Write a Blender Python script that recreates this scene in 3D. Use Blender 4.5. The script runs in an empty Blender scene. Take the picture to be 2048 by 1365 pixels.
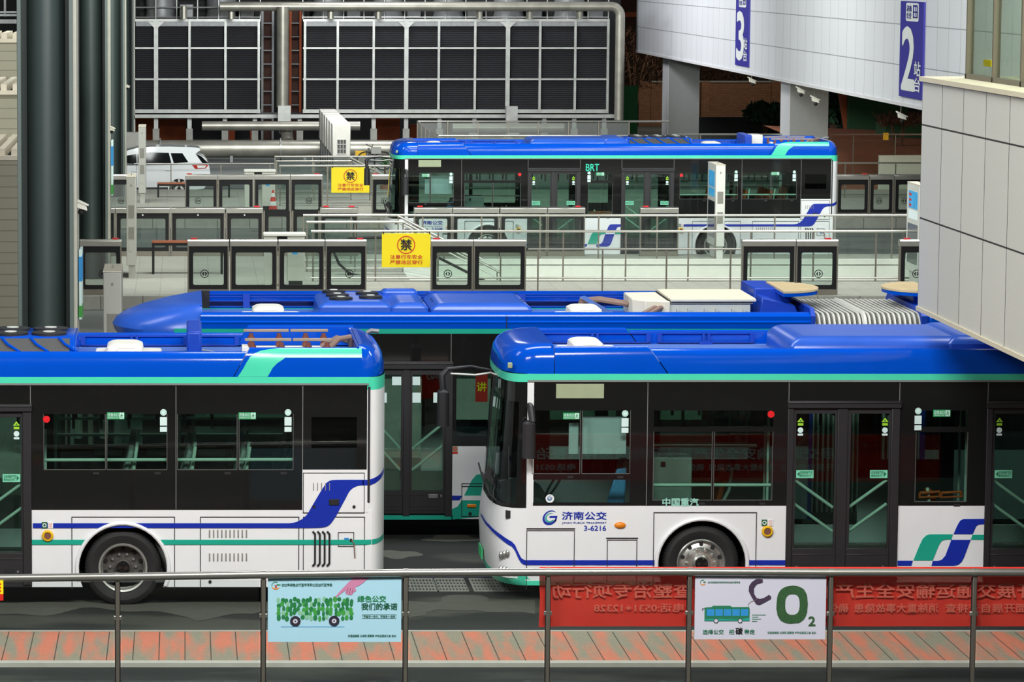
import bpy, bmesh, math, random
from mathutils import Vector, Matrix
random.seed(7)
SC = bpy.context.scene
COL = SC.collection
R = math.radians

# ------------------------------------------------------------------ camera
F, CX, CY = 7000.0, 370.0, 682.5            # the frame is cut off-centre: the lens axis meets it at x = 370
PITCH, CAMH = R(6.2), 8.24
cam_data = bpy.data.cameras.new('camera')
cam_data.sensor_width = 36.0
cam_data.lens = F * 36.0 / 2048.0
cam_data.shift_x = (1024.0 - CX) / 2048.0
cam_data.clip_end = 900.0
cam = bpy.data.objects.new('camera', cam_data)
cam.location = (0, 0, CAMH)
cam.rotation_euler = (R(90) - PITCH, 0, 0)
COL.objects.link(cam)
SC.camera = cam

# ------------------------------------------------------------------ world, lamps, exposure
SC.view_settings.view_transform = 'Standard'
SC.view_settings.look = 'None'
SC.view_settings.gamma = 1.0
SC.view_settings.use_curve_mapping = False
SC.view_settings.exposure = 0.0
SC.cycles.max_bounces = 10
SC.cycles.transparent_max_bounces = 40
SC.cycles.sample_clamp_indirect = 4.0
SC.cycles.caustics_reflective = False
SC.cycles.caustics_refractive = False
SC.render.film_transparent = False
world = bpy.data.worlds.new('dusk_under_canopy')
SC.world = world
world.use_nodes = True
bg = world.node_tree.nodes['Background']
bg.inputs[0].default_value = (0.36, 0.42, 0.44, 1)
bg.inputs[1].default_value = 0.16


def lamp(name, loc, size, power, color=(1, 0.97, 0.92), aim=None, size_y=None):
    d = bpy.data.lights.new(name, 'AREA')
    d.shape = 'RECTANGLE'
    d.size, d.size_y = size, size_y or size
    d.energy, d.color = power, color
    o = bpy.data.objects.new(name, d)
    o.location = loc
    if aim:
        v = Vector(aim) - Vector(loc)
        o.rotation_euler = v.to_track_quat('-Z', 'Y').to_euler()
    COL.objects.link(o)
    return o


# high-bay luminaires under the terminal canopy, in rows over the lanes
for lx, k, kt in ((-9, .74, .35), (4, 1.12, .62), (17, 1.42, 1.0)):
    lamp('canopy_lamp', (lx, 28, 14.5), 7, 3300 * k, (1, 0.98, 0.95), aim=(lx * .6 + 2, 44, 1.5), size_y=3)
    lamp('canopy_lamp', (lx, 50, 14.0), 8, 1700 * kt, (0.95, 0.98, 1.0), size_y=3)
    lamp('canopy_lamp', (lx, 70, 14.0), 8, 900, (0.98, 1, 0.95), aim=(lx, 84, 0), size_y=3)
    lamp('canopy_lamp', (lx * 1.1, 85, 14.0), 9, 2150, (0.96, 1, 0.96), aim=(lx * 1.1, 97, 0), size_y=3)
lamp('canopy_lamp', (-4, 112, 12.0), 8, 1150, (0.95, 1, 0.97), aim=(0, 118, 0), size_y=3)
lamp('canopy_lamp', (12, 112, 12.0), 8, 1000, (0.95, 1, 0.97), aim=(12, 118, 0), size_y=3)
lamp('yard_fill', (5, 128, 9.5), 5, 3300, (0.95, 0.97, 1.0), aim=(7, 148, 3.5), size_y=2)  # unseen fill aimed at the cooling towers
lamp('wing_fill', (6, 112, 18), 6, 1750, (1, 0.99, 0.97), aim=(21, 112, 6), size_y=4)  # added unseen fill for the nearer part of the white wing
lamp('yard_fill', (26, 168, 6), 3, 260, (1, .84, .68), aim=(25, 176, 2), size_y=1)  # added warm fill, brightens the brick wall
lamp('yard_fill', (30, 121, 3.8), 2, 260, (1, .9, .75), aim=(27, 131, 0), size_y=1)  # added fill under the wing, brightens the slope and column
lamp('room_fill', (11.4, 40, 10.6), 2.0, 330, (.93, 1, .88), size_y=8)  # added unseen fill, brightens the panes of the glass room
lamp('wing_fill', (8, 145, 16), 6, 3300, (0.97, 0.98, 1), aim=(21, 150, 6), size_y=4)  # added unseen fill, brightens the far end of the white wing


# ------------------------------------------------------------------ pixel helpers (2048 x 1365 frame)
def P(px, py, Y):
    u, v = (px - CX) / F, (CY - py) / F
    dy = math.cos(PITCH) + v * math.sin(PITCH)
    dz = -math.sin(PITCH) + v * math.cos(PITCH)
    k = Y / dy
    return Vector((u * k, Y, CAMH + dz * k))


def PX(px, Y, z=1.0):
    return (px - CX) / F * (Y * math.cos(PITCH) + (CAMH - z) * math.sin(PITCH))


def PZ(py, Y):
    return P(CX, py, Y).z


def G(px, py, z=0.0):
    u, v = (px - CX) / F, (CY - py) / F
    dy = math.cos(PITCH) + v * math.sin(PITCH)
    dz = -math.sin(PITCH) + v * math.cos(PITCH)
    k = (z - CAMH) / dz
    return Vector((u * k, dy * k, z))


# ------------------------------------------------------------------ materials
def lin(c):
    out = []
    for v in c:
        v = v / 255.0
        out.append(v / 12.92 if v <= 0.04045 else ((v + 0.055) / 1.055) ** 2.4)
    return (*out, 1.0)


MATS = {}


def mat(name, rgb, rough=0.5, metal=0.0, noise=0.06, scale=6.0, bump=0.0, coat=0.0, spec=0.5, emit=None, stretch=(1, 1, 1)):
    m = bpy.data.materials.new(name)
    MATS[name] = m
    m.use_nodes = True
    nt = m.node_tree
    b = nt.nodes['Principled BSDF']
    c = lin(rgb)
    b.inputs['Roughness'].default_value = rough
    b.inputs['Metallic'].default_value = metal
    b.inputs['Specular IOR Level'].default_value = spec
    b.inputs['Coat Weight'].default_value = coat
    b.inputs['Coat Roughness'].default_value = 0.05
    tc = nt.nodes.new('ShaderNodeTexCoord')
    mp = nt.nodes.new('ShaderNodeMapping')
    mp.inputs['Scale'].default_value = stretch
    nz = nt.nodes.new('ShaderNodeTexNoise')
    nz.inputs['Scale'].default_value = scale
    nz.inputs['Detail'].default_value = 5.0
    nt.links.new(tc.outputs['Object'], mp.inputs['Vector'])
    nt.links.new(mp.outputs['Vector'], nz.inputs['Vector'])
    mx = nt.nodes.new('ShaderNodeMix')
    mx.data_type = 'RGBA'
    mx.inputs[6].default_value = tuple(max(0, v * (1 - noise * 1.6)) for v in c[:3]) + (1,)
    mx.inputs[7].default_value = tuple(min(1, v * (1 + noise * 1.6)) for v in c[:3]) + (1,)
    nt.links.new(nz.outputs['Fac'], mx.inputs[0])
    nt.links.new(mx.outputs[2], b.inputs['Base Color'])
    if bump:
        bp = nt.nodes.new('ShaderNodeBump')
        bp.inputs['Strength'].default_value = bump
        bp.inputs['Distance'].default_value = 0.02
        nt.links.new(nz.outputs['Fac'], bp.inputs['Height'])
        nt.links.new(bp.outputs['Normal'], b.inputs['Normal'])
    if emit:
        b.inputs['Emission Color'].default_value = c
        b.inputs['Emission Strength'].default_value = emit
    return m


def glass(name, tint, gloss=1.0, rough=0.01, base=0.0):
    """thin clear or tinted pane: transmitted light is tinted, the surface reflects by Fresnel"""
    m = bpy.data.materials.new(name)
    MATS[name] = m
    m.use_nodes = True
    nt = m.node_tree
    nt.nodes.clear()
    out = nt.nodes.new('ShaderNodeOutputMaterial')
    tr = nt.nodes.new('ShaderNodeBsdfTransparent')
    tr.inputs[0].default_value = (*tint, 1)
    gl = nt.nodes.new('ShaderNodeBsdfGlossy')
    gl.inputs['Roughness'].default_value = rough
    fr = nt.nodes.new('ShaderNodeFresnel')
    ge = nt.nodes.new('ShaderNodeNewGeometry')
    io = nt.nodes.new('ShaderNodeMath')               # both faces of a pane reflect like the outside of glass
    io.operation = 'MULTIPLY_ADD'
    io.inputs[1].default_value = 1 / 1.5 - 1.5
    io.inputs[2].default_value = 1.5
    nt.links.new(ge.outputs['Backfacing'], io.inputs[0])
    nt.links.new(io.outputs[0], fr.inputs['IOR'])
    ml = nt.nodes.new('ShaderNodeMath')
    ml.operation = 'MULTIPLY_ADD'
    ml.inputs[1].default_value = gloss
    ml.inputs[2].default_value = base
    ml.use_clamp = True
    mx = nt.nodes.new('ShaderNodeMixShader')
    nt.links.new(fr.outputs[0], ml.inputs[0])
    nt.links.new(ml.outputs[0], mx.inputs[0])
    nt.links.new(tr.outputs[0], mx.inputs[1])
    nt.links.new(gl.outputs[0], mx.inputs[2])
    nt.links.new(mx.outputs[0], out.inputs[0])
    return m


def tile_mat(name, axes, w, h, rgb, joint, gap=0.02, rough=0.55, vary=0.04, rot=0.0, offset=(0, 0), noise=0.05, nscale=14, bump=0.0, shift=0.0):
    """rectangular panels w x h with thin joints, laid in the two named object axes"""
    m = bpy.data.materials.new(name)
    MATS[name] = m
    m.use_nodes = True
    nt = m.node_tree
    b = nt.nodes['Principled BSDF']
    b.inputs['Roughness'].default_value = rough
    tc = nt.nodes.new('ShaderNodeTexCoord')
    sp = nt.nodes.new('ShaderNodeSeparateXYZ')
    cb = nt.nodes.new('ShaderNodeCombineXYZ')
    mp = nt.nodes.new('ShaderNodeMapping')
    mp.inputs['Rotation'].default_value = (0, 0, rot)
    mp.inputs['Location'].default_value = (offset[0], offset[1], 0)
    nt.links.new(tc.outputs['Object'], sp.inputs[0])
    nt.links.new(sp.outputs['xyz'.index(axes[0])], cb.inputs[0])
    nt.links.new(sp.outputs['xyz'.index(axes[1])], cb.inputs[1])
    nt.links.new(cb.outputs[0], mp.inputs[0])
    br = nt.nodes.new('ShaderNodeTexBrick')
    br.offset = shift
    br.squash = 1.0
    br.inputs['Scale'].default_value = 1.0
    br.inputs['Mortar Size'].default_value = gap
    br.inputs['Mortar Smooth'].default_value = 0.0
    br.inputs['Brick Width'].default_value = w
    br.inputs['Row Height'].default_value = h
    c = lin(rgb)
    br.inputs['Color1'].default_value = tuple(v * (1 - vary) for v in c[:3]) + (1,)
    br.inputs['Color2'].default_value = tuple(min(1, v * (1 + vary)) for v in c[:3]) + (1,)
    br.inputs['Mortar'].default_value = lin(joint)
    nt.links.new(mp.outputs[0], br.inputs['Vector'])
    nz = nt.nodes.new('ShaderNodeTexNoise')
    nz.inputs['Scale'].default_value = nscale
    nz.inputs['Detail'].default_value = 6
    nt.links.new(tc.outputs['Object'], nz.inputs['Vector'])
    rp = nt.nodes.new('ShaderNodeMapRange')
    rp.inputs[3].default_value = 1 - noise * 2
    rp.inputs[4].default_value = 1 + noise * 2
    nt.links.new(nz.outputs['Fac'], rp.inputs[0])
    vm = nt.nodes.new('ShaderNodeVectorMath')
    vm.operation = 'SCALE'
    nt.links.new(br.outputs['Color'], vm.inputs[0])
    nt.links.new(rp.outputs[0], vm.inputs['Scale'])
    nt.links.new(vm.outputs[0], b.inputs['Base Color'])
    if bump:
        bp = nt.nodes.new('ShaderNodeBump')
        bp.inputs['Strength'].default_value = bump
        bp.inputs['Distance'].default_value = 0.01
        nt.links.new(br.outputs['Fac'], bp.inputs['Height'])
        bp.invert = True
        nt.links.new(bp.outputs['Normal'], b.inputs['Normal'])
    return m


def patch_mat(name, rgb_a, rgb_b, scale, lo, hi, rough=0.8, fine=40, stretch=(1, 1, 1), extra=None, spec=0.3):
    """two tones mixed by worn low-frequency patches plus grain"""
    m = bpy.data.materials.new(name)
    MATS[name] = m
    m.use_nodes = True
    nt = m.node_tree
    b = nt.nodes['Principled BSDF']
    b.inputs['Roughness'].default_value = rough
    b.inputs['Specular IOR Level'].default_value = spec
    tc = nt.nodes.new('ShaderNodeTexCoord')
    mp = nt.nodes.new('ShaderNodeMapping')
    mp.inputs['Scale'].default_value = stretch
    nt.links.new(tc.outputs['Object'], mp.inputs[0])
    n1 = nt.nodes.new('ShaderNodeTexNoise')
    n1.inputs['Scale'].default_value = scale
    n1.inputs['Detail'].default_value = 4
    nt.links.new(mp.outputs[0], n1.inputs['Vector'])
    mr = nt.nodes.new('ShaderNodeMapRange')
    mr.inputs[1].default_value = lo
    mr.inputs[2].default_value = hi
    nt.links.new(n1.outputs['Fac'], mr.inputs[0])
    mx = nt.nodes.new('ShaderNodeMix')
    mx.data_type = 'RGBA'
    mx.inputs[6].default_value = lin(rgb_a)
    mx.inputs[7].default_value = lin(rgb_b)
    nt.links.new(mr.outputs[0], mx.inputs[0])
    n2 = nt.nodes.new('ShaderNodeTexNoise')
    n2.inputs['Scale'].default_value = fine
    n2.inputs['Detail'].default_value = 4
    nt.links.new(tc.outputs['Object'], n2.inputs['Vector'])
    r2 = nt.nodes.new('ShaderNodeMapRange')
    r2.inputs[3].default_value = 0.78
    r2.inputs[4].default_value = 1.22
    nt.links.new(n2.outputs['Fac'], r2.inputs[0])
    vm = nt.nodes.new('ShaderNodeVectorMath')
    vm.operation = 'SCALE'
    nt.links.new(mx.outputs[2], vm.inputs[0])
    nt.links.new(r2.outputs[0], vm.inputs['Scale'])
    last = vm.outputs[0]
    if extra:                                     # joints: (width, height, rotation, gap, rgb)
        w, h, rot, gap, rgb = extra
        m2 = nt.nodes.new('ShaderNodeMapping')
        m2.inputs['Rotation'].default_value = (0, 0, rot)
        nt.links.new(tc.outputs['Object'], m2.inputs[0])
        br = nt.nodes.new('ShaderNodeTexBrick')
        br.offset = 0
        br.inputs['Scale'].default_value = 1
        br.inputs['Brick Width'].default_value = w
        br.inputs['Row Height'].default_value = h
        br.inputs['Mortar Size'].default_value = gap
        br.inputs['Mortar Smooth'].default_value = 0
        nt.links.new(m2.outputs[0], br.inputs['Vector'])
        m3 = nt.nodes.new('ShaderNodeMix')
        m3.data_type = 'RGBA'
        nt.links.new(br.outputs['Fac'], m3.inputs[0])
        nt.links.new(last, m3.inputs[6])
        m3.inputs[7].default_value = lin(rgb)
        last = m3.outputs[2]
    nt.links.new(last, b.inputs['Base Color'])
    return m


mat('bus_blue', (0, 74, 190), 0.13, coat=0.0, spec=0.35, noise=0.04, scale=2)
mat('bus_blue_matt', (2, 60, 172), 0.42, noise=0.10, scale=3)
mat('deck_blue', (70, 105, 178), 0.6, noise=0.12, scale=5, stretch=(.4, 6, 1))
mat('bus_blue_sheen', (40, 88, 190), 0.28, noise=0.10, scale=2.5, spec=0.5)  # paler blue: reflected light painted into the roof-top colour
mat('bus_teal', (72, 208, 172), 0.35, coat=0.2, noise=0.03)
mat('bus_green', (16, 160, 136), 0.35, coat=0.2, noise=0.03)
mat('bus_white', (226, 228, 230), 0.38, coat=0.2, noise=0.03, scale=3)
mat('stripe_blue', (12, 42, 160), 0.35, noise=0.03)
mat('band_black', (25, 25, 25), 0.05, noise=0.1, spec=0.5)
mat('door_black', (38, 37, 40), 0.42, noise=0.1)
mat('rubber', (26, 26, 27), 0.75, noise=0.15, scale=20)
mat('seam_black', (18, 18, 20), 0.7, noise=0)
mat('grey_gutter', (120, 122, 120), 0.5)
mat('interior_dark', (60, 63, 64), 0.7)
mat('interior_grey', (130, 134, 134), 0.6)
mat('cabinet_grey', (150, 156, 154), 0.5)
mat('seat_orange', (205, 92, 36), 0.5, noise=0.1)
mat('seat_grey', (150, 158, 156), 0.5)
mat('rail_pale', (226, 244, 234), 0.3, noise=0.03)
mat('shade_cloth', (236, 234, 250), 0.8)
mat('cloth_blue', (96, 160, 225), 0.8, noise=0.25, scale=40)
mat('sign_panel', (150, 160, 130), 0.6)
mat('white_plastic', (222, 220, 210), 0.5, noise=0.04)
mat('vent_mesh', (70, 70, 70), 0.6, noise=0.3, scale=60)
mat('fan_dark', (32, 34, 36), 0.5)
mat('fan_hub', (205, 210, 205), 0.4)
mat('red_lamp', (214, 30, 38), 0.35)
mat('marker_orange', (224, 128, 20), 0.3)
mat('cap_yellow', (232, 182, 30), 0.35)
mat('cap_brown', (120, 78, 62), 0.5)
mat('sticker_green', (40, 150, 92), 0.5)
mat('sticker_mint', (120, 205, 170), 0.5)
mat('sticker_white', (205, 228, 226), 0.5)
mat('sticker_lime', (150, 205, 40), 0.5)
mat('sticker_text', (16, 96, 70), 0.6)
mat('text_white', (232, 236, 234), 0.5)
mat('text_pale', (150, 205, 190), 0.5)
mat('text_brt', (45, 200, 170), 0.5)
mat('alloy', (206, 208, 204), 0.28, metal=0.9, noise=0.08)
mat('rim_dark', (74, 72, 68), 0.6, noise=0.2)
mat('pane_line', (84, 86, 84), 0.4)
mat('rim_grey', (176, 178, 172), 0.45, metal=0.6, noise=0.15)
mat('busbar', (168, 150, 128), 0.45, metal=0.4)
mat('insulator', (122, 70, 56), 0.5)
mat('cable', (128, 104, 92), 0.6, noise=0.2)
mat('battery_case', (222, 218, 198), 0.55, noise=0.05)
mat('battery_side', (196, 202, 196), 0.5)
mat('disc_tan', (196, 180, 146), 0.6, noise=0.1)
mat('bellows', (138, 138, 130), 0.75, noise=0.15)
mat('bellows_rib', (198, 198, 190), 0.5)
glass('bus_glass', (0.66, 0.78, 0.73), 1.2)
glass('bus_glass_dark', (0.30, 0.38, 0.35), 1.3)
glass('door_glass', (0.66, 0.78, 0.73), 1.2)
glass('screen_glass', (0.42, 0.52, 0.50), 1.0)

mat('steel', (186, 184, 176), 0.28, metal=0.85, noise=0.06)
mat('steel_dull', (132, 127, 116), 0.38, metal=0.7, noise=0.08)
mat('gate_black', (20, 21, 22), 0.25, noise=0.05)
glass('rail_glass', (0.955, 0.978, 0.968), 1.0)
glass('gate_glass', (0.84, 0.90, 0.875), 1.0)
glass('dusty_glass', (0.70, 0.75, 0.72), 1.0, rough=0.3, base=0.10)
glass('window_glass', (0.91, 0.95, 0.91), 1.0, base=0.03)
mat('totem_grey', (176, 176, 168), 0.42, noise=0.03)
mat('totem_white', (214, 214, 208), 0.42, noise=0.03)
mat('grille_grey', (132, 130, 122), 0.7, noise=0.2, scale=80)
mat('screen_blue', (60, 150, 205), 0.2, noise=0.5, scale=4, emit=0.5)
mat('screen_dark', (38, 42, 48), 0.15)
mat('screen_white', (210, 225, 225), 0.3, emit=0.3)
mat('sign_yellow', (252, 226, 6), 0.5, noise=0.02)
mat('sign_red', (206, 34, 26), 0.5, noise=0)
mat('ink_black', (16, 16, 16), 0.6, noise=0)
mat('bench_wood', (150, 86, 56), 0.6, noise=0.2, stretch=(1, 12, 12))
mat('console_white', (214, 214, 204), 0.45, noise=0.04)
mat('cone_red', (214, 62, 50), 0.5)
mat('cctv_white', (226, 224, 212), 0.4)
mat('pillar_paint', (60, 71, 69), 0.42, noise=0.04, scale=2)
mat('pillar_edge', (92, 104, 100), 0.42, noise=0.04)
mat('pillar_strip', (186, 184, 170), 0.5)
mat('car_white', (232, 236, 238), 0.25, coat=0.6, noise=0.01)
mat('car_glass', (14, 16, 18), 0.05)
mat('car_trim', (30, 31, 33), 0.5)
mat('tail_red', (190, 30, 24), 0.2)
mat('galv', (150, 152, 148), 0.42, metal=0.55, noise=0.2, scale=3)
mat('galv_dark', (118, 120, 120), 0.5, metal=0.4, noise=0.2)
mat('lagging', (140, 138, 127), 0.40, metal=0.55, noise=0.25, scale=2)
mat('louver', (44, 44, 47), 0.7, noise=0.2, scale=10)
mat('dull_black', (24, 24, 25), 0.9, noise=0.3)  # near-black for the back wall, wheel wells and fan decks
mat('rust_orange', (146, 68, 30), 0.8, noise=0.25, scale=4)
mat('rust_brown', (60, 35, 26), 0.85, noise=0.3, scale=4)
mat('concrete', (142, 142, 134), 0.85, noise=0.14, scale=4, bump=0.1)
mat('kerb', (168, 168, 158), 0.8, noise=0.1, scale=4)
mat('kerb_white', (206, 208, 198), 0.7, noise=0.06, scale=4)
mat('ac_white', (206, 204, 194), 0.5, noise=0.06)
mat('hedge_green', (38, 74, 44), 0.9, noise=0.4, scale=20)
mat('fence_green', (22, 92, 44), 0.8, noise=0.2)
mat('dry_twig', (92, 68, 50), 0.9, noise=0.3)
mat('leaf_green', (70, 140, 60), 0.7, noise=0.3)
mat('column_grey', (150, 152, 150), 0.6, noise=0.05)
mat('column_white', (214, 214, 216), 0.6, noise=0.03)  # white wing trim, also paints the light on column side faces
mat('earth_orange', (150, 92, 62), 0.9, noise=0.25, scale=1.5)
mat('fence_dark', (24, 26, 26), 0.8, noise=0.2)
mat('sign_indigo', (46, 40, 150), 0.45, noise=0.02)
mat('sill_cream', (206, 198, 172), 0.6, noise=0.04)
mat('frame_brown', (96, 90, 76), 0.45)
mat('wall_cream', (206, 208, 190), 0.8, noise=0.03)
mat('canopy_cream', (206, 198, 180), 0.6, noise=0.04)
mat('poster_blue', (166, 210, 226), 0.5, noise=0.015, scale=2)
mat('banner_print', (212, 98, 82), 0.8, noise=0.06)
mat('poster_grey', (204, 204, 218), 0.5, noise=0.015, scale=2)
mat('poster_green', (30, 132, 78), 0.6, noise=0.02)
mat('poster_green_dark', (10, 86, 56), 0.6, noise=0)
mat('print_green_a', (58, 150, 62), 0.6, noise=0.2, scale=60)
mat('print_green_b', (26, 118, 62), 0.6, noise=0.2, scale=60)
mat('print_green_c', (128, 186, 150), 0.6, noise=0.1, scale=60)
mat('print_tyre', (38, 34, 50), 0.6, noise=0)
mat('print_skin', (196, 126, 160), 0.6, noise=0.08, scale=30)
mat('print_bus_green', (34, 118, 84), 0.6, noise=0.05)
mat('print_bus_blue', (44, 140, 205), 0.6, noise=0.05)
mat('print_plum', (62, 46, 70), 0.7, noise=0.3, scale=50)
mat('print_hedge', (44, 84, 46), 0.8, noise=0.6, scale=90)
mat('print_orange', (232, 150, 60), 0.6, noise=0)
mat('logo_teal', (42, 160, 150), 0.4, noise=0)
mat('plate_green', (60, 190, 120), 0.5, noise=0.1)
mat('sticker_blue', (40, 120, 200), 0.5, noise=0)
mat('pale_mark', (76, 77, 69), 0.85, noise=0.12, scale=5)  # paler than the asphalt, for the band and patches in the lane
mat('drain_iron', (132, 134, 126), 0.7, noise=0.15, scale=10)
tile_mat('clad_white', 'yz', 1.5, 1.2, (226, 228, 232), (150, 152, 156), 0.014, 0.45, 0.02, noise=0.01)
tile_mat('clad_stone', 'yz', 1.2, 1.2, (196, 196, 186), (44, 40, 34), 0.011, 0.75, 0.03, noise=0.10, nscale=60)
tile_mat('paving', 'xy', 0.6, 0.6, (153, 153, 143), (130, 130, 122), 0.008, 0.75, 0.03, noise=0.06, nscale=3)
tile_mat('brick_wall', 'xz', 0.26, 0.085, (122, 88, 64), (92, 70, 54), 0.010, 0.9, 0.12, noise=0.1, nscale=4, shift=0.5)
tile_mat('kerb_blocks', 'xz', 1.0, 2.0, (150, 150, 142), (96, 96, 92), 0.012, 0.85, 0.05, noise=0.1, nscale=5)
tile_mat('siding', 'xz', 40.0, 0.22, (150, 148, 130), (122, 120, 106), 0.012, 0.7, 0.02, noise=0.08, nscale=40)
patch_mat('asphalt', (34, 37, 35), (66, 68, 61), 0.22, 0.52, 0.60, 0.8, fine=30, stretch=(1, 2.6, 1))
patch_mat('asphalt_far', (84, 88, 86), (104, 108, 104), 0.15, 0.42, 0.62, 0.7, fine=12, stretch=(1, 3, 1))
patch_mat('red_slabs', (134, 129, 111), (190, 112, 88), 1.4, 0.40, 0.60, 0.8, fine=24, stretch=(3.2, 0.45, 1), extra=(0.31, 60, 0.0, 0.006, (58, 56, 48)))


# ------------------------------------------------------------------ mesh builder
class MB:
    def __init__(self):
        self.v, self.f, self.m = [], [], []

    def add(self, verts, faces, mi=0):
        n = len(self.v)
        self.v += [tuple(p) for p in verts]
        for f in faces:
            self.f.append([n + i for i in f])
            self.m.append(mi)
        return self

    def box(self, x0, x1, y0, y1, z0, z1, mi=0):
        vs = [(x0, y0, z0), (x1, y0, z0), (x1, y1, z0), (x0, y1, z0), (x0, y0, z1), (x1, y0, z1), (x1, y1, z1), (x0, y1, z1)]
        return self.add(vs, [(0, 3, 2, 1), (4, 5, 6, 7), (0, 1, 5, 4), (1, 2, 6, 5), (2, 3, 7, 6), (3, 0, 4, 7)], mi)

    def prism(self, poly, a0, a1, axis='y', mi=0):
        """poly in the two other axes (xz, xy or yz), extruded along axis"""
        n = len(poly)

        def put(p, a):
            return (p[0], a, p[1]) if axis == 'y' else ((p[0], p[1], a) if axis == 'z' else (a, p[0], p[1]))
        vs = [put(p, a0) for p in poly] + [put(p, a1) for p in poly]
        fs = [tuple(range(n)), tuple(range(2 * n - 1, n - 1, -1))]
        fs += [(i, (i + 1) % n, n + (i + 1) % n, n + i) for i in range(n)]
        return self.add(vs, fs, mi)

    def grid(self, rows, mi=0, close_u=False):
        n = len(rows[0])
        vs = [p for r in rows for p in r]
        fs = []
        for j in range(len(rows) - 1):
            for i in range(n - (0 if close_u else 1)):
                k = (i + 1) % n
                fs.append((j * n + i, j * n + k, (j + 1) * n + k, (j + 1) * n + i))
        return self.add(vs, fs, mi)

    def tube(self, pts, r, n=8, mi=0, cap=True):
        pts = [Vector(p) for p in pts]
        rows = []
        prev = None
        for i, p in enumerate(pts):
            if i == 0:
                d = pts[1] - p
            elif i == len(pts) - 1:
                d = p - pts[i - 1]
            else:
                d = (pts[i + 1] - p).normalized() + (p - pts[i - 1]).normalized()
            d.normalize()
            if prev is None:
                up = Vector((0, 0, 1)) if abs(d.z) < 0.95 else Vector((0, 1, 0))
                a = d.cross(up).normalized()
            else:
                a = (prev - d * prev.dot(d)).normalized()
            prev = a
            b = a.cross(d).normalized()
            rr = r[i] if isinstance(r, (list, tuple)) else r
            rows.append([p + a * rr * math.cos(2 * math.pi * k / n) + b * rr * math.sin(2 * math.pi * k / n) for k in range(n)])
        self.grid(rows, mi, True)
        if cap:
            m = len(self.v)
            self.f.append(list(range(m - n, m)))
            self.m.append(mi)
            s = m - n * len(rows)
            self.f.append(list(range(s + n - 1, s - 1, -1)))
            self.m.append(mi)
        return self

    def lathe(self, prof, c, axis='z', n=32, mi=0):
        """prof: (radius, height along axis)"""
        rows = []
        for r, h in prof:
            row = []
            for k in range(n):
                a = 2 * math.pi * k / n
                p, q = r * math.cos(a), r * math.sin(a)
                row.append((c[0] + p, c[1] + q, c[2] + h) if axis == 'z' else ((c[0] + p, c[1] + h, c[2] + q) if axis == 'y' else (c[0] + h, c[1] + p, c[2] + q)))
            rows.append(row)
        return self.grid(rows, mi, True)

    def ball(self, c, rx, ry, rz, n=14, m=8, mi=0):
        rows = []
        for j in range(m + 1):
            t = math.pi * j / m
            rows.append([(c[0] + rx * math.sin(t) * math.cos(2 * math.pi * k / n), c[1] + ry * math.sin(t) * math.sin(2 * math.pi * k / n), c[2] + rz * math.cos(t)) for k in range(n)])
        return self.grid(rows, mi, True)

    def disc(self, c, r, t, axis='y', n=24, mi=0, sx=1.0):
        pts = [(r * sx * math.cos(2 * math.pi * k / n), r * math.sin(2 * math.pi * k / n)) for k in range(n)]
        if axis == 'y':
            return self.prism([(c[0] + p, c[2] + q) for p, q in pts], c[1], c[1] + t, 'y', mi)
        if axis == 'z':
            return self.prism([(c[0] + p, c[1] + q) for p, q in pts], c[2], c[2] + t, 'z', mi)
        return self.prism([(c[1] + p, c[2] + q) for p, q in pts], c[0], c[0] + t, 'x', mi)

    def ring(self, c, r0, r1, t, n=32, a0=0, a1=360, mi=0):
        """flat annulus (or arc) in xz with thickness t along y"""
        pts = [(c[0] + r1 * math.cos(R(a0 + (a1 - a0) * k / n)), c[2] + r1 * math.sin(R(a0 + (a1 - a0) * k / n))) for k in range(n + 1)]
        pin = [(c[0] + r0 * math.cos(R(a0 + (a1 - a0) * k / n)), c[2] + r0 * math.sin(R(a0 + (a1 - a0) * k / n))) for k in range(n + 1)]
        rows = [[(p[0], c[1], p[1]) for p in pts], [(p[0], c[1], p[1]) for p in pin], [(p[0], c[1] + t, p[1]) for p in pin], [(p[0], c[1] + t, p[1]) for p in pts]]
        rows.append(rows[0])
        return self.grid(rows, mi)

    def plate(self, x0, x1, z0, z1, holes, y0, y1, mi=0):
        """upright sheet with rectangular openings"""
        xs = sorted({x0, x1, *[min(max(h[0], x0), x1) for h in holes], *[min(max(h[1], x0), x1) for h in holes]})
        zs = sorted({z0, z1, *[min(max(h[2], z0), z1) for h in holes], *[min(max(h[3], z0), z1) for h in holes]})
        for k in range(len(zs) - 1):
            zc = (zs[k] + zs[k + 1]) / 2
            run = None
            for i in range(len(xs) - 1):
                xc = (xs[i] + xs[i + 1]) / 2
                hole = any(h[0] < xc < h[1] and h[2] < zc < h[3] for h in holes)
                if not hole and run is None:
                    run = xs[i]
                if run is not None and (hole or i == len(xs) - 2):
                    self.box(run, xs[i] if hole else xs[i + 1], y0, y1, zs[k], zs[k + 1], mi)
                    run = None
        return self

    def build(self, name, mats, parent=None, bevel=0.0, smooth=30, label=None, kind=None, local=False):
        if isinstance(mats, str):
            mats = [mats]
        me = bpy.data.meshes.new(name)
        off = Vector((0, 0, 0))
        root = parent
        while root is not None and root.parent is not None:
            root = root.parent
        if root is not None and not local:
            off = root.location.copy()
        me.from_pydata([(p[0] - off.x, p[1] - off.y, p[2] - off.z) for p in self.v], [], self.f)
        for s in mats:
            me.materials.append(MATS[s])
        for i, p in enumerate(me.polygons):
            p.material_index = self.m[i]
        bm = bmesh.new()
        bm.from_mesh(me)
        bmesh.ops.recalc_face_normals(bm, faces=bm.faces)
        bm.to_mesh(me)
        bm.free()
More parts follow.
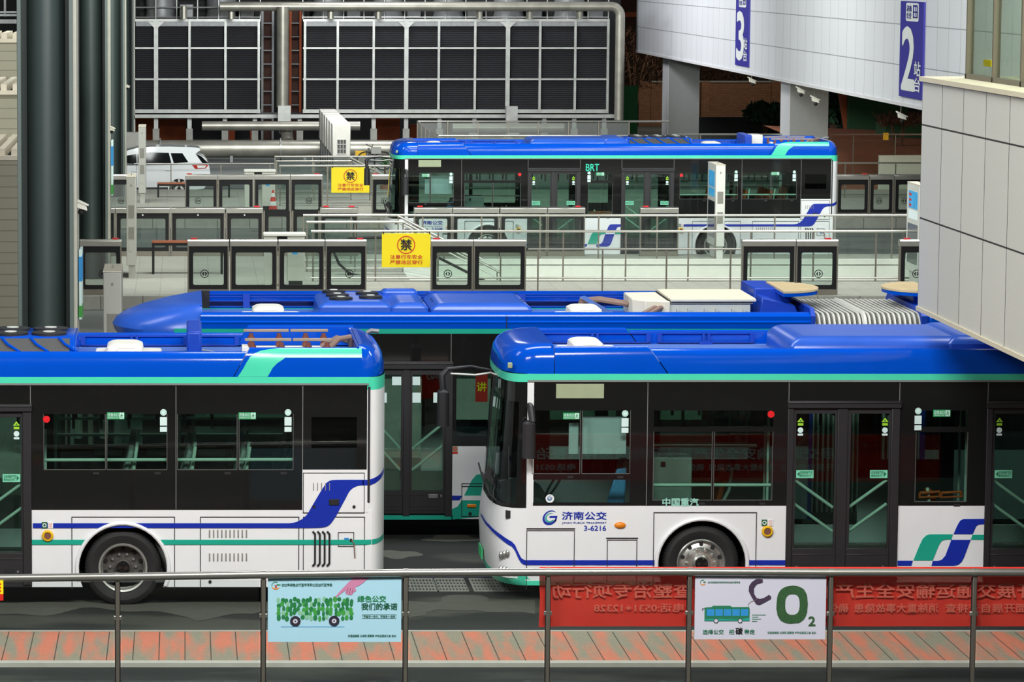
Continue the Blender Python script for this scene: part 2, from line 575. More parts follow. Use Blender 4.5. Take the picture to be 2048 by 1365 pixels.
        if smooth:
            for p in me.polygons:
                p.use_smooth = True
            me.set_sharp_from_angle(angle=R(smooth))
        o = bpy.data.objects.new(name, me)
        COL.objects.link(o)
        if parent is not None:
            o.parent = parent
        if bevel:
            md = o.modifiers.new('edge', 'BEVEL')
            md.width, md.segments, md.limit_method = bevel, 2, 'ANGLE'
        if label:
            o['label'] = label
        if kind:
            o['kind'] = kind
        return o


def thing(name, label, cat, loc=(0, 0, 0), group=None, rz=0.0):
    o = bpy.data.objects.new(name, None)
    COL.objects.link(o)
    o.location = loc
    o.rotation_euler = (0, 0, rz)
    o.empty_display_size = 0.2
    o['label'], o['category'] = label, cat
    if group:
        o['group'] = group
    return o


def tag(o, label, cat, group=None):
    o['label'], o['category'] = label, cat
    if group:
        o['group'] = group
    return o


def struct(o):
    o['kind'] = 'structure'
    return o


TEXTS = {}


def text_mesh(body, bold):
    key = (body, bold)
    if key not in TEXTS and bold:
        vs, fs, asp = text_mesh(body, 0)              # heavier strokes: the glyphs repeated with small shifts
        V, Fc = [], []
        for sx, sy in ((0, 0), (-1, 0), (1, 0), (0, -1), (0, 1), (-.7, -.7), (.7, .7), (-.7, .7), (.7, -.7)):
            n = len(V)
            V += [(u + sx * bold * .62 / asp, w + sy * bold * .62, float(n // len(vs))) for u, w, _ in vs]
            Fc += [tuple(n + i for i in f) for f in fs]
        TEXTS[key] = (V, Fc, asp)
    if key not in TEXTS:
        c = bpy.data.curves.new('glyphs', 'FONT')
        c.body = body
        c.resolution_u = 3
        c.align_x = 'LEFT'
        o = bpy.data.objects.new('glyphs', c)
        COL.objects.link(o)
        dg = bpy.context.evaluated_depsgraph_get()
        me = bpy.data.meshes.new_from_object(o.evaluated_get(dg))
        vs = [v.co.copy() for v in me.vertices]
        fs = [tuple(p.vertices) for p in me.polygons]
        bpy.data.objects.remove(o)
        bpy.data.curves.remove(c)
        bpy.data.meshes.remove(me)
        x0, x1 = min(v.x for v in vs), max(v.x for v in vs)
        y0, y1 = min(v.y for v in vs), max(v.y for v in vs)
        TEXTS[key] = ([((v.x - x0) / (x1 - x0), (v.y - y0) / (y1 - y0), 0.0) for v in vs], fs, (x1 - x0) / (y1 - y0))
    return TEXTS[key]


def text(mb, body, x0, x1, z0, z1, y, bold=0.0, mirror=False, mi=0):
    """lettering filling the upright rectangle x0..x1, z0..z1 at depth y"""
    vs, fs, _ = text_mesh(body, bold)
    return mb.add([((x1 - (x1 - x0) * u) if mirror else (x0 + (x1 - x0) * u), y - .0002 * k, z0 + (z1 - z0) * w) for u, w, k in vs], fs, mi)


def text_local(mb, body, conv, bold=0.0, mi=0):
    vs, fs, _ = text_mesh(body, bold)
    out = []
    for u, w, k in vs:
        p = conv(u, w)
        out.append((p[0] - .0008 * k, p[1], p[2]))
    return mb.add(out, fs, mi)


def line_quad(mb, a, b, w, y, t=0.004, mi=0):
    """thin bar between two (x, z) points at depth y"""
    dx, dz = b[0] - a[0], b[1] - a[1]
    L = math.hypot(dx, dz)
    nx, nz = -dz / L * w / 2, dx / L * w / 2
    return mb.prism([(a[0] + nx, a[1] + nz), (b[0] + nx, b[1] + nz), (b[0] - nx, b[1] - nz), (a[0] - nx, a[1] - nz)], y, y + t, 'y', mi)


def chaikin(pts, n=3):
    """rounded polyline, ends kept"""
    for _ in range(n):
        out = [pts[0]]
        for a, b in zip(pts, pts[1:]):
            out += [(a[0] * .75 + b[0] * .25, a[1] * .75 + b[1] * .25), (a[0] * .25 + b[0] * .75, a[1] * .25 + b[1] * .75)]
        pts = out + [pts[-1]]
    return pts


# ------------------------------------------------------------------ city bus (three of them share one build)
YR, YL = 44.65, 44.3
X0R = PX(966, YR + 1.25, 1.0)
X0L = PX(775, YL, 1.0) - 12.36
BW = 2.5                                           # body width
FX = 0.45                                          # depth of the bowed front


def sR(px, z=1.5): return PX(px, YR, z) - X0R
def zR(py): return PZ(py, YR)
def sL(px, z=1.5): return PX(px, YL, z) - X0L
def zL(py): return PZ(py, YL)
def QR(pts): return [(sR(a, zR(b)), zR(b)) for a, b in pts]
def QL(pts): return [(sL(a, zL(b)), zL(b)) for a, b in pts]


def bow(n, tip, corner, inset=0.0, e=3.2, w=BW, a0=0, a1=180, back=None):
    """plan points of the bowed front from near corner round to far corner"""
    pts = []
    for i in range(n + 1):
        a = R(a0 + (a1 - a0) * i / n)
        s, c = math.sin(a), math.cos(a)
        x = corner - (corner - tip) * abs(s) ** (2 / e)
        y = w / 2 - (w / 2 - inset) * math.copysign(abs(c) ** (2 / e), c)
        pts.append((x, y))
    return pts


def bow_rows(zs, n=28, **k):
    return [[(x, y, z) for x, y in bow(n, tip, corner, inset, **k)] for z, tip, corner, inset in zs]


FAIR = [(0.0, 2.965), (0.0, 3.10), (0.008, 3.17), (0.03, 3.23), (0.066, 3.268), (0.11, 3.282), (0.15, 3.27), (0.165, 3.22), (0.165, 3.08)]


def fair_y(z):
    for (y0, z0), (y1, z1) in zip(FAIR[:6], FAIR[1:6]):
        if z0 <= z <= z1:
            return y0 + (y1 - y0) * (z - z0) / (z1 - z0)
    return 0.13 if z > 3.2 else 0.0


def fairing(mb, x0, x1, s0=0.0, s1=0.0, lift=0.0, far=False):
    k = 1 + lift / 0.315
    rows = []
    for t in (0, 1):
        row = []
        for y, z in FAIR:
            zz = 2.965 + (z - 2.965) * k
            x = (x0 + s0 * (zz - 2.965)) if t == 0 else (x1 + s1 * (zz - 2.965))
            row.append((x, BW - y if far else y, zz))
        rows.append(row)
    mb.grid(rows)
    n = len(FAIR)
    for r in rows:
        mb.add(r, [tuple(range(n))])


def arch_poly(s0, s1, z0, z1, cx, r, cz=0.49, n=26):
    d = math.sqrt(r * r - (cz - z0) ** 2)
    a0 = math.atan2(z0 - cz, -d)
    a1 = math.atan2(z0 - cz, d)
    a0 = a0 % (2 * math.pi)
    pts = [(s0, z0)]
    for i in range(n + 1):
        a = a0 + (a1 - a0) * i / n
        pts.append((cx + r * math.cos(a), cz + r * math.sin(a)))
    return pts + [(s1, z0), (s1, z1), (s0, z1)]


def wheel(root, cx, cz, y, rear=False):
    t = MB().lathe([(0.30, 0.02), (0.33, 0.0), (0.42, -0.015), (0.462, 0.005), (0.485, 0.03), (0.49, 0.08), (0.49, 0.24), (0.46, 0.28), (0.30, 0.28)], (cx, y, cz), 'y', 48)
    for k in range(72):
        a = 2 * math.pi * k / 72
        ca, sa = math.cos(a), math.sin(a)
        t.add([(cx + r * math.cos(a + d), y + yy, cz + r * math.sin(a + d)) for r, yy, d in ((0.470, 0.004, -0.018), (0.470, 0.004, 0.018), (0.494, 0.032, 0.018), (0.494, 0.032, -0.018))], [(0, 1, 2, 3)])
    tyre = t.build('tyre', 'rubber', root)
    if rear:
        prof = [(0.315, 0.0), (0.305, -0.01), (0.290, 0.0), (0.275, 0.07), (0.265, 0.13), (0.20, 0.14), (0.10, 0.14), (0.10, 0.06), (0.07, 0.03), (0.001, 0.03)]
    else:
        prof = [(0.315, 0.0), (0.300, -0.012), (0.280, 0.0), (0.265, 0.035), (0.235, 0.02), (0.205, 0.012), (0.17, 0.03), (0.12, 0.03), (0.115, -0.03), (0.09, -0.05), (0.001, -0.05)]
    if rear:
        MB().lathe([(.318, .004), (.312, -.014), (.290, -.006), (.272, .07), (.266, .075)], (cx, y, cz), 'y', 48).build('rim_ring', 'rim_grey', root)
    rim = MB().lathe(prof, (cx, y, cz), 'y', 48).build('rim', 'rim_dark' if rear else 'alloy', root)
    hb = MB()
    yy = y + (0.115 if rear else -0.002)
    for k in range(10):
        a = 2 * math.pi * (k + .5) / 10
        hb.disc((cx + 0.248 * math.cos(a) if not rear else cx + 0.235 * math.cos(a), yy + (0.012 if not rear else 0.0), cz + (0.248 if not rear else 0.235) * math.sin(a)), 0.026, 0.02, n=12)
    hb.build('hand_hole', 'seam_black', rim)
    nb = MB()
    for k in range(10):
        a = 2 * math.pi * k / 10
        nb.disc((cx + 0.165 * math.cos(a), y + (0.10 if rear else 0.0), cz + 0.165 * math.sin(a)), 0.018, 0.04, n=8)
    nb.build('wheel_nut', 'galv_dark' if rear else 'alloy', rim)
    MB().lathe([(0.085, -0.053 if not rear else 0.025), (0.06, -0.075 if not rear else 0.0), (0.001, -0.08 if not rear else -0.005)], (cx, y, cz), 'y', 20).build('hub_cap', 'band_black', rim)


def swirl_logo(root, cx, cz, r, y=-0.006, name='emblem'):
    """slanted ring logo: blue outer crescent, teal inner stroke, crossbar"""
    m = MB()
    n = 40

    def sk(a, ra, k=0.18): return (cx + ra * math.cos(a) + k * ra * math.sin(a), cz + 1.02 * ra * math.sin(a))
    rows_o, rows_i = [], []
    for i in range(n + 1):
        a = R(52 + (345 - 52) * i / n)
        w = math.sin(math.pi * min(1, (i / n) * 0.62 + 0.06))
        rows_o.append(sk(a, r))
        rows_i.append(sk(a, r * (1 - 0.30 * w)))
    m.grid([[(p[0], y, p[1]) for p in rows_o], [(p[0], y, p[1]) for p in rows_i]], 0)
    ro, ri = [], []
    for i in range(n + 1):
        a = R(65 + (330 - 65) * i / n)
        w = math.sin(math.pi * min(1, (i / n) * 0.7 + 0.06))
        ro.append(sk(a, r * 0.66))
        ri.append(sk(a, r * (0.66 - 0.22 * w)))
    m.grid([[(p[0], y, p[1]) for p in ro], [(p[0], y, p[1]) for p in ri]], 1)
    m.prism([(cx - .05 * r, cz + .24 * r), (cx + 1.02 * r, cz + .24 * r), (cx + .82 * r, cz - .5 * r), (cx + .62 * r, cz - .62 * r), (cx + .72 * r, cz - .02 * r), (cx - .1 * r, cz - .02 * r)], y, y + .003, 'y', 0)
    return m.build(name, ['stripe_blue', 'logo_teal'], root, smooth=0)


def seat(root, s, y, z, m='seat_orange', face=1):
    """one passenger seat: cushion, tilted backrest; face 1 looks to the front (left)"""
    b = MB()
    h = 0.68
    for (ax, az, bx, bz, th) in ((0.02, .02, .20, h, .07),):
        b.prism([(s + face * ax, z + az), (s + face * bx, z + bz), (s + face * (bx + th), z + bz - .03), (s + face * (ax + th), z + az)], y, y + .42, 'y')
    b.prism([(s + face * .08, z), (s - face * .36, z + .04), (s - face * .38, z + .10), (s + face * .08, z + .08)], y, y + .42, 'y')
    o = b.build('seat', m, root, bevel=.03, label='orange moulded seat' if m == 'seat_orange' else 'grey moulded seat')
    MB().tube([(s + face * .12, y - .015, z + .15), (s + face * .26, y - .015, z + .42), (s + face * .30, y - .015, z + .72)], .022).build('grab_handle', 'rail_pale', o)
    MB().box(s - .22, s + .02, y + .08, y + .34, .36, z).build('seat_base', 'interior_grey', o)


def tiny_note(parent, s0, s1, z0, z1, y, m, lines, ink='sticker_text', nm='sticker', arrow=0):
    k = MB()
    k.box(s0, s1, y, y + .003, z0, z1, 0)
    h = (z1 - z0) / (len(lines) + .5)
    a0 = s0 + (.22 if arrow < 0 else .06) * (s1 - s0)
    a1 = s1 - (.22 if arrow > 0 else .06) * (s1 - s0)
    for i, t in enumerate(lines):
        zt = z1 - h * (i + .3)
        text(k, t, a0, a1, zt - h * .85, zt, y - .001, .02, mi=1)
    if arrow:
        ax = s0 + .13 * (s1 - s0) if arrow < 0 else s1 - .13 * (s1 - s0)
        d = .07 * (s1 - s0) * (1 if arrow > 0 else -1)
        zc, hh = (z0 + z1) / 2, (z1 - z0) * .32
        k.add([(ax - d, y - .001, zc - hh), (ax + d, y - .001, zc), (ax - d, y - .001, zc + hh)], [(0, 1, 2)], 1)
    return k.build(nm, [m, ink], parent, smooth=0)


def exit_sticker(parent, s0, s1, z0, z1, y):
    k = MB()
    k.box(s0, s1, y, y + .003, z0, z1, 0)
    w = s1 - s0
    text(k, '应急出口', s0 + .05 * w, s0 + .66 * w, z0 + .42 * (z1 - z0), z1 - .12 * (z1 - z0), y - .001, .02, mi=1)
    text(k, 'EMERGENCY EXIT', s0 + .05 * w, s0 + .66 * w, z0 + .12 * (z1 - z0), z0 + .32 * (z1 - z0), y - .001, .01, mi=1)
    px, pz = s0 + .84 * w, (z0 + z1) / 2
    h = z1 - z0
    k.box(px - .13 * w, px + .13 * w, y - .001, y, z0 + .08 * h, z1 - .08 * h, 1)
    k.disc((px, y - .003, pz + .26 * h), .09 * h, .001, n=10, mi=0)
    for a, b in (((px, pz + .16 * h), (px - .02 * w, pz - .05 * h)), ((px - .02 * w, pz - .05 * h), (px + .07 * w, pz - .32 * h)), ((px - .02 * w, pz - .05 * h), (px - .09 * w, pz - .28 * h)), ((px, pz + .1 * h), (px + .08 * w, pz)), ((px, pz + .1 * h), (px - .08 * w, pz + .02 * h))):
        line_quad(k, a, b, .1 * h, y - .003, .001, 0)
    return k.build('exit_sticker', ['sticker_green', 'sticker_white'], parent, smooth=0)


def round_sticker(parent, s, z, y):
    k = MB()
    k.disc((s, y, z + .12), .042, .003, n=20, mi=0)
    k.ring((s, y - .001, z + .12), .028, .034, .001, 20, mi=1)
    k.box(s - .045, s + .045, y, y + .003, z - .05, z + .06, 0)
    k.box(s - .045, s + .045, y, y + .003, z - .13, z - .065, 0)
    return k.build('notice_sticker', ['sticker_white', 'sticker_mint'], parent, smooth=0)


D1 = [sR(v) for v in (1573, 1585, 1673, 1693, 1780, 1797)]
DSH = sR(1970) - sR(1573)
D2 = [v + DSH for v in D1]
ZT = 2.49
ZDT = zR(817)
HEADZ = (zR(816), zR(802))
AXF, AXR = sR(1406), 8.97
W_HOLES = {
    'wa': (sR(1064), sR(1159), zR(948), ZT), 'wb': (sR(1163), sR(1259), zR(948), ZT), 'wc': (sR(1064), sR(1259), zR(1006), zR(960)),
    'wd': (sR(1306), sR(1544), zR(854), ZT), 'we': (sR(1306), sR(1423), zR(1001), zR(864)), 'wf': (sR(1427), sR(1544), zR(1001), zR(864)),
    'wg': (sR(1830), sR(1933), zR(854), ZT), 'wh': (sR(1830), sR(1933), zR(1004), zR(865)),
    'wi': (sL(88), sL(211), zL(940), ZT), 'wj': (sL(214), sL(334), zL(940), ZT), 'wk': (sL(355), sL(474), zL(940), ZT), 'wl': (sL(478), sL(586), zL(940), ZT),
    'wm': (11.38, 11.96, 2.05, 2.45)}


def door(root, D, near=True, stickers=True):
    fr = MB()
    fr.box(D[0], D[1], -.025, .05, .28, HEADZ[0])
    fr.box(D[4], D[5], -.025, .05, .28, HEADZ[0])
    fr.box(D[2], D[3], -.02, .05, .28, HEADZ[0])
    fr.build('door_frame', 'door_black', root, bevel=.008)
    hd = MB()
    hd.box(D[0] - .01, D[5] + .01, -.05, .05, HEADZ[0], HEADZ[1])
    hd.box(D[0] - .01, D[5] + .01, -.062, -.05, HEADZ[1] - .03, HEADZ[1] - .012)
    hd.build('door_header', 'door_black', root, bevel=.008)
    for i, (a, b) in enumerate(((D[1], D[2]), (D[3], D[4]))):
        g0, g1 = (a + .035, b - .03) if i == 0 else (a + .045, b - .025)
        gz0, gz1 = zR(1098), zR(828)
        lf = MB()
        lf.plate(a, b, .30, HEADZ[0] - .005, [(g0, g1, gz0, gz1)], 0.0, .035)
        lf.box(a + .01, b - .01, -.006, 0, gz0 - .085, gz0 - .07)
        leaf = lf.build('door_leaf', 'door_black', root, bevel=.004)
        MB().box(g0 - .01, g1 + .01, .012, .018, gz0 - .01, gz1 + .01).build('door_pane', 'door_glass', leaf)
        xh = a + .19 if i == 0 else a + .38
        MB().box(xh - .06, xh + .06, -.01, .0, .415, .49).box(xh - .04, xh + .04, -.012, -.008, .435, .465).build('latch', 'seam_black', leaf, bevel=.006)
        MB().disc((xh + (-.12 if i == 0 else .11), -.012, .45), .016, .012, n=12).build('lock', 'galv_dark', leaf)
        for zz in (zR(962), zR(1010)):
            dz = .36
            p, q = ((g0, .07, zz), (g1, .07, zz - dz)) if i == 0 else ((g1, .07, zz), (g0, .07, zz - dz))
            MB().tube([p, q], .021, 10).build('door_handrail', 'rail_pale', leaf)
        if stickers:
            sa, sb = (g0 + .01, g0 + .235) if i == 0 else (g1 - .235, g1 - .01)
            tiny_note(leaf, sa, sb, zR(957), zR(941), .006, 'sticker_mint', ['应急阀放气后', '推动此处开门'], arrow=-1 if i == 0 else 1)
            sc = g0 + .055 if i == 0 else g1 - .055
            k = MB()
            k.add([(sc - .045, .008, zR(845)), (sc + .045, .008, zR(845)), (sc, .008, zR(836))], [(0, 1, 2)], 0)
            k.box(sc - .035, sc + .035, .006, .01, zR(852), zR(847), 0)
            k.disc((sc, .006, zR(861)), .036, .003, n=20, mi=1)
            k.box(sc - .035, sc + .035, .006, .01, zR(872), zR(868), 1)
            k.add([(sc - .012, .006, zR(843.6)), (sc + .012, .006, zR(843.6)), (sc, .006, zR(839.5))], [(0, 1, 2)], 2)
            k.build('warning_sticker', ['sticker_lime', 'sticker_white', 'sticker_text'], leaf, smooth=0)


def far_wall(root, w=BW):
    """the side turned away: black band with tinted windows and door glass, white skirt"""
    m = MB()
    holes = [(1.0, 2.4, 1.5, 2.5), (2.5, 3.7, 1.5, 2.5), (4.0, 5.2, .6, 2.5), (5.5, 6.3, 1.5, 2.5), (6.5, 7.7, .6, 2.5), (8.0, 9.7, 1.75, 2.5), (9.85, 11.2, 1.75, 2.5)]
    m.plate(FX, 12.16, 1.25, 2.9, holes, w - .03, w)
    m.build('off_side_window_band', 'band_black', root, smooth=0)
    l = MB()
    l.plate(FX, 12.16, .25, 1.25, holes, w - .03, w)
    l.build('off_side_skirt', 'bus_white', root, smooth=0)
    for h in holes:
        MB().box(h[0] - .02, h[1] + .02, w - .02, w - .014, h[2] - .02, h[3] + .02).build('off_side_pane', 'bus_glass', root)


def roof_frame(root, spans, name='inner_roof_rail'):
    """stiffeners on the inner face of the far roof fairing"""
    m = MB()
    yy = BW - .18
    for a, b in spans:
        m.box(a, b, yy - .02, yy, 3.235, 3.25)
        m.box(a, b, yy - .03, yy, 3.115, 3.13)
        n = max(2, int((b - a) / .62))
        for i in range(n + 1):
            x = a + (b - a) * i / n
            if i % 3 == 1:
                m.box(x - .05, x - .02, yy - .05, yy, 3.10, 3.25)
                m.box(x + .02, x + .05, yy - .05, yy, 3.10, 3.25)
                m.prism([(x - .1, 3.1), (x + .1, 3.1), (x + .03, 3.15), (x - .03, 3.15)], yy - .09, yy, 'y')
            else:
                m.box(x - .03, x + .03, yy - .025, yy, 3.12, 3.245)
    return m.build(name, 'bus_blue_matt', root)


def soft_box(mb, x0, x1, y0, y1, z0, z1, r=.08, slope=0.0):
    """rounded hump: plan rectangle shrinking towards a rounded top"""
    rows = []
    for k in range(7):
        a = math.pi / 2 * k / 6
        ins = r * (1 - math.cos(a)) + slope * (k / 6)
        z = z0 if k == 0 else z1 - r + r * math.sin(a)
        if k == 0:
            ins = 0
        cr = .06
        pts = []
        for cxs, cys, st in ((x1 - ins - cr, y1 - ins - cr, 0), (x0 + ins + cr, y1 - ins - cr, 90), (x0 + ins + cr, y0 + ins + cr, 180), (x1 - ins - cr, y0 + ins + cr, 270)):
            for q in range(5):
                t = R(st + 90 * q / 4)
                pts.append((cxs + cr * math.cos(t), cys + cr * math.sin(t), z))
        rows.append(pts)
    mb.grid(rows, 0, True)
    mb.add(rows[-1], [tuple(range(len(rows[-1])))])
    return mb


def hatch(root, x0, x1, y0, y1, z):
    m = soft_box(MB(), x0, x1, y0, y1, z, z + .05, .02)
    h = m.build('roof_hatch', 'white_plastic', root)
    w = x1 - x0
    soft_box(MB(), x0 + .17 * w, x1 - .27 * w, y0 + .12, y1 - .12, z + .04, z + .185, .06, .07).build('hatch_dome', 'white_plastic', h)
    soft_box(MB(), x0 + .32 * w, x1 - .36 * w, y0 + .05, y0 + .2, z + .04, z + .13, .03).build('hatch_latch_box', 'white_plastic', h)
    MB().box(x1 - .14 * w, x1 - .05 * w, y0 + .04, y0 + .16, z + .045, z + .085).build('red_marker', 'red_lamp', h, bevel=.01)


def make_bus(label, x0, Y, brt=False, right=False, left=False, seats='seat_orange'):
    root = thing('city_bus', label, 'bus', (x0, Y, 0), 'blue and white city buses')

    def put(mb, name, m, parent=root, **k):
        return mb.build(name, m, parent, local=True, **k)
    # everything below is in bus coordinates: x from the front tip, y from the near side, z from the road
    keep = MB.build

    def lbuild(self, name, mats, parent=None, **k):
        k['local'] = True
        return keep(self, name, mats, parent, **k)
    MB.build = lbuild
    try:
        bus_parts(root, brt, right, left, seats)
    finally:
        MB.build = keep
    return root


def bus_parts(root, brt, right, left, seats):
    # chassis and floor
    MB().box(.55, 12.11, .06, BW - .06, .30, .36).build('floor_pan', 'interior_dark', root)
    MB().box(.6, 12.06, .35, BW - .35, .22, .30).box(4.0, 8.0, .5, 2.0, .16, .24).box(9.6, 11.76, .4, 2.1, .2, .3).build('undercarriage', 'seam_black', root)
    MB().box(.6, 12.11, .05, BW - .05, 2.86, 2.92).build('interior_ceiling', 'interior_grey', root)
    MB().box(8.0, 12.11, .80, BW - .80, .36, .95).box(8.0, AXR - .64, .06, .80, .36, .95).box(AXR + .64, 12.11, .06, .80, .36, .95).build('rear_platform', 'interior_dark', root)
    MB().box(AXR - .66, AXR + .66, .06, BW - .06, 1.09, 1.13).build('wheel_box_top', 'interior_dark', root)
    MB().box(11.16, 11.22, .06, BW - .06, .9, 2.86).build('rear_bulkhead', 'interior_dark', root)
    # skirt panels with wheel arches
    low = MB()
    low.prism(arch_poly(FX, D1[0], .25, 1.25, AXF, .57), 0, .03)
    sk1 = low.build('side_skirt', 'bus_white', root, smooth=0)
    sk2 = MB().box(D1[5], D2[0], 0, .03, .25, 1.25).build('side_skirt', 'bus_white', root, smooth=0)
    sk3 = MB().prism(arch_poly(D2[5], 12.16, .25, 1.25, AXR, .57), 0, .03).build('side_skirt', 'bus_white', root, smooth=0)
    MB().box(D1[0], D1[5], .005, .03, .25, .30).build('door_sill', 'door_black', root)
    MB().box(D2[0], D2[5], .005, .03, .25, .30).build('door_sill', 'door_black', root)
    for cx, sk in ((AXF, sk1), (AXR, sk3)):
        r = .588
        pts = [(cx + r * math.cos(R(a)), -.012, .49 + r * math.sin(R(a))) for a in range(-22, 203, 9)]
        MB().tube(pts, .026, 8).build('wheel_arch_lip', 'bus_white', sk)
        wl = MB()
        rows = [[(cx + .585 * math.cos(R(a)), y, .49 + .585 * math.sin(R(a))) for a in range(-22, 203, 9)] for y in (.02, .75)]
        wl.grid(rows)
        wl.box(cx - .58, cx + .58, .74, .76, .25, 1.07)
        wl.build('wheel_well', 'dull_black', root)
    wheel(root, AXF, .49, .06)
    wheel(root, AXF, .49, BW - .36)
    wheel(root, AXR, .49, .06, True)
    wheel(root, AXR, .49, BW - .36, True)
    # black window band with panes behind
    holes = list(W_HOLES.values())
    band = MB()
    band.plate(FX + .085, 12.09, 1.25, 2.865, holes + [(D1[0], D1[5], 1.2, HEADZ[1]), (D2[0], D2[5], 1.2, HEADZ[1])], 0, .02)
    bnd = band.build('window_band', 'band_black', root, smooth=0)
    for s in (sR(1293), D1[0] + .01, D1[5] - .01, D2[0] + .01, D2[5] - .01, sL(352), sL(605)):
        bot = HEADZ[1] if min(abs(s - v) for v in (D1[0], D1[5], D2[0], D2[5])) < .05 else 1.26
        MB().box(s - .004, s + .004, -.003, .0, bot, 2.85).build('band_seam', 'grey_gutter', bnd)
    for h in W_HOLES.values():
        w = MB().box(h[0] - .012, h[1] + .012, .008, .014, h[2] - .012, h[3] + .012).build('side_window', 'bus_glass_dark' if h[0] > 11 else 'bus_glass', root, smooth=0)
        if h[2] < 1.9 and h[3] > 2.0:
            fr = MB()
            for a, b, c, d in ((h[0], h[1], h[2] - .004, h[2] + .004), (h[0] - .004, h[0] + .004, h[2], h[3]), (h[1] - .004, h[1] + .004, h[2], h[3])):
                fr.box(a, b, -.003, .006, c, d)
            fr.build('pane_trim', 'pane_line', w)
            MB().box(h[1] - .16, h[1] - .08, -.008, 0, h[2] - .06, h[2] - .03).build('window_latch', 'door_black', w)
    MB().box(FX + .0, FX + .09, 0, .03, 1.25, 2.87).build('front_side_post', 'bus_white', root)
    # rear corner: white, rounded
    rr = []
    for z in (.25, .7, 1.25, 2.0, 2.72, 2.8):
        rr.append([(12.36 - (x - .0), y, z) for x, y in bow(20, .0, .27, 0, 3.0)])
    MB().grid(rr).build('rear_shell', 'bus_white', root)
    rr = [[(12.36 - x, y, z) for x, y in bow(20, .0, .27, 0, 3.0)] for z in (2.8, 2.965)]
    MB().grid(rr).build('rear_cornice', 'bus_teal', root)
    MB().box(12.10, 12.13, -.012, .02, 1.35, 2.84).build('corner_trim', 'door_black', root)
    # engine doors and vents at the tail
    ed = QL([(605, 940), (729, 1026)])
    pan = MB().box(ed[0][0], 12.11, -.006, .02, 1.22, ed[0][1]).build('engine_side_panel', 'bus_white', root)
    def frame(px0, px1, py0, py1, q, w=.012, bottom=True):
        ln = MB()
        (a, t), (b, bt) = q([(px0, py0), (px1, py1)])
        ln.box(a, b, -.0085, -.004, t - w, t)
        ln.box(a, a + w, -.0085, -.004, bt, t)
        ln.box(b - w, b, -.0085, -.004, bt, t)
        if bottom:
            ln.box(a, b, -.0085, -.004, bt, bt + w)
        ln.build('panel_seam', 'seam_black', root, smooth=0)
    frame(606, 729, 946, 1027, QL, .009)
    frame(606, 729, 1034, 1180, QL, .009, False)
    frame(400, 598, 1034, 1180, QL, .010, False)
    frame(143, 350, 1034, 1180, QL, .009, False)
    frame(676, 708, 1065, 1094, QL, .008)
    frame(1307, 1511, 1025, 1180, QR, .010, False)
    frame(1053, 1148, 1061, 1180, QR, .009, False)
    frame(1214, 1273, 1080, 1180, QR, .009, False)
    (a, t), (b, _) = QR([(1053, 1057), (1150, 1060)])
    MB().box(a, b, -.012, 0, t - .012, t).build('flap_hinge', 'seam_black', root, smooth=0)
    (a, t), (b, _) = QR([(1212, 1076), (1276, 1078)])
    MB().box(a, b, -.012, 0, t - .012, t).build('flap_hinge', 'seam_black', root, smooth=0)
    sl = MB()
    for py in (1068, 1115):
        for k in range(10):
            (s, z), = QL([(419 + 8.2 * k, py)])
            sl.box(s - .008, s + .008, -.012, 0, z - .05, z + .05)
    for k in range(5):
        (s, z), = QL([(627 + 8 * k, 974)])
        sl.box(s - .006, s + .006, -.012, 0, z - .05, z + .05)
    sl.build('vent_slot', 'grille_grey', root, bevel=.003)
    gl = MB()
    for k in range(4):
        (s, z), = QL([(630 + 9.6 * k, 1098)])
        gl.tube([(s - .03, -.012, z + .225), (s, -.014, z + .19), (s, -.014, z - .19), (s - .03, -.012, z - .225)], .014, 6)
    gl.build('engine_louvre', 'seam_black', root)
    (s, z), = QL([(668, 1005)])
    MB().box(s - .065, s + .065, -.02, -.004, z - .04, z + .04).build('flap_handle', 'seam_black', pan, bevel=.012)
    lk = MB()
    for p in ((628, 1014), (708, 1014), (702, 1081), (420, 1164)):
        (s, z), = QL([p])
        lk.disc((s, -.018, z), .02, .014, n=14)
    lk.build('panel_lock', 'seam_black', root)
    (s, z), = QL([(693, 1081)])
    MB().box(s - .03, s + .03, -.01, -.004, z - .03, z + .03).build('port_sticker', 'sticker_blue', root)
    (s, z), = QL([(708, 1100)])
    MB().tube([(s - .03, -.015, z + .13), (s, -.02, z + .08), (s + .01, -.02, z - .1)], .008, 6).build('port_cable', 'cable', root)
    # livery
    def strip(mb, m):
        mb.build('livery_stripe', m, root, smooth=40, label=('blue' if m == 'stripe_blue' else 'green') + ' livery stripe')
    if not right:
        top = [(66, 1047), (560, 1047), (590, 1047), (612, 1034), (622, 1016), (648, 972), (658, 961), (676, 960), (727, 960)]
        bot = [(727, 971), (714, 972), (700, 980), (690, 1000), (668, 1040), (656, 1054), (635, 1056.5), (560, 1056.5), (66, 1056.5)]
        lv = MB().prism(QL(chaikin(top) + chaikin(bot)), -.011, -.006, 'y', 0)

        def round_rear(lv, zt, zb, mi=0):
            p = [(12.36 - x, y - .006) for x, y in bow(24, .0, .27, 0, 3.0, a0=0, a1=60)]
            n = len(p) - 1
            lv.grid([[(x, y, zt[0] + (zt[1] - zt[0]) * i / n) for i, (x, y) in enumerate(p)], [(x, y, zb[0] + (zb[1] - zb[0]) * i / n) for i, (x, y) in enumerate(p)]], mi)
        lv.box(sL(725), 12.10, -.011, -.006, zL(971), zL(960), 0)
        round_rear(lv, (zL(960), zL(944)), (zL(972), zL(954)))
        strip(lv, 'stripe_blue')
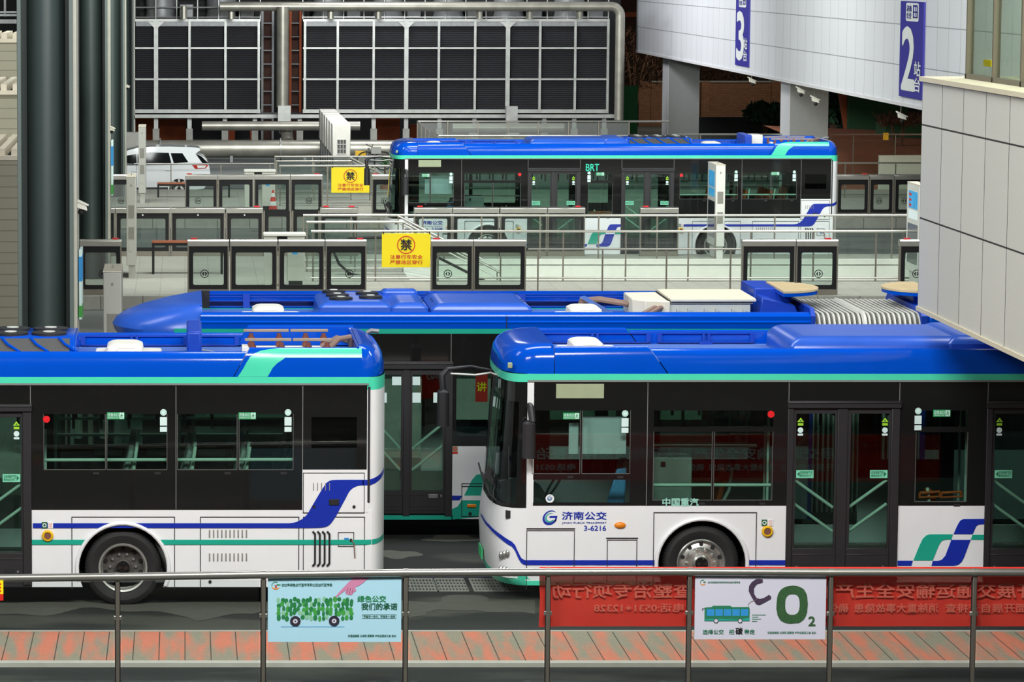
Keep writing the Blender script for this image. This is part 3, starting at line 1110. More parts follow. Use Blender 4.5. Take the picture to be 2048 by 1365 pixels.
        if left:
            a, b = sL(62), sL(730)
            t, u = zL(1080), zL(1090)
            dx = math.sqrt(.585 ** 2 - (t - .49) ** 2)
            a = D2[5]
            strip(MB().box(a, AXR - dx - .02, -.011, -.004, u, t), 'bus_green')
            lv = MB().box(AXR + dx + .02, 12.10, -.011, -.004, u, t)
            round_rear(lv, (t, t + .02), (u, u + .02))
            strip(lv, 'bus_green')
    # front stripe and mid panel device (all three carry it)
    t, u = zR(1121), zR(1131)
    dx = math.sqrt(.60 ** 2 - (t - .49) ** 2)
    front = MB().box(sR(1053), AXF - dx, -.008, 0, u, t)
    strip(MB().box(AXF + dx, D1[0], -.008, 0, u, t), 'stripe_blue')
    ow, oh = 1480, 960
    k = 3.592

    def Z8(pts): return QR([(ow + a / k, oh + b / k) for a, b in pts])
    strip(MB().prism(Z8([(1131, 582), (1241, 582), (1230, 618), (1131, 618)]), -.008, 0, 'y'), 'stripe_blue')
    strip(MB().prism(Z8([(1245, 580), (1290, 470), (1312, 425), (1335, 402), (1362, 392), (1528, 392), (1518, 430), (1475, 430), (1448, 440), (1428, 470), (1383, 580)]), -.008, 0, 'y'), 'bus_green')
    strip(MB().prism(Z8([(1376, 618), (1384, 584), (1420, 584), (1450, 575), (1475, 545), (1518, 432), (1656, 432), (1608, 560), (1590, 592), (1565, 612), (1535, 618)]), -.008, 0, 'y'), 'stripe_blue')
    strip(MB().prism(Z8([(1534, 391), (1560, 330), (1580, 296), (1605, 282), (1760, 281), (1760, 319), (1715, 321), (1695, 335), (1670, 391)]), -.008, 0, 'y'), 'stripe_blue')
    strip(MB().prism(Z8([(1670, 396), (1760, 396), (1760, 431), (1658, 431)]), -.008, 0, 'y'), 'bus_green')
    # the stripe runs on round the bowed nose
    nose = [(0, .46, .53), (2, .49, .56), (4, .54, .62), (8, .65, .73), (12, .70, .77), (20, .735, .805), (30, .78, .845), (38, .81, .87), (60, .875, .925), (90, .91, .95)]
    ru, rl = [], []
    for i in range(61):
        q = i / 60
        ang = 90 * q ** 1.6
        j = max(k for k in range(len(nose) - 1) if nose[k][0] <= ang + 1e-6)
        f = (ang - nose[j][0]) / (nose[j + 1][0] - nose[j][0])
        z0 = nose[j][1] + (nose[j + 1][1] - nose[j][1]) * f + (u - .46)
        z1 = nose[j][2] + (nose[j + 1][2] - nose[j][2]) * f + (t - .53)
        x, y = bow(1, -.030, FX, -.008, a0=ang, a1=ang)[0]
        ru.append((x, y, z1))
        rl.append((x, y, z0))
    front.grid([ru, rl])
    strip(front, 'stripe_blue')
    # lettering
    tx = MB()
    q = QR([(1124, 1040), (1213, 1024)])
    text(tx, '济南公交', q[0][0], q[1][0], q[0][1], q[1][1], -.006, .03)
    q = QR([(1124, 1049), (1213, 1044.5)])
    text(tx, 'JINAN PUBLIC TRANSPORT', q[0][0], q[1][0], q[0][1], q[1][1], -.006, .01)
    q = QR([(1168, 1062), (1212, 1052)])
    text(tx, '3-6216' if not brt else '3-6208', q[0][0], q[1][0], q[0][1], q[1][1], -.006, .03)
    tx.build('operator_lettering', 'stripe_blue', root, smooth=0, label='blue operator name and fleet number')
    (s, z), = QR([(1100, 1036)])
    swirl_logo(root, s, z, .094)
    tx = MB()
    q = QR([(1325, 1013), (1397, 997)])
    text(tx, '中国重汽', q[0][0], q[1][0], q[0][1], q[1][1], -.004, .05)
    tx.build('maker_lettering', 'text_pale', root, smooth=0)
    if brt:
        tx = MB()
        text(tx, 'BRT', 5.39, 5.75, 2.54, 2.73, -.004, .03)
        tx.build('route_lettering', 'text_brt', root, smooth=0)
    # stickers on the panes
    (a, z0), (b, z1) = QR([(1126, 839), (1159, 826)])
    exit_sticker(root, a, b, z0, z1, -.005)
    (s, z), = QR([(1250, 846)])
    round_sticker(root, s, z, -.005)
    (a, z0), (b, z1) = QR([(1866, 834), (1901, 820)])
    exit_sticker(root, a, b, z0, z1, -.005)
    (s, z), = QR([(1836, 841)])
    round_sticker(root, s, z, -.005)
    for px in (214, 477):
        (a, z0), (b, z1) = QL([(px, 839), (px + 35, 825)])
        exit_sticker(root, a, b, z0, z1, -.005)
    for px in (327, 576):
        (s, z), = QL([(px, 844)])
        round_sticker(root, s, z, -.005)
    hm = MB()
    for s, z in (QL([(93, 839)])[0], QR([(1542, 829)])[0]):
        hm.disc((s, -.005, z), .045, .003, n=20)
    hm.build('hammer_marker', 'red_lamp', root)
    # skirt notices and yellow fuel caps
    for s, z, zs in ((sR(1536), zR(1063), zR(1046)), (sL(95), zL(1072), zL(1051))):
        cp = MB().lathe([(.075, 0), (.072, -.03), (.06, -.04), (.048, -.04), (.045, -.02), (.001, -.02)], (s, 0, z), 'y', 28).build('yellow_cap', 'cap_yellow', root)
        MB().disc((s, -.03, z), .042, .012, n=20).build('cap_centre', 'cap_brown', cp)
        nt = MB()
        nt.box(s - .075, s - .005, -.012, -.004, zs - .04, zs + .04, 0)
        nt.ring((s - .04, -.014, zs), .016, .026, .002, 20, mi=1)
        nt.box(s + .005, s + .07, -.012, -.004, zs - .04, zs + .04, 1)
        for j in range(5):
            nt.box(s + .015, s + .06, -.013, -.012, zs + .025 - .014 * j, zs + .029 - .014 * j, 2)
        nt.build('cap_notice', ['poster_green_dark', 'text_white', 'sign_red'], root, smooth=0)
    (s, z), = QR([(1240, 1051)])
    MB().ball((s, -.01, z), .075, .03, .042).build('side_marker_lamp', 'marker_orange', root)
    # ---------------- front
    lo = [(.30, .02, FX, 0), (.45, 0, FX, 0), (.8, -.02, FX, 0), (1.05, .0, FX, 0), (1.22, .03, FX, 0)]
    fm = MB().grid(bow_rows(lo)).build('front_mask', 'bus_white', root)
    MB().grid(bow_rows([(.20, .06, FX + .25, .02), (.30, .015, FX + .04, -.004), (.36, .012, FX, -.004)])).build('front_lip', 'bus_teal', root)
    MB().box(FX, AXF - .6, -.004, .03, .21, .27).build('teal_skirt_edge', 'bus_teal', root)
    MB().grid(bow_rows([(1.22, .035, FX - .0, .004), (1.6, .06, FX, .004), (2.2, .10, FX, .004), (2.62, .13, FX, .004)], a0=7, a1=173)).build('windscreen', 'screen_glass', root)
    trm = MB().grid(bow_rows([(1.22, .03, FX - .002, .0), (2.8, .13, FX - .002, .0)], n=4, a0=0, a1=9)).grid(bow_rows([(1.22, .03, FX - .002, .0), (2.8, .13, FX - .002, .0)], n=4, a0=171, a1=180))
    trm.grid(bow_rows([(2.60, .13, FX - .002, 0), (2.87, .14, FX - .002, 0)]))
    trm.grid(bow_rows([(1.223, .028, FX - .004, -.002), (1.28, .032, FX - .004, -.002)], a0=3, a1=177))
    trm.build('screen_surround', 'band_black', root)
    dsg = MB().box(.24, .27, .45, 2.05, 2.5, 2.82)
    dsg.build('destination_display', 'screen_dark', root)
    tl = MB().grid(bow_rows([(2.86, .12, FX, -.004), (2.965, .115, FX, -.004)]))
    tl.box(FX, 12.11, -.006, .03, 2.885, 2.965)
    tl.box(FX, 12.11, BW - .03, BW + .006, 2.885, 2.965)
    tl.build('cornice_band', 'bus_teal', root)
    MB().box(FX, 12.11, -.016, .02, 2.862, 2.886).build('rain_gutter', 'grey_gutter', root)
    cap = [(2.965, .12, .79, -.001), (3.06, .125, .79, 0), (3.16, .15, .79, .012), (3.24, .20, .79, .04), (3.295, .29, .79, .10), (3.325, .42, .79, .18), (3.335, .60, .79, .30)]
    cm = MB()
    rows = bow_rows(cap, n=36, e=3.6)
    cm.grid(rows)
    cm.add(rows[-1], [tuple(range(len(rows[-1])))])
    cm.box(.76, .79, .1, BW - .1, 3.05, 3.32)
    cpo = cm.build('front_roof_cap', 'bus_blue', root)
    MB().box(.20, .26, .05, .12, 3.03, 3.10).build('clearance_lamp', 'sign_panel', cpo, bevel=.01)
    # grille bits, lamps, wiper on the nose
    nb = MB()
    for a in (18, 24, 30):
        x, y = bow(1, -.02, FX, 0, a0=a, a1=a)[0]
        nb.ball((x - .005, y - .005, .62 - .003 * (a - 18)), .03, .03, .055)
        nb.ball((x - .005, y - .005, .40), .03, .03, .05)
    nb.build('head_lamp', 'alloy', fm)
    MB().box(-.035, -.022, 1.0, 1.5, .38, .52).build('number_plate', 'plate_green', fm)
    wp = MB()
    wp.tube([(.22, .05, 1.16), (.02, .5, 1.33), (-.05, .85, 1.56)], .014, 6)
    wp.tube([(.06, .40, 1.24), (-.04, .9, 1.48), (-.06, 1.3, 1.62)], .012, 6)
    wp.box(.19, .25, .03, .09, 1.08, 1.18)
    wp.prism([(-.02, 1.62), (.18, 1.42), (.16, 1.36), (-.06, 1.56)], .55, .58, 'y')
    wp.prism([(.04, 1.66), (.17, 1.48), (.14, 1.42), (-.01, 1.60)], .75, .78, 'y')
    wp.build('wiper', 'rubber', root)
    # mirrors
    q = QR([(1041, 912), (1068, 838)])
    mr = soft_box(MB(), q[0][0], q[1][0] + .0, -.30, -.08, q[0][1], q[1][1], .05, .02).build('near_mirror', 'door_black', root)
    MB().tube([(FX + .03, -.0, zR(812)), (FX + .03, -.16, zR(815)), (FX + .05, -.2, zR(840))], [.045, .05, .04], 10).build('mirror_arm', 'door_black', mr)
    fmr = soft_box(MB(), -.56, -.40, 1.95, 2.2, 2.02, 2.52, .06, .02).build('far_mirror', 'door_black', root)
    MB().tube([(.28, 2.3, 2.72), (-.1, 2.25, 2.80), (-.42, 2.1, 2.78), (-.50, 2.08, 2.70), (-.48, 2.08, 2.5)], [.02, .02, .03, .05, .045], 10).build('mirror_arm', 'door_black', fmr)
    MB().tube([(.22, 2.1, 2.74), (-.05, 2.1, 2.70), (-.38, 2.1, 2.72)], .016, 8).build('mirror_stay', 'galv', fmr)
    # ---------------- roof
    MB().box(.7, 12.16, .1, BW - .1, 3.0, 3.10).build('roof_deck', 'deck_blue', root)
    a, b = sR(1088, 3.1), sR(1337, 3.0)
    e = sL(466, 3.0)
    for far in (False, True):
        for x0_, x1_, q0, q1, lift in ((.80, b - .012, 0, -.72, .03), (b + .004, e, -.72, .55, 0), (e + .012, 12.02, .55, 0, .10 if far else .05)):
            fr = MB()
            fairing(fr, x0_, x1_, q0, q1, lift, far)
            fr.build('roof_fairing', 'bus_blue', root)
    # teal sweep on the tail fairing, wrapped on its curve
    tz = [2.968, 3.02, 3.08, 3.14, 3.20, 3.214, 3.26, 3.30, 3.315, 3.328]
    lf = [475, 481, 487, 492, 498, 499, 507, 522, 538, 560]
    rt = [535, 540, 545, 554, 568, 729, 729, 729, 729, 729]
    sw = MB()
    kk = 1 + .05 / .315

    def fy(z): return fair_y(2.965 + (z - 2.965) / kk) - .004
    rows_a, rows_b = [], []
    for z, l, r_ in zip(tz, lf, rt):
        sa = max(sL(l, z), e + .02 + .55 * (z - 2.965))
        rows_a.append([(sa, fy(z), z), (sL(min(r_, 570), z), fy(z), z)])
        if r_ > 700:
            rows_b.append([(sL(570, z), fy(z), z), (12.02, fy(z), z)])
    sw.grid(rows_a)
    sw.grid(rows_b)
    if left or brt:
        sw.build('teal_sweep', 'bus_teal', root)
    # tail dome
    td = [(2.965, 0, .36, 0), (3.08, .0, .36, 0), (3.2, .03, .36, .02), (3.29, .09, .36, .07), (3.34, .18, .36, .14), (3.36, .30, .36, .2)]
    dm = MB()
    rows = [[(12.35 - x, y, z) for x, y in bow(28, tp, cr, ins, 3.0)] for z, tp, cr, ins in td]
    dm.grid(rows)
    dm.add(rows[-1], [tuple(range(len(rows[-1])))])
    dm.box(11.96, 11.99, .08, BW - .08, 3.0, 3.35)
    dm.build('tail_roof_dome', 'bus_blue', root)
    MB().tube([(12.18, 1.9, 3.33), (12.24, 1.9, 3.36), (12.34, 1.9, 3.35)], .03, 8).build('rear_camera', 'galv_dark', root)
    for sp in ((.85, 2.3), (2.45, 3.7), (8.4, 10.46)):
        roof_frame(root, [sp])
    # climate unit: smooth hood then a finned condenser with fans
    ac = soft_box(MB(), 3.86, 6.45, .30, 2.2, 3.09, 3.40, .16, .06).build('climate_unit', 'bus_blue_sheen', root)
    soft_box(MB(), 5.9, 6.6, .28, 2.22, 3.09, 3.42, .14, .05).build('unit_hood', 'bus_blue_sheen', ac)
    cu = MB().prism([(.34, 3.09), (.36, 3.22), (.72, 3.41), (1.78, 3.41), (2.14, 3.22), (2.16, 3.09)], 6.55, 8.36, 'x')
    con = cu.build('condenser_unit', 'bus_blue', root, bevel=.03)
    ms = MB()
    rowz = (((.332, 3.115), (.342, 3.215)), ((.385, 3.245), (.66, 3.39)))
    for (ya, za), (yb, zb_) in rowz:
        ms.add([(6.64, ya, za), (8.28, ya, za), (8.28, yb, zb_), (6.64, yb, zb_)], [(0, 1, 2, 3)])
    ms.build('side_mesh', 'vent_mesh', con, smooth=0)
    for j, ((ya, za), (yb, zb_)) in enumerate(rowz):
        for k in range(5):
            x = 6.66 + .37 * k
            MB().tube([(x + .24, ya - .008, za), (x + .08, (ya + yb) / 2 - .008, (za + zb_) / 2 + .012), (x, yb - .004, zb_ + .006)], .02, 6).build('lattice_bar', 'bus_blue', con)
    MB().tube([(6.6, .36, 3.235), (8.3, .36, 3.235)], .02, 6).build('lattice_bar', 'bus_blue', con)
    for fx in (6.95, 7.5, 8.0):
        for fy_ in (.95, 1.5):
            fn = MB().lathe([(.23, 0), (.23, .03), (.21, .035), (.08, .035), (.001, .035)], (fx, fy_, 3.41), 'z', 28).build('fan_guard', 'fan_dark', con)
            MB().disc((fx, fy_, 3.446), .08, .008, 'z', 16).build('fan_hub', 'fan_hub', fn)
    hatch(root, sL(186), sL(322), .75, 1.75, 3.10)
    hatch(root, sR(1136), sR(1256), .8, 1.75, 3.10)
    (a, _), (b, _) = QL([(370, 650), (407, 650)])
    MB().box(a + .02, b - .02, .45, 1.9, 3.08, 3.50).build('roof_box', 'bus_blue_matt', root, bevel=.03)
    if brt:
        MB().box(b + .08, b + .42, 1.3, 2.0, 3.1, 3.46).build('filter_box', 'white_plastic', root, bevel=.02)
    # charging rails
    cr = MB()
    for yy, zz in ((.62, 3.36), (1.75, 3.36)):
        cr.box(10.54, 11.14, yy - .03, yy + .03, zz, zz + .035)
        cr.box(11.16, 11.66, yy - .03, yy + .03, zz, zz + .035)
    cro = cr.build('charging_rail', 'busbar', root, bevel=.006)
    ins = MB()
    for x in (10.64, 11.01, 11.36, 11.60):
        for yy in (.62, 1.75):
            for j in range(5):
                ins.disc((x, yy, 3.13 + j * .042), .045 if j % 2 else .03, .045, 'z', 12)
    ins.build('insulator', 'insulator', cro)
    MB().box(10.52, 11.71, .5, .78, 3.09, 3.16).box(10.50, 10.58, .5, .8, 3.1, 3.3).build('rail_base', 'white_plastic', root, bevel=.01)
    MB().box(10.52, 11.71, 1.6, 1.9, 3.09, 3.16).build('rail_base', 'white_plastic', root, bevel=.01)
    MB().tube([(11.61, .9, 3.2), (11.76, 1.0, 3.34), (11.91, 1.1, 3.36), (11.95, 1.2, 3.2)], .04, 8).tube([(11.56, 1.4, 3.2), (11.76, 1.4, 3.32), (11.95, 1.5, 3.25)], .035, 8).build('power_cable', 'cable', root)
    MB().tube([(9.7, 1.0, 3.12), (10.0, 1.0, 3.20), (10.46, 1.0, 3.12)], .012, 6).build('roof_conduit', 'galv', root)
    # ---------------- doors, far side, cabin
    door(root, D1)
    door(root, D2)
    far_wall(root)
    rl = MB()
    rl.tube([(W_HOLES['we'][0], .10, zR(973)), (W_HOLES['wf'][1], .10, zR(973))], .022, 10)
    rl.tube([(W_HOLES['wi'][0], .10, zL(923)), (W_HOLES['wl'][1] + .02, .10, zL(922))], .022, 10)
    for z in (1.9, 2.12):
        rl.tube([(8.0, BW - .12, z), (11.16, BW - .12, z)], .02, 8)
        rl.tube([(2.4, BW - .12, z - .2), (3.8, BW - .12, z - .2)], .02, 8)
    for y in (.75, 1.75):
        rl.tube([(1.9, y, 2.42), (10.96, y, 2.42)], .018, 8)
    for s in (3.7, 5.5, 6.3, 7.95, 9.6):
        rl.tube([(s, .85, .4), (s, .85, 2.86)], .018, 8)
        rl.tube([(s + .1, 1.7, .4), (s + .1, 1.7, 2.86)], .018, 8)
    rl.build('handrail', 'rail_pale', root)
    st = MB()
    for i in range(24):
        s = 2.2 + i * .36
        for y in (.75, 1.75):
            st.box(s - .02, s + .02, y - .01, y + .01, 2.2, 2.42)
    st.build('hanging_strap', 'interior_dark', root)
    for s in (8.85, 9.6, 10.3, 10.9):
        for y in (.22, .68, 1.45, 1.9):
            if s < 10.76 or y > 1:
                seat(root, s, y, 1.32, seats)
    for s in (sR(1862), sR(1905)):
        seat(root, s, .12, .75, 'seat_orange', face=-1 if s < 6 else 1)
        hb = MB()
        hb.tube([(s - .13, .06, zR(988)), (s + .12, .06, zR(985.5)), (s + .14, .06, zR(995)), (s - .13, .06, zR(997)), (s - .13, .06, zR(988))], .02, 8)
        hb.build('seat_back_handle', 'seat_orange', root)
    q = QR([(1306, 1012), (1396, 926)])
    cb = MB().box(q[0][0], q[1][0], .5, 1.1, q[0][1] - .4, q[1][1]).build('fare_cabinet', 'cabinet_grey', root, bevel=.02)
    MB().box(q[0][0] + .16, q[0][0] + .22, .485, .5, q[1][1] - .12, q[1][1] - .06).build('cabinet_lock', 'seam_black', cb)
    for s in (2.5, 3.1):
        seat(root, s, 1.9, .75, seats)
    q = QR([(1140, 912), (1160, 850)])
    MB().box(q[0][0], q[1][0], .16, .17, q[0][1], q[1][1]).build('sun_shade', 'shade_cloth', root)
    q = QR([(1164, 912), (1256, 836)])
    MB().box(q[0][0], q[1][0], .16, .17, q[0][1], q[1][1]).build('sun_shade', 'shade_cloth', root)
    q = QR([(1112, 797), (1208, 768)])
    MB().box(q[0][0], q[1][0], -.003, .0, q[0][1], q[1][1]).build('route_display', 'sign_panel', root)
    ds = MB().prism([(1.55, .95), (1.75, 1.75), (1.86, 1.75), (1.7, .95)], .5, .95, 'y').box(1.2, 1.7, .5, .95, .85, .97)
    dso = ds.build('driver_seat', 'interior_dark', root, bevel=.03)
    MB().prism([(1.54, 1.2), (1.67, 1.66), (1.80, 1.68), (1.78, 1.2)], .46, .51, 'y').build('seat_cover', 'cloth_blue', dso, bevel=.02)
    MB().tube([(.9, .72 + .22 * math.cos(R(a)), 1.45 + .18 * math.sin(R(a))) if False else (.88 + .1 * math.sin(R(a)), .72 + .22 * math.cos(R(a)), 1.42 + .16 * math.sin(R(a))) for a in range(0, 361, 20)], .016, 6).build('steering_wheel', 'seam_black', root)
    MB().prism([(.2, .36), (.85, .36), (.85, 1.2), (.6, 1.32), (.2, 1.22)], .3, 2.2, 'y').build('dashboard', 'interior_dark', root, bevel=.03)
    MB().box(1.95, 1.98, .3, 1.35, .36, 1.55).build('cab_partition', 'interior_grey', root)
    k = MB().disc((sR(1100), .002, zR(998)), .055, .003, n=24)
    k.build('logo_sticker', 'text_white', root)
    swirl_logo(root, sR(1100), zR(997), .032, .0, 'sticker_emblem')

make_bus('blue and white bus with charging rails on its tail roof and a teal stripe', X0L, YL, left=True, seats='seat_grey')
make_bus('blue and white bus showing its nose, windscreen and fleet number 3-6216', X0R, YR, right=True)
YB = 95.5
make_bus('distant blue and white bus marked BRT above its doors, behind the glass railings', (PX(780, YB + 1.25, 1.5) + PX(1672, YB, 1.5) - 12.36) / 2, YB, brt=True)


# ------------------------------------------------------------------ articulated bus in the second lane
YA = 49.5
X0A = PX(225, YA + 1.25, 3.1)


def sA(px, z=3.2): return PX(px, YA, z) - X0A
def zA(py): return PZ(py, YA)
def QA(pts): return [(sA(a, zA(b)), zA(b)) for a, b in pts]


def articulated_bus():
    root = thing('articulated_bus', 'long blue bendy bus with grey bellows and white battery case on its roof', 'bus', (X0A, YA, 0))
    keep = MB.build

    def lbuild(self, name, mats, parent=None, **k):
        k['local'] = True
        return keep(self, name, mats, parent, **k)
    MB.build = lbuild
    try:
        W = 2.55
        e1, b0, b1 = sA(1622), sA(1625), sA(1848)
        end = b1 + 5.5
        # body: window band, skirt, floor, ceiling
        MB().box(.5, e1, .06, W - .06, .30, .36).build('floor_pan', 'interior_dark', root)
        MB().box(.5, e1, .05, W - .05, 2.84, 2.9).build('interior_ceiling', 'interior_grey', root)
        MB().box(.8, e1, .3, W - .3, .2, .3).build('undercarriage', 'seam_black', root)
        d0, d1 = sA(738, 1.5), sA(905, 1.5)
        ztop, zb = zA(668), zA(893)
        zh = zA(738)
        wins = [(1.2, 2.6, 1.5, 2.45), (2.75, 3.55, 1.5, 2.45), (sA(912, 1.5), sA(1010, 1.5), 1.5, zA(745)), (6.0, 7.2, 1.5, 2.45), (7.4, 8.8, 1.5, 2.45)]
        bd = MB()
        bd.plate(.45, e1, zb, ztop, wins + [(d0, d1, zb, zA(724))], 0, .02)
        bo = bd.build('window_band', 'band_black', root, smooth=0)
        s1 = sA(902, 2.5)
        MB().box(s1 - .004, s1 + .004, -.003, 0, zA(724), ztop).build('band_seam', 'grey_gutter', bo)
        for h in wins:
            MB().box(h[0] - .01, h[1] + .01, .008, .014, h[2] - .01, h[3] + .01).build('side_window', 'bus_glass', root, smooth=0)
        sk = MB()
        sk.prism(arch_poly(.45, d0, .30, zb, 2.75, .58), 0, .03)
        sk.build('side_skirt', 'bus_white', root, smooth=0)
        MB().prism(arch_poly(d1, e1, .30, zb, 8.3, .58), 0, .03).build('side_skirt', 'bus_white', root, smooth=0)
        for cx in (2.75, 8.3):
            wheel(root, cx, .49, .06, cx > 5)
            wheel(root, cx, .49, W - .36, cx > 5)
            MB().box(cx - .57, cx + .57, .5, .9, .3, 1.05).build('wheel_well', 'dull_black', root)
        # far side
        fw = [(1.2, 2.6, 1.4, 2.45), (2.9, 4.6, .5, 2.45), (5.0, 7.2, 1.4, 2.45), (7.4, 8.8, 1.4, 2.45)]
        MB().plate(.45, e1, 1.3, 2.9, fw, W - .03, W).build('off_side_window_band', 'band_black', root, smooth=0)
        MB().plate(.45, e1, .3, 1.3, fw, W - .03, W).build('off_side_skirt', 'bus_white', root, smooth=0)
        for h in fw:
            MB().box(h[0] - .01, h[1] + .01, W - .02, W - .014, h[2] - .01, h[3] + .01).build('off_side_pane', 'bus_glass', root)
        # door
        fr = MB()
        m0, m1, j0 = sA(806, 1.5), sA(820, 1.5), sA(890, 1.5)
        fr.box(d0, d0 + .1, -.02, .05, .34, zh)
        fr.box(j0, d1, -.02, .05, .34, zh)
        fr.box(m0, m1, -.015, .05, .34, zh)
        fr.build('door_frame', 'door_black', root, bevel=.008)
        MB().box(d0, d1, -.05, .05, zh, zA(724)).box(d0, d1, -.06, -.05, zA(729), zA(727)).build('door_header', 'door_black', root, bevel=.008)
        for i, (a, b) in enumerate(((d0 + .1, m0), (m1, j0))):
            g0, g1 = a + .03, b - .03
            gz0, gz1 = zA(983), zA(750)
            lf = MB().plate(a, b, .38, zh, [(g0, g1, gz0, gz1)], 0, .035)
            for py in (990, 1012, 1021):
                lf.box(a + .01, b - .01, -.008, 0, zA(py) - .008, zA(py))
            leaf = lf.build('door_leaf', 'door_black', root)
            MB().box(g0 - .01, g1 + .01, .012, .018, gz0, gz1).build('door_pane', 'door_glass', leaf)
            for z in (zA(850), zA(893)):
                p, q = ((g1, .07, z), (g0, .07, z - .36)) if i == 1 else ((g0, .07, z), (g1, .07, z - .36))
                MB().tube([p, q], .021, 10).build('door_handrail', 'rail_pale', leaf)
            MB().box(g0, g1, .08, .1, gz0, gz0 + .28).build('vent_grille', 'grille_grey', leaf)
            nt = MB()
            nt.box(g1 - .13 if i == 0 else g0 + .0, g1 if i == 0 else g0 + .11, .006, .01, zA(771), zA(754))
            nt.box(g0 if i == 0 else g0 + .0, g0 + .12, .006, .01, zA(806), zA(786))
            if i == 1:
                nt.box(g1 - .14, g1, .006, .01, zA(806), zA(786))
            nt.build('paper_notice', 'sticker_white', leaf)
            (s, z), = QA([(866, 993)])
            if i == 1:
                MB().box(s - .07, s + .07, -.012, 0, z - .03, z + .03).box(s + .1, s + .13, -.012, 0, z - .02, z + .02).build('latch', 'galv_dark', leaf, bevel=.006)
        # teal sweep on the skirt
        lv = MB()
        lv.prism(QA([(740, 1031), (905, 1031), (905, 1040), (740, 1040)]), -.006, 0, 'y', 0)
        lv.prism(QA([(903, 1019), (915, 1014), (923, 1002), (944, 960), (953, 950), (968, 948), (1030, 948), (1030, 991), (1012, 991), (985, 1020), (960, 1034), (903, 1040)]), -.006, 0, 'y', 0)
        lv.prism(QA([(904, 992), (925, 992), (919, 1001), (904, 1001)]), -.007, 0, 'y', 1)
        lv.prism(QA([(925, 992), (1030, 992), (1030, 1001), (921, 1001)]), -.0085, 0, 'y', 2)
        lv.build('livery_stripe', ['bus_green', 'stripe_blue', 'bus_white'], root, smooth=0, label='green and blue livery sweep')
        fl = MB()
        (a, t), (b, bt) = QA([(923, 967), (1010, 1034)])
        for c in ((a, b, t - .01, t), (a, a + .01, bt, t), (a, b, bt, bt + .01), (a, b, t - .05, t - .04)):
            fl.box(c[0], c[1], -.012, -.006, c[2], c[3])
        fl.build('panel_seam', 'seam_black', root, smooth=0)
        (s, z), = QA([(943, 1012)])
        MB().box(s - .065, s + .065, -.03, 0, z - .025, z + .025).build('side_marker_lamp', 'marker_orange', root, bevel=.012)
        (s, z), = QA([(940, 1028)])
        MB().disc((s, -.02, z), .025, .015, n=14).build('panel_lock', 'seam_black', root)
        (s, z), = QA([(910, 900)])
        st = MB().box(s - .04, s + .04, -.006, 0, z - .06, z + .05, 0).box(s - .04, s + .04, -.008, 0, z - .06, z - .03, 1)
        st.ring((s, -.009, z + .012), .02, .03, .002, 18, mi=1)
        line_quad(st, (s - .02, z + .03), (s + .02, z - .01), .008, -.009, .002, 1)
        st.build('warning_sticker', ['sign_panel', 'sign_red'], root, smooth=0)
        ps = MB()
        (a, z0), (b, z1) = QA([(951, 805), (976, 742)])
        ps.box(a, b, .03, .034, z1 - .19, z1, 0)
        ps.box(a, b, .03, .034, z0, z0 + .26, 0)
        text(ps, '讲', a + .02, b - .02, z1 - .30, z1 - .17, .028, .03, mi=1)
        ps.build('red_notice', ['sign_red', 'sign_yellow'], root, smooth=0)
        # roof: cornice, ribbed fairing, deck
        MB().box(.9, e1, -.006, .03, ztop, zA(658)).build('cornice_band', 'bus_green', root)
        zt = zA(628)
        prof = [(0, zA(658)), (0, zA(648.5)), (-.012, zA(647)), (-.012, zA(644)), (.01, zA(642)), (.01, zA(634)), (.03, zA(631)), (.07, zt), (.15, zt + .01), (.16, zt - .15)]
        for far in (False, True):
            m = MB()
            rows = []
            lift = .09 if far else 0
            for x in (1.28, sA(1013), sA(1013) + .008, e1):
                rows.append([(x, (W - y) if far else y, z if i < 3 else z + lift) for i, (y, z) in enumerate(prof)])
            m.grid(rows)
            o = m.build('roof_fairing', 'bus_blue', root)
        MB().box(sA(1012.5), sA(1014), -.014, 0, zA(657), zA(632)).build('fairing_joint', 'seam_black', o)
        rb = MB()
        yy = W - .17
        for z in (3.12, 3.2, 3.26, 3.3):
            rb.box(1.3, e1, yy - .02, yy, z, z + .012)
        for x in (2.0, 3.9, 6.1, 8.1):
            rb.box(x - .08, x + .02, yy - .05, yy, 3.1, 3.3)
        rb.build('inner_roof_rail', 'bus_blue_matt', root)
        MB().box(1.29, 1.42, yy - .04, yy, 3.08, 3.36).build('roof_seal', 'rubber', root)
        MB().box(1.2, e1, .1, W - .1, 3.0, 3.09).build('roof_deck', 'deck_blue', root)
        MB().box(1.3, e1, W - .24, W - .2, 3.09, 3.10).build('deck_trim', 'bus_green', root)
        # streamlined nose
        nz = [(2.80, .12, 1.3, 0), (2.92, .03, 1.3, 0), (3.0, .0, 1.3, .0), (3.08, .05, 1.3, .02), (3.16, .18, 1.3, .05), (3.24, .40, 1.3, .10), (3.31, .70, 1.3, .16), (3.355, 1.0, 1.3, .22), (3.37, 1.2, 1.3, .26)]
        m = MB()
        rows = [[(x, y, z) for x, y in bow(40, t, c, i, 2.3, W)] for z, t, c, i in nz]
        m.grid(rows)
        m.add(rows[-1], [tuple(range(len(rows[-1])))])
        m.box(1.27, 1.3, .2, W - .2, 3.0, 3.36)
        m.build('nose_roof_cap', 'bus_blue_sheen', root)
        ns = MB()
        ns.add([(.95, -.004, zA(661)), (1.3, -.004, zA(661)), (1.3, -.004, zA(658.4)), (1.05, -.004, zA(658.6))], [(0, 1, 2, 3)])
        ns.build('nose_stripe', 'bus_green', root)
        MB().grid([[(x, y, z) for x, y in bow(30, t, .45, .01, 3.0, W)] for z, t in ((1.2, .0), (2.0, .03), (2.85, .1))]).build('windscreen', 'screen_glass', root)
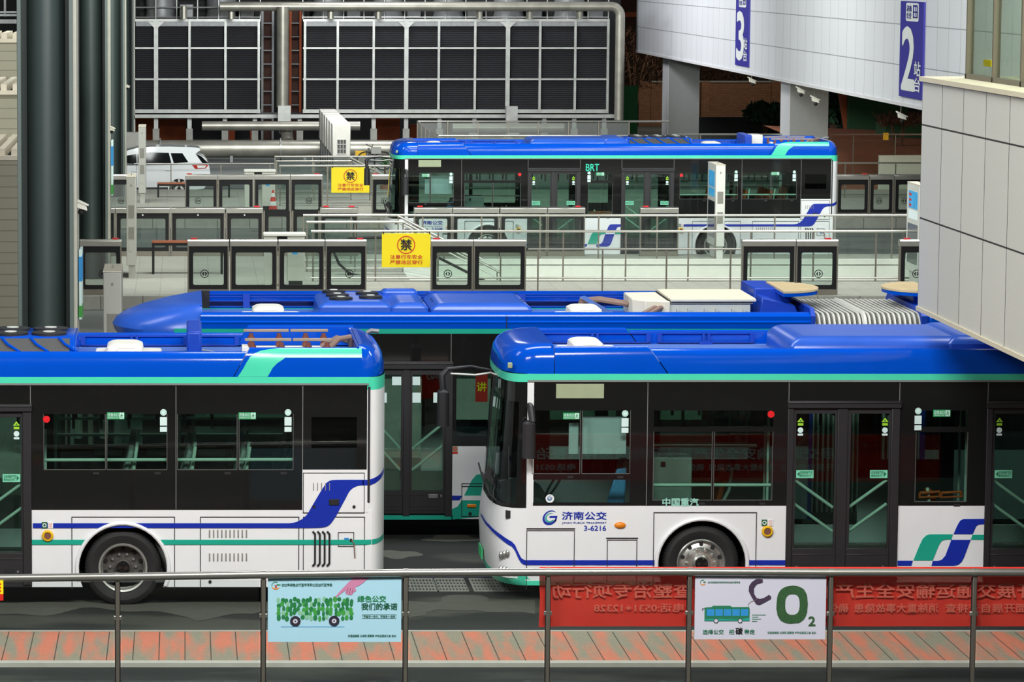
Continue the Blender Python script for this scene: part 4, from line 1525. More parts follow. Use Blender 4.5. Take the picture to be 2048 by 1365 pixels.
        MB().grid([[(x, y, z) for x, y in bow(30, t, .46, 0, 3.0, W)] for z, t in ((.28, .02), (.7, 0), (1.2, .0))]).build('front_mask', 'bus_white', root)
        # climate unit with five fans
        a0, a1, a2 = sA(636), sA(790), sA(1073)
        zh_ = 3.33
        ac = soft_box(MB(), a0, a1, .35, 2.15, 3.08, zh_ + .05, .10, .10).build('climate_unit', 'bus_blue_sheen', root)
        for fx, fy_ in ((a0 + .30, 1.85), (a0 + .33, 1.30), (a0 + .36, .80), (a0 + .78, 1.6), (a0 + .80, 1.0)):
            fn = MB().lathe([(.17, 0), (.17, .035), (.15, .04), (.06, .04), (.001, .04)], (fx, fy_, zh_ + .045), 'z', 26).build('fan_guard', 'fan_dark', ac)
            MB().disc((fx, fy_, zh_ + .09), .06, .008, 'z', 14).build('fan_hub', 'fan_hub', fn)
        sl = MB()
        for k in range(4):
            sl.box(a0 + .2 + k * .22, a0 + .36 + k * .22, .40, .44, 3.10, 3.13)
        sl.build('unit_slot', 'vent_mesh', ac)
        un = soft_box(MB(), a1 - .06, a1 + .52, .35, 2.15, 3.08, zh_ + .04, .1, .1)
        un.build('unit_hood', 'bus_blue_sheen', ac)
        soft_box(MB(), a1 - .1, a1 + .45, 1.75, 2.15, 3.2, zh_ + .1, .06, .04).build('unit_hood', 'bus_blue_sheen', ac)
        soft_box(MB(), a1 + .52, a2, .35, 2.15, 3.08, zh_ + .03, .12, .08).build('unit_cover', 'bus_blue_sheen', ac)
        bt = MB()
        for x in (a1 + .44, a1 + .58, a2 - .12):
            for y in (.7, 1.0, 1.9):
                bt.disc((x, y, zh_ + .03), .014, .012, 'z', 8)
        bt.build('cover_bolt', 'seam_black', ac)
        hatch(root, sA(486), sA(606), .7, 1.6, 3.08)
        hatch(root, sA(1131), sA(1253), .7, 1.6, 3.08)
        # battery case with hoses
        c0, c1 = sA(1352), sA(1516)
        y0, y1 = .62, 2.1
        bc = MB().box(c0, c1, y0 + .06, y1 - .06, 3.09, 3.33).build('battery_case', 'battery_side', root, bevel=.01)
        MB().box(c0 + .01, c1 + .07, y0 - .02, y1, 3.365, 3.405).build('case_lid', 'battery_case', bc, bevel=.008)
        MB().box(c0 + .01, c1 + .03, y0 + .03, y1 - .03, 3.33, 3.365).build('lid_gap', 'grille_grey', bc)
        rbs = MB()
        for k in range(13):
            y = y0 + .05 + k * .112
            rbs.box(c0 + .03, c1 + .06, y - .02, y + .02, 3.405, 3.414)
        rbs.build('lid_rib', 'battery_case', bc)
        hd = MB().prism([(c0, y0 + .0), (c0 - .34, y0 + .12), (c0 - .50, y0 + .34), (c0 - .50, y1 - .1), (c0, y1 - .02)], 3.09, 3.37, 'z')
        hd.build('case_head', 'battery_case', bc, bevel=.015)
        dt = MB()
        for k in range(12):
            y = y0 + .08 + k * .12
            dt.box(c0 - .03, c0 + .005, y, y + .06, 3.368, 3.377)
        dt.build('case_seal', 'seam_black', bc)
        br = MB()
        for f in (.16, .5, .84):
            x = c0 + (c1 - c0) * f
            br.box(x - .09, x - .07, y0 - .06, y0 + .06, 3.1, 3.26).box(x + .07, x + .09, y0 - .06, y0 + .06, 3.1, 3.26).box(x - .09, x + .09, y0 - .06, y0 + .06, 3.1, 3.13).box(x - .04, x + .04, y0 - .0, y0 + .06, 3.15, 3.19)
        br.build('mounting_bracket', 'battery_side', bc)
        ph = MB()
        for q in (0, .09):
            ph.tube([(c0 - .20 + q, y0 + .08, 3.27), (c0 - .24 + q, y0 - .04, 3.28), (c0 - .40 + q, y0 - .12, 3.2), (c0 - .55 + q, y0 - .12, 3.09)], .035, 8)
        ph.build('power_hose', 'cable', bc)
        hs = MB()
        for q in (0, .12):
            hs.tube([(c0 - .5, 1.4 + q, 3.25), (c0 - .9, 1.5 + q, 3.31), (c0 - 1.15, 1.6 + q, 3.28), (c0 - 1.2, 1.6 + q, 3.12)], .04, 8)
        hs.build('coolant_hose', 'cable', root)
        MB().prism([(c0 - 1.2, 3.34), (c0 - 1.12, 3.36), (c0 - .66, 3.09), (c0 - .80, 3.09)], 1.5, 1.58, 'y').build('hose_strut', 'deck_blue', root)
        MB().ball((c0 - .62, .45, 3.1), .13, .15, .07).build('roof_antenna', 'bus_blue', root)
        # turntable frames, discs and bellows
        def hoop(x0, x1, w0, zt_, grow=.0):
            m = MB()
            m.prism([(-.02, .3), (-.02, zt_ - .1), (.12, zt_), (W - .12, zt_), (W + .02, zt_ - .1), (W + .02, .3), (W - w0, .3), (W - w0, 2.7), (w0, 2.7), (w0, .3)], x0, x1, 'x')
            return m
        hoop(e1, b0 + .04, .25, 3.32).build('turntable_frame', 'bus_blue_matt', root)
        # deeper rising hood towards the bellows
        hdm = MB()
        hdm.prism([(e1 - .62, 3.08), (e1 - .60, 3.50), (e1 - .25, 3.5), (e1 - .05, 3.36), (e1 - .0, 3.08)], 1.3, W - .04, 'y')
        hdm.prism([(e1 - .62, 3.08), (e1 - .58, 3.42), (e1 - .1, 3.3), (e1, 3.08)], .75, 1.3, 'y')
        hdm.build('bellows_hood', 'bus_blue_matt', root, bevel=.02)
        MB().box(e1 - .5, e1 - .15, .35, .75, 3.08, 3.2).build('hood_step', 'bus_blue_matt', root)
        n = 21
        bl = MB()
        rows = []
        for k in range(2 * n + 1):
            x = b0 + .04 + (b1 - b0 - .08) * k / (2 * n)
            g = .0 if k % 2 == 0 else -.07
            pr = []
            r = .28
            for (yc, a0_, a1_) in ((-g + r, 180, 90), (W + g - r, 90, 0)):
                for q in range(7):
                    a = R(a0_ + (a1_ - a0_) * q / 6)
                    pr.append((x, yc + r * math.cos(a), 3.22 + g - r + r * math.sin(a)))
            pr = [(x, -g, .4)] + pr + [(x, W + g, .4)]
            rows.append(pr)
        bl.grid(rows)
        bo = bl.build('bellows', 'bellows', root, smooth=0)
        for k in range(n + 1):
            x = b0 + .04 + (b1 - b0 - .08) * k / n
            r = .29
            pts = [(x, -.01, .4)]
            for (yc, a0_, a1_) in ((r - .01, 180, 90), (W - r + .01, 90, 0)):
                for q in range(6):
                    a = R(a0_ + (a1_ - a0_) * q / 5)
                    pts.append((x, yc + r * math.cos(a), 3.225 - r + r * math.sin(a) + .01))
            pts.append((x, W + .01, .4))
            MB().tube(pts, .016 if abs(k - n // 2) > 0 else .035, 5).build('bellows_hoop', 'bellows_rib', bo)
        for (xc, s_) in ((e1 - .30, 1), (b1 + .28, -1)):
            pts = []
            for q in range(25):
                a = R(-90 + 180 * q / 24)
                pts.append((xc + s_ * .62 * math.cos(a), 1.32 + .78 * math.sin(a)))
            pts += [(xc - s_ * .0, 1.32 + .78), (xc - s_ * .0, 1.32 - .78)]
            dk = MB().prism(pts, 3.49, 3.52, 'z').build('turntable_disc', 'disc_tan', root)
            MB().prism([(xc + (p[0] - xc) * .99, 1.32 + (p[1] - 1.32) * .99) for p in pts], 3.44, 3.49, 'z').build('disc_rim', 'bus_blue', dk)
            gv = MB()
            for q in range(15):
                y = .62 + q * .1
                hw = .6 * math.sqrt(max(0, 1 - ((y - 1.32) / .78) ** 2))
                gv.box(min(xc, xc + s_ * hw), max(xc, xc + s_ * hw), y - .018, y + .018, 3.52, 3.526)
            gv.build('disc_groove', 'disc_tan', dk)
            MB().box(xc + s_ * .1 - .08, xc + s_ * .1 + .08, 1.1, 1.5, 3.2, 3.45).build('disc_post', 'bus_blue_matt', dk)
        # trailing section
        hoop(b1 - .04, b1 + .05, .25, 3.32).build('turntable_frame', 'bus_blue_matt', root)
        MB().box(b1 + .05, end, 0, W, 1.3, 2.92).build('trailer_window_band', 'band_black', root)
        MB().box(b1 + .05, end, 0.0, W, .3, 1.3).build('trailer_skirt', 'bus_white', root)
        MB().box(b1 + .05, end, .0, W, 2.92, 3.26).build('trailer_roof', 'bus_blue', root, bevel=.06)
        MB().box(b1 + .05, b1 + .6, 1.0, W - .05, 3.2, 3.45).build('bellows_hood', 'bus_blue_matt', root, bevel=.02)
        wheel(root, b1 + 2.4, .49, -.012 + .02, True)
    finally:
        MB.build = keep


articulated_bus()


# ------------------------------------------------------------------ ground and platforms
def slab(name, x0, x1, y0, y1, z0, z1, m, holes=()):
    k = MB()
    ys = sorted({y0, y1, *[h[2] for h in holes], *[h[3] for h in holes]})
    for a, b in zip(ys, ys[1:]):
        yc = (a + b) / 2
        cut = [h for h in holes if h[2] < yc < h[3]]
        if cut:
            k.box(x0, cut[0][0], a, b, z0, z1)
            k.box(cut[0][1], x1, a, b, z0, z1)
        else:
            k.box(x0, x1, a, b, z0, z1)
    return struct(k.build(name, m, smooth=0))


GY0, GY1 = G(1024, 1330).y, G(1024, 1266).y
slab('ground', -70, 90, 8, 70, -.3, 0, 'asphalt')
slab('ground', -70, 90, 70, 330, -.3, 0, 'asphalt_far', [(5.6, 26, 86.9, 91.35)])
slab('road_strip', -14, 24, GY0, GY1, 0, .012, 'red_slabs')
slab('kerb', -14, 24, GY0 - .16, GY0, 0, .05, 'kerb')
slab('kerb', -14, 24, GY1, GY1 + .06, 0, .02, 'kerb')
st_ = MB()                                          # paler wavy-edged band along the lane
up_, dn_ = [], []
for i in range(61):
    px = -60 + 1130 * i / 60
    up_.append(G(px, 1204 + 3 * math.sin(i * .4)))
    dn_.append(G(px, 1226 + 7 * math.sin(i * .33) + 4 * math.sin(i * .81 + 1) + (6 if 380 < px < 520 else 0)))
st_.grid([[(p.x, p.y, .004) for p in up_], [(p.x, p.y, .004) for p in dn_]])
struct(st_.build('road_patch', 'pale_mark', smooth=0))
st_ = MB()  # paler rounded patches on the lane
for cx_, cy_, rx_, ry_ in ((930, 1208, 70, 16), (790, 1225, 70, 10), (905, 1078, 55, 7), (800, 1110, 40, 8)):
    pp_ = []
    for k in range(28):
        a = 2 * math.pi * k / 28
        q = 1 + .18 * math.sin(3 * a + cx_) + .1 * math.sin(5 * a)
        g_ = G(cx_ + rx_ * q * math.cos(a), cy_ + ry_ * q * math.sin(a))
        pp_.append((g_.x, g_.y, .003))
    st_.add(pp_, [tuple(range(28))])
struct(st_.build('road_patch', 'pale_mark', smooth=0))
PIT = (5.6, 26, 86.9, 91.35)
PH = .33
for nm, a, b, hl in (('platform_floor', 55.6, 66.0, []), ('platform_floor', 82.75, 94.5, [PIT]), ('platform_floor', 108.2, 121.5, [])):
    slab(nm, -14, 42, a, b, 0, PH, 'paving', hl)
    slab('platform_edge', -14, 42, a - .14, a, 0, PH + .004, 'kerb_blocks')
    slab('platform_edge', -14, 42, b, b + .14, 0, PH + .004, 'kerb_blocks')
pit = MB()
x0, x1, y0, y1 = PIT
pit.add([(x0, y0, PH), (x0, y1, PH), (x1, y1, -3.2), (x1, y0, -3.2)], [(0, 1, 2, 3)])
pit.box(x0, x1, y1 - .02, y1 + .16, -3.2, PH - .02)
pit.box(x0, x1, y0 - .14, y0 + .02, -3.2, PH - .02)
struct(pit.build('stairwell_lining', 'kerb_white', smooth=0))
slab('stairwell_kerb', x0, x1, y1, y1 + .16, PH - .02, PH + .14, 'kerb_white')

# drain grates in the lane
for i in range(4):
    a = G(810 + 60 * i + 12 * (i > 1), 1172)
    w = .415
    k = MB()
    holes = []
    for r_ in range(4):
        for c in range(9):
            holes.append((a.x + .03 + c * .044, a.x + .056 + c * .044, a.y - .42 + r_ * .22, a.y - .26 + r_ * .22))
    ys = sorted({a.y - .47, a.y + .47, *[h[2] for h in holes], *[h[3] for h in holes]})
    for u, v in zip(ys, ys[1:]):
        xs = [h for h in holes if h[2] < (u + v) / 2 < h[3]]
        e = a.x
        for h in sorted(xs):
            k.box(e, h[0], u, v, .004, .018)
            e = h[1]
        k.box(e, a.x + w, u, v, .004, .018)
    k.box(a.x, a.x + w, a.y - .47, a.y + .47, .001, .004, 1)
    o = k.build('drain_grate', ['drain_iron', 'seam_black'], smooth=0)
    tag(o, ['iron drain grate in the lane beside the tail of the bus, first of four', 'second iron drain grate from the bus tail', 'third iron drain grate from the bus tail', 'fourth iron drain grate, closest to the nose of the bus with fleet number 3-6216'][i], 'drain grate', 'drain grates in the lane')


# ------------------------------------------------------------------ platform screen gates
def emblem(parent, cx, cz, y, r=.10):
    m = MB()
    m.ring((cx, y, cz), r * .82, r, .003, 28)
    for s in (-1, 1):
        m.add([(cx + s * .10 * r, y, cz + .58 * r), (cx + s * .64 * r, y, cz), (cx + s * .10 * r, y, cz - .58 * r), (cx + s * .10 * r, y, cz - .18 * r), (cx + s * .28 * r, y, cz), (cx + s * .10 * r, y, cz + .18 * r)], [(0, 1, 5), (1, 4, 5), (1, 2, 4), (2, 3, 4)])
    return m.build('arrow_emblem', 'gate_black', parent, smooth=0)


def gate(px0, px1, Y, label, group, zt=1.65, emb=None, lamp_px=(), dot=False, dusty=False, cap=True, base=True):
    x0, x1 = PX(px0, Y), PX(px1, Y)
    zb = PH
    root = thing('platform_gate', label, 'gate', ((x0 + x1) / 2, Y, zb), group)
    ct = zt - .16
    if cap:
        c = MB().prism([(Y - .02, ct), (Y - .02, zt - .035), (Y + .02, zt), (Y + .20, zt), (Y + .22, zt - .02), (Y + .22, ct)], x0, x1, 'x')
        c.build('header_cap', 'steel', root, bevel=.006)
    else:
        ct = zt
    fb = zb + (.13 if base else .02)
    pw = .035
    MB().box(x0, x0 + pw, Y, Y + .16, zb, ct).build('side_post', 'steel_dull', root, bevel=.004)
    MB().box(x1 - pw, x1, Y, Y + .16, zb, ct).build('side_post', 'steel_dull', root, bevel=.004)
    if base:
        MB().box(x0 + pw, x1 - pw, Y, Y + .14, zb, fb).build('base_panel', 'steel_dull', root)
    g0, g1, gz0, gz1 = x0 + pw + .10, x1 - pw - .09, fb + .10, ct - .15
    f = MB()
    a, b = x0 + pw, x1 - pw
    r = .045
    # black border with rounded inner corners
    inner, outer = [], []
    for cxs, cys, st in ((g1 - r, gz1 - r, 0), (g0 + r, gz1 - r, 90), (g0 + r, gz0 + r, 180), (g1 - r, gz0 + r, 270)):
        for q in range(6):
            t = R(st + 18 * q)
            inner.append((cxs + r * math.cos(t), cys + r * math.sin(t)))
            outer.append(((b if st in (0, 270) else a), (ct if st in (0, 90) else fb)))
    rows = [[(p[0], Y + .03, p[1]) for p in outer], [(p[0], Y + .03, p[1]) for p in inner], [(p[0], Y + .07, p[1]) for p in inner], [(p[0], Y + .07, p[1]) for p in outer], [(p[0], Y + .03, p[1]) for p in outer]]
    f.grid(rows, 0, True)
    fo = f.build('door_frame', 'gate_black', root, smooth=0)
    pane = MB().box(g0 - .02, g1 + .02, Y + .045, Y + .055, gz0 - .02, gz1 + .02).build('glass_pane', 'dusty_glass' if dusty else 'gate_glass', root, smooth=0)
    if emb:
        emblem(pane, PX(emb, Y), zb + .50, Y + .04)
    if dot:
        MB().disc(((x0 + x1) / 2, Y + .015, ct - .05), .022, .015, n=12).build('sensor', 'text_white', fo)
    for l in lamp_px:
        lx = PX(l, Y)
        MB().box(lx - .075, lx + .075, Y + .03, Y + .12, zt, zt + .035).build('red_lamp', 'red_lamp', root, bevel=.008)
    return root


gC, gB, gA, gD = 'screen gates along the nearer edge of the middle platform', 'screen gates along the further edge of the middle platform', 'screen gates along the far platform', 'screen gates behind the bendy bus nose'
Y = 83.0
gate(112, 157, Y, 'sliver of a screen gate just behind the big grey pillar', gC)
gate(159, 243, Y, 'screen gate with dusty pane beside the big grey pillar, on the middle platform', gC, emb=206, lamp_px=(231,), dusty=True)
gate(375, 458, Y, 'screen gate with emblem and lamp beginning the run of four before the yellow sign', gC, emb=409, lamp_px=(388,))
gate(460, 555, Y, 'wide plain screen gate, second of the run of four before the yellow sign', gC)
gate(557, 649, Y, 'wide plain screen gate, third of the run of four before the yellow sign', gC)
gate(651, 733, Y, 'screen gate with emblem and red lamp, next to the larger yellow sign', gC, emb=699, lamp_px=(720,))
gate(862, 946, Y, 'screen gate with emblem touching the far edge of the larger yellow sign', gC, emb=896, lamp_px=(873,))
gate(947, 1052, Y, 'wide plain screen gate just beyond the emblem gate after the larger yellow sign', gC)
gate(1484, 1591, Y, 'wide plain screen gate behind the turntable discs of the bendy bus', gC)
gate(1592, 1676, Y, 'screen gate with emblem and red lamp above the bellows of the bendy bus', gC, emb=1638, lamp_px=(1656,))
gate(1799, 1890, Y, 'screen gate cut off by the stone corner of the station', gC, emb=1834, lamp_px=(1814,))
Y = 94.0
gate(212, 230, Y, 'narrow end of a screen gate emerging from behind the second grey pillar', gB, dot=False)
gate(231, 340, Y, 'very wide screen gate behind the grey post, first with a white sensor dot', gB, dot=True)
gate(342, 450, Y, 'very wide screen gate above the wooden bench, second with a white sensor dot', gB, dot=True)
gate(452, 526, Y, 'screen gate with a sensor dot and red lamp before the ticket console', gB, lamp_px=(514,), dot=True)
gate(527, 582, Y, 'fixed glass screen with emblem behind the ticket console top', gB, emb=551, cap=False, zt=1.55)
gate(584, 639, Y, 'fixed glass screen behind the end of the stairwell railing', gB, emb=612, cap=False, zt=1.55)
gate(640, 716, Y, 'screen gate with two red lamps behind the stairwell railing', gB, lamp_px=(652, 703))
gate(828, 904, Y, 'screen gate in front of the fleet lettering of the far bus', gB, lamp_px=(840,))
gate(905, 998, Y, 'wide screen gate in front of the front wheel of the far bus', gB)
gate(1000, 1094, Y, 'wide screen gate just past the front wheel of the far bus', gB)
gate(1095, 1170, Y, 'screen gate with red lamp by the first door of the far bus', gB, lamp_px=(1156,))
gate(1280, 1357, Y, 'lone screen gate by the second door of the far bus', gB, lamp_px=(1292,))
Y = 108.5
gate(212, 268, Y, 'screen gate with peeling dusty pane beside the third grey pillar', gA, emb=242, lamp_px=(258,), dusty=True)
gate(370, 435, Y, 'screen gate with emblem in front of the tail of the white car', gA, emb=396, lamp_px=(379,))
gate(436, 507, Y, 'plain screen gate behind the white car, second of the far run', gA)
gate(508, 580, Y, 'plain screen gate with the traffic cone showing through its pane', gA)
gate(581, 645, Y, 'screen gate with emblem left of the smaller yellow sign', gA, emb=618, lamp_px=(634,))
gate(744, 806, Y, 'screen gate half hidden by the windscreen of the far bus', gA, emb=769, lamp_px=(751,))
gate(1674, 1738, Y, 'dim plain screen gate behind the tail of the far bus', gA, lamp_px=(1730,))
gate(1739, 1787, Y, 'dim screen gate with emblem, second past the tail of the far bus', gA, emb=1759)
gate(1789, 1850, Y, 'dim screen gate with emblem next to the stone station corner', gA, emb=1810)
Y = 56.0
gate(130, 180, Y, 'screen gate top between the big pillar and the bendy bus roof', gD)
gate(182, 232, Y, 'screen gate top beside the short grey post near the bendy bus nose', gD)


# ------------------------------------------------------------------ glass railings
def rail(name, label, Y, x0, x1, ztop, posts, zb=PH, glazed=True, r=.032, bottom=True, group=None, mid=None):
    root = thing(name, label, 'railing', (x0, Y, zb), group)
    MB().tube([(x0, Y, ztop), (x1, Y, ztop)], r, 12).build('top_rail', 'steel', root)
    xs = sorted(p for p in posts if x0 - .05 <= p <= x1 + .05)
    for x in xs:
        MB().box(x - .018, x + .018, Y - .012, Y + .03, zb, ztop - .01).build('post', 'steel_dull', root)
    if bottom:
        MB().tube([(x0, Y, zb + .09), (x1, Y, zb + .09)], r * .75, 8).build('bottom_rail', 'steel', root)
    if glazed:
        e = [x0] + xs + [x1]
        for a, b in zip(e, e[1:]):
            if b - a > .12:
                MB().box(a + .02, b - .02, Y + .032, Y + .042, zb + .12, ztop - .05).build('glass_panel', 'rail_glass', root, smooth=0)
    return root


gr = 'glass railings round the stairwells'
Ya, Yb_, Yc = 91.6, 89.2, 86.5
PT = [PX(626 + 125.1 * k, Yc) for k in range(0, 12)]
rail('glass_railing', 'long glass railing in front of the stairwell, carrying the larger yellow sign', Yc, PX(622, Yc), PX(1860, Yc), PZ(463, Yc), PT, group=gr)
rail('glass_railing', 'long glass railing behind the stairwell, crossing the lower half of the far bus', Ya, PX(606, Ya), PX(1860, Ya), PZ(431, Ya), [PX(v, Ya) for v in (607, 702, 796, 845, 963, 1080, 1197, 1314, 1431, 1549, 1667, 1784)], group=gr)
rail('glass_railing', 'short glass railing between the two long ones at the stair head', Yb_, PX(613, Yb_), PX(807, Yb_), PZ(444.5, Yb_), [PX(v, Yb_) for v in (614, 710, 806)], group=gr)
rail('steel_railing', 'open steel railing along the platform between two groups of screen gates', 83.1, PX(1056, 83.1), PX(1480, 83.1), PZ(498.5, 83.1), [PX(v, 83.1) for v in (1076, 1205, 1333, 1461)], glazed=False, bottom=False, r=.024)
hr = thing('stair_handrail', 'pair of sloping steel handrails going down into the stairwell', 'handrail', P(796, 432, Ya - .15))
for i, (pa, pb, yy) in enumerate((((796, 432), (1060, 568), Ya - .2), ((809, 445.5), (1000, 545), Yb_ - .12))):
    a, b = P(*pa, yy), P(*pb, yy)
    MB().tube([a, b], .034, 10).build('rail_tube', 'steel', hr)
    d = (b - a).normalized()
    MB().tube([a + Vector((.05, 0, -.2)), b + Vector((.05, 0, -.2))], .02, 8).build('lower_tube', 'steel', hr)
    for f in (.35, .7, .97):
        c = a + (b - a) * f
        MB().tube([c, c + Vector((0, 0, -1.0))], .018, 8).build('post', 'steel_dull', hr)
Y = 88.3
es = thing('escalator', 'escalator with rounded glass end and black handrail behind the emblem gates', 'escalator', P(700, 556, Y))
pts = [P(735, 556, Y), P(700, 548, Y), P(678, 528, Y), P(668, 505, Y), P(677, 486, Y), P(700, 477, Y), P(770, 475, Y), P(830, 492, Y), P(1010, 583, Y)]
MB().tube(pts, .035, 8).build('handrail_belt', 'rubber', es)
ctr = [Vector((p.x, Y + .01, p.z)) for p in pts]
low = [Vector((p.x, Y + .01, min(p.z, PH + .25 - max(0, (p.x - P(770, 475, Y).x)) * .5))) for p in pts]
k = MB()
k.grid([[(p.x, Y, p.z) for p in ctr[4:]], [(p.x, Y, p.z) for p in low[4:]]])
k.grid([[(p.x, Y + .012, p.z) for p in ctr[4:]], [(p.x, Y + .012, p.z) for p in low[4:]]])
k.add([(p.x, Y, p.z) for p in ctr[:6]], [tuple(range(6))])
k.build('balustrade', 'rail_glass', es, smooth=0)
Y2a, Y2b, Y2c = 119.0, 116.1, 113.5
rail('glass_railing', 'glass railing on the far platform carrying the smaller yellow sign', Y2c, PX(558, Y2c), PX(800, Y2c), PZ(332, Y2c), [PX(v, Y2c) for v in (560, 655, 750)], group=gr)
rail('glass_railing', 'short middle glass railing on the far platform, behind the smaller yellow sign', Y2b, PX(552, Y2b), PX(703, Y2b), PZ(322.5, Y2b), [PX(v, Y2b) for v in (553, 628, 702)], group=gr)
rail('glass_railing', 'rearmost glass railing on the far platform, behind the smaller yellow sign', Y2a, PX(549, Y2a), PX(800, Y2a), PZ(313.5, Y2a), [PX(v, Y2a) for v in (550, 625, 698, 780)], group=gr)
h2 = thing('stair_handrail', 'sloping steel handrail behind the smaller yellow sign', 'handrail', P(700, 315, Y2a - .2))
MB().tube([P(700, 315, Y2a - .2), P(790, 362, Y2a - .2)], .034, 8).build('rail_tube', 'steel', h2)
MB().tube([P(705, 323.5, Y2b - .12), P(775, 360, Y2b - .12)], .034, 8).build('rail_tube', 'steel', h2)
p_ = P(745, 337.3, Y2a - .2)
MB().tube([p_, (p_.x, p_.y, PH)], .02, 8).build('post', 'steel_dull', h2)
p_ = P(740, 341.6, Y2b - .12)
MB().tube([p_, (p_.x, p_.y, PH)], .02, 8).build('post', 'steel_dull', h2)
rail('steel_railing', 'thin steel railing along the kerb behind the white car', 123.2, PX(268, 123.2), PX(548, 123.2), PZ(328, 123.2), [PX(v, 123.2) for v in (342, 442, 540)], zb=0, glazed=False, bottom=False, r=.028)


# ------------------------------------------------------------------ yellow no-crossing signs
def no_cross(px0, px1, py0, py1, Y, label):
    a, b = P(px0, py1, Y), P(px1, py0, Y)
    root = thing('warning_sign', label, 'sign', ((a.x + b.x) / 2, Y, a.z), 'yellow no crossing signs on the railings')
    w, h = b.x - a.x, b.z - a.z
    MB().box(a.x, b.x, Y, Y + .015, a.z, b.z).build('sign_board', 'sign_yellow', root, bevel=.01)
    k = MB()
    cx, cz, r = (a.x + b.x) / 2, b.z - .34 * h, .265 * h
    k.ring((cx, Y - .006, cz), r * .9, r, .005, 40)
    line_quad(k, (cx - .66 * r, cz + .66 * r), (cx + .66 * r, cz - .66 * r), .10 * r, Y - .004, .003)
    text(k, '注意行车安全', a.x + .17 * w, b.x - .16 * w, b.z - .755 * h, b.z - .635 * h, Y - .004, .03)
    text(k, '严禁场区穿行', a.x + .17 * w, b.x - .16 * w, b.z - .915 * h, b.z - .795 * h, Y - .004, .03)
    k.build('red_lettering', 'sign_red', root, smooth=0)
    k = MB()
    text(k, '禁', cx - .6 * r, cx + .6 * r, cz - .58 * r, cz + .6 * r, Y - .007, .045)
    k.build('forbidden_character', 'ink_black', root, smooth=0)
    for x in (a.x + .02 * w, b.x - .03 * w):
        MB().box(x, x + .02 * w, Y - .01, Y + .05, b.z - .02 * h, b.z + .05 * h).build('sign_hook', 'gate_black', root)


no_cross(763.5, 861, 467, 535, 86.4, 'larger yellow sign with red circle and character, hanging on the middle platform railing')
no_cross(662.5, 739, 335, 386, 113.4, 'smaller yellow sign with red circle and character, hanging on the far platform railing')


# ------------------------------------------------------------------ information totems
def totem(px0, px1, py_top, Y, label, m='totem_grey', screens=False, depth=1.45, zb=PH, text_side=None):
    x0, x1 = PX(px0, Y), PX(px1, Y)
    zt = PZ(py_top, Y)
    root = thing('information_totem', label, 'totem', ((x0 + x1) / 2, Y, zb), 'tall platform information totems')
    foot = zb + .32
    b = MB().box(x0, x1, Y, Y + depth, foot, zt).build('cabinet', m, root, bevel=.012)
    MB().box(x0 + .05, x1 - .03, Y + .06, Y + depth - .2, zb, foot).build('plinth', m, root)
    MB().box(x0 - .004, x1 + .004, Y - .004, Y + depth + .004, zt, zt + .02).build('top_plate', 'canopy_cream', root)
    MB().tube([((x0 + x1) / 2, Y + .5, zt), ((x0 + x1) / 2, Y + .5, zt + .08)], .012, 6).build('antenna', 'steel', root)
    w = x1 - x0
    g = MB()
    for z0, z1 in ((zt - 1.02, zt - .70), (zt - 1.55, zt - 1.25)):
        g.box(x0 + .2 * w, x1 - .2 * w, Y - .006, Y, z0, z1)
    g.build('speaker_grille', 'grille_grey', b)
    MB().disc(((x0 + x1) / 2, Y - .006, zt - .2), .028, .006, n=14, sx=.7).build('badge', 'grille_grey', b)
    if screens:
        s = MB()
        s.box(x0 - .006, x0, Y + .2, Y + depth - .22, zt - .60, zt - .18, 0)
        s.box(x0 - .006, x0, Y + .2, Y + depth - .22, zt - .86, zt - .64, 1)
        s.build('display_screen', ['screen_blue', 'screen_white'] if screens == 2 else ['screen_blue', 'screen_blue'], b)
        MB().box(x0 - .006, x0, Y + .14, Y + depth - .16, zt - 1.95, zt - .98).build('timetable_panel', 'screen_dark', b)
        if screens == 2:
            k = MB()
            for j in range(3):
                k.box(x0 - .008, x0 - .006, Y + depth - .55, Y + depth - .28, zt - .30 - .13 * j, zt - .24 - .13 * j)
            k.build('timetable_text', 'sign_red', b)
    else:
        MB().box(x0 + .3 * w, x1 - .3 * w, Y - .006, Y, zt - 1.86, zt - 1.68).build('access_plate', m, b)
    return root


totem(253, 272, 355, 87.4, 'tall grey totem post standing in front of the wide screen gates')
totem(277, 291.5, 254, 114.8, 'tall grey totem in front of the white car')
totem(207, 243, 545, 58.5, 'short looking grey totem beside the bendy bus nose')
totem(1430, 1449, 331, 93.2, 'pale totem with blue screen in front of the rear wheel of the far bus', 'totem_white', 1)
totem(1836, 1856, 372, 84.9, 'pale totem with timetable screen beside the stone station corner', 'totem_white', 2)

# ------------------------------------------------------------------ benches, consoles, cone
def bench(pa, pb, ytop, Y, label, zt=None):
    x0, x1 = PX(pa, Y), PX(pb, Y)
    zt = PZ(ytop, Y)
    root = thing('platform_bench', label, 'bench', ((x0 + x1) / 2, Y, PH))
    MB().box(x0, x1, Y, Y + .35, zt - .045, zt).build('seat_board', 'bench_wood', root, bevel=.006)
    MB().box(x0, x1, Y - .01, Y + .36, zt - .11, zt - .05).build('seat_frame', 'gate_black', root)
    for x in (x0, x1 - .06):
        MB().box(x, x + .06, Y + .0, Y + .06, PH, zt - .1).build('leg', 'gate_black', root)
        MB().box(x, x + .06, Y + .3, Y + .36, PH, zt - .1).build('leg', 'gate_black', root)


bench(304, 446, 483, 88.5, 'wooden topped bench on black legs behind the gates of the middle platform')
bench(314.5, 460, 366, 117.5, 'wooden topped bench in front of the white car wheel')


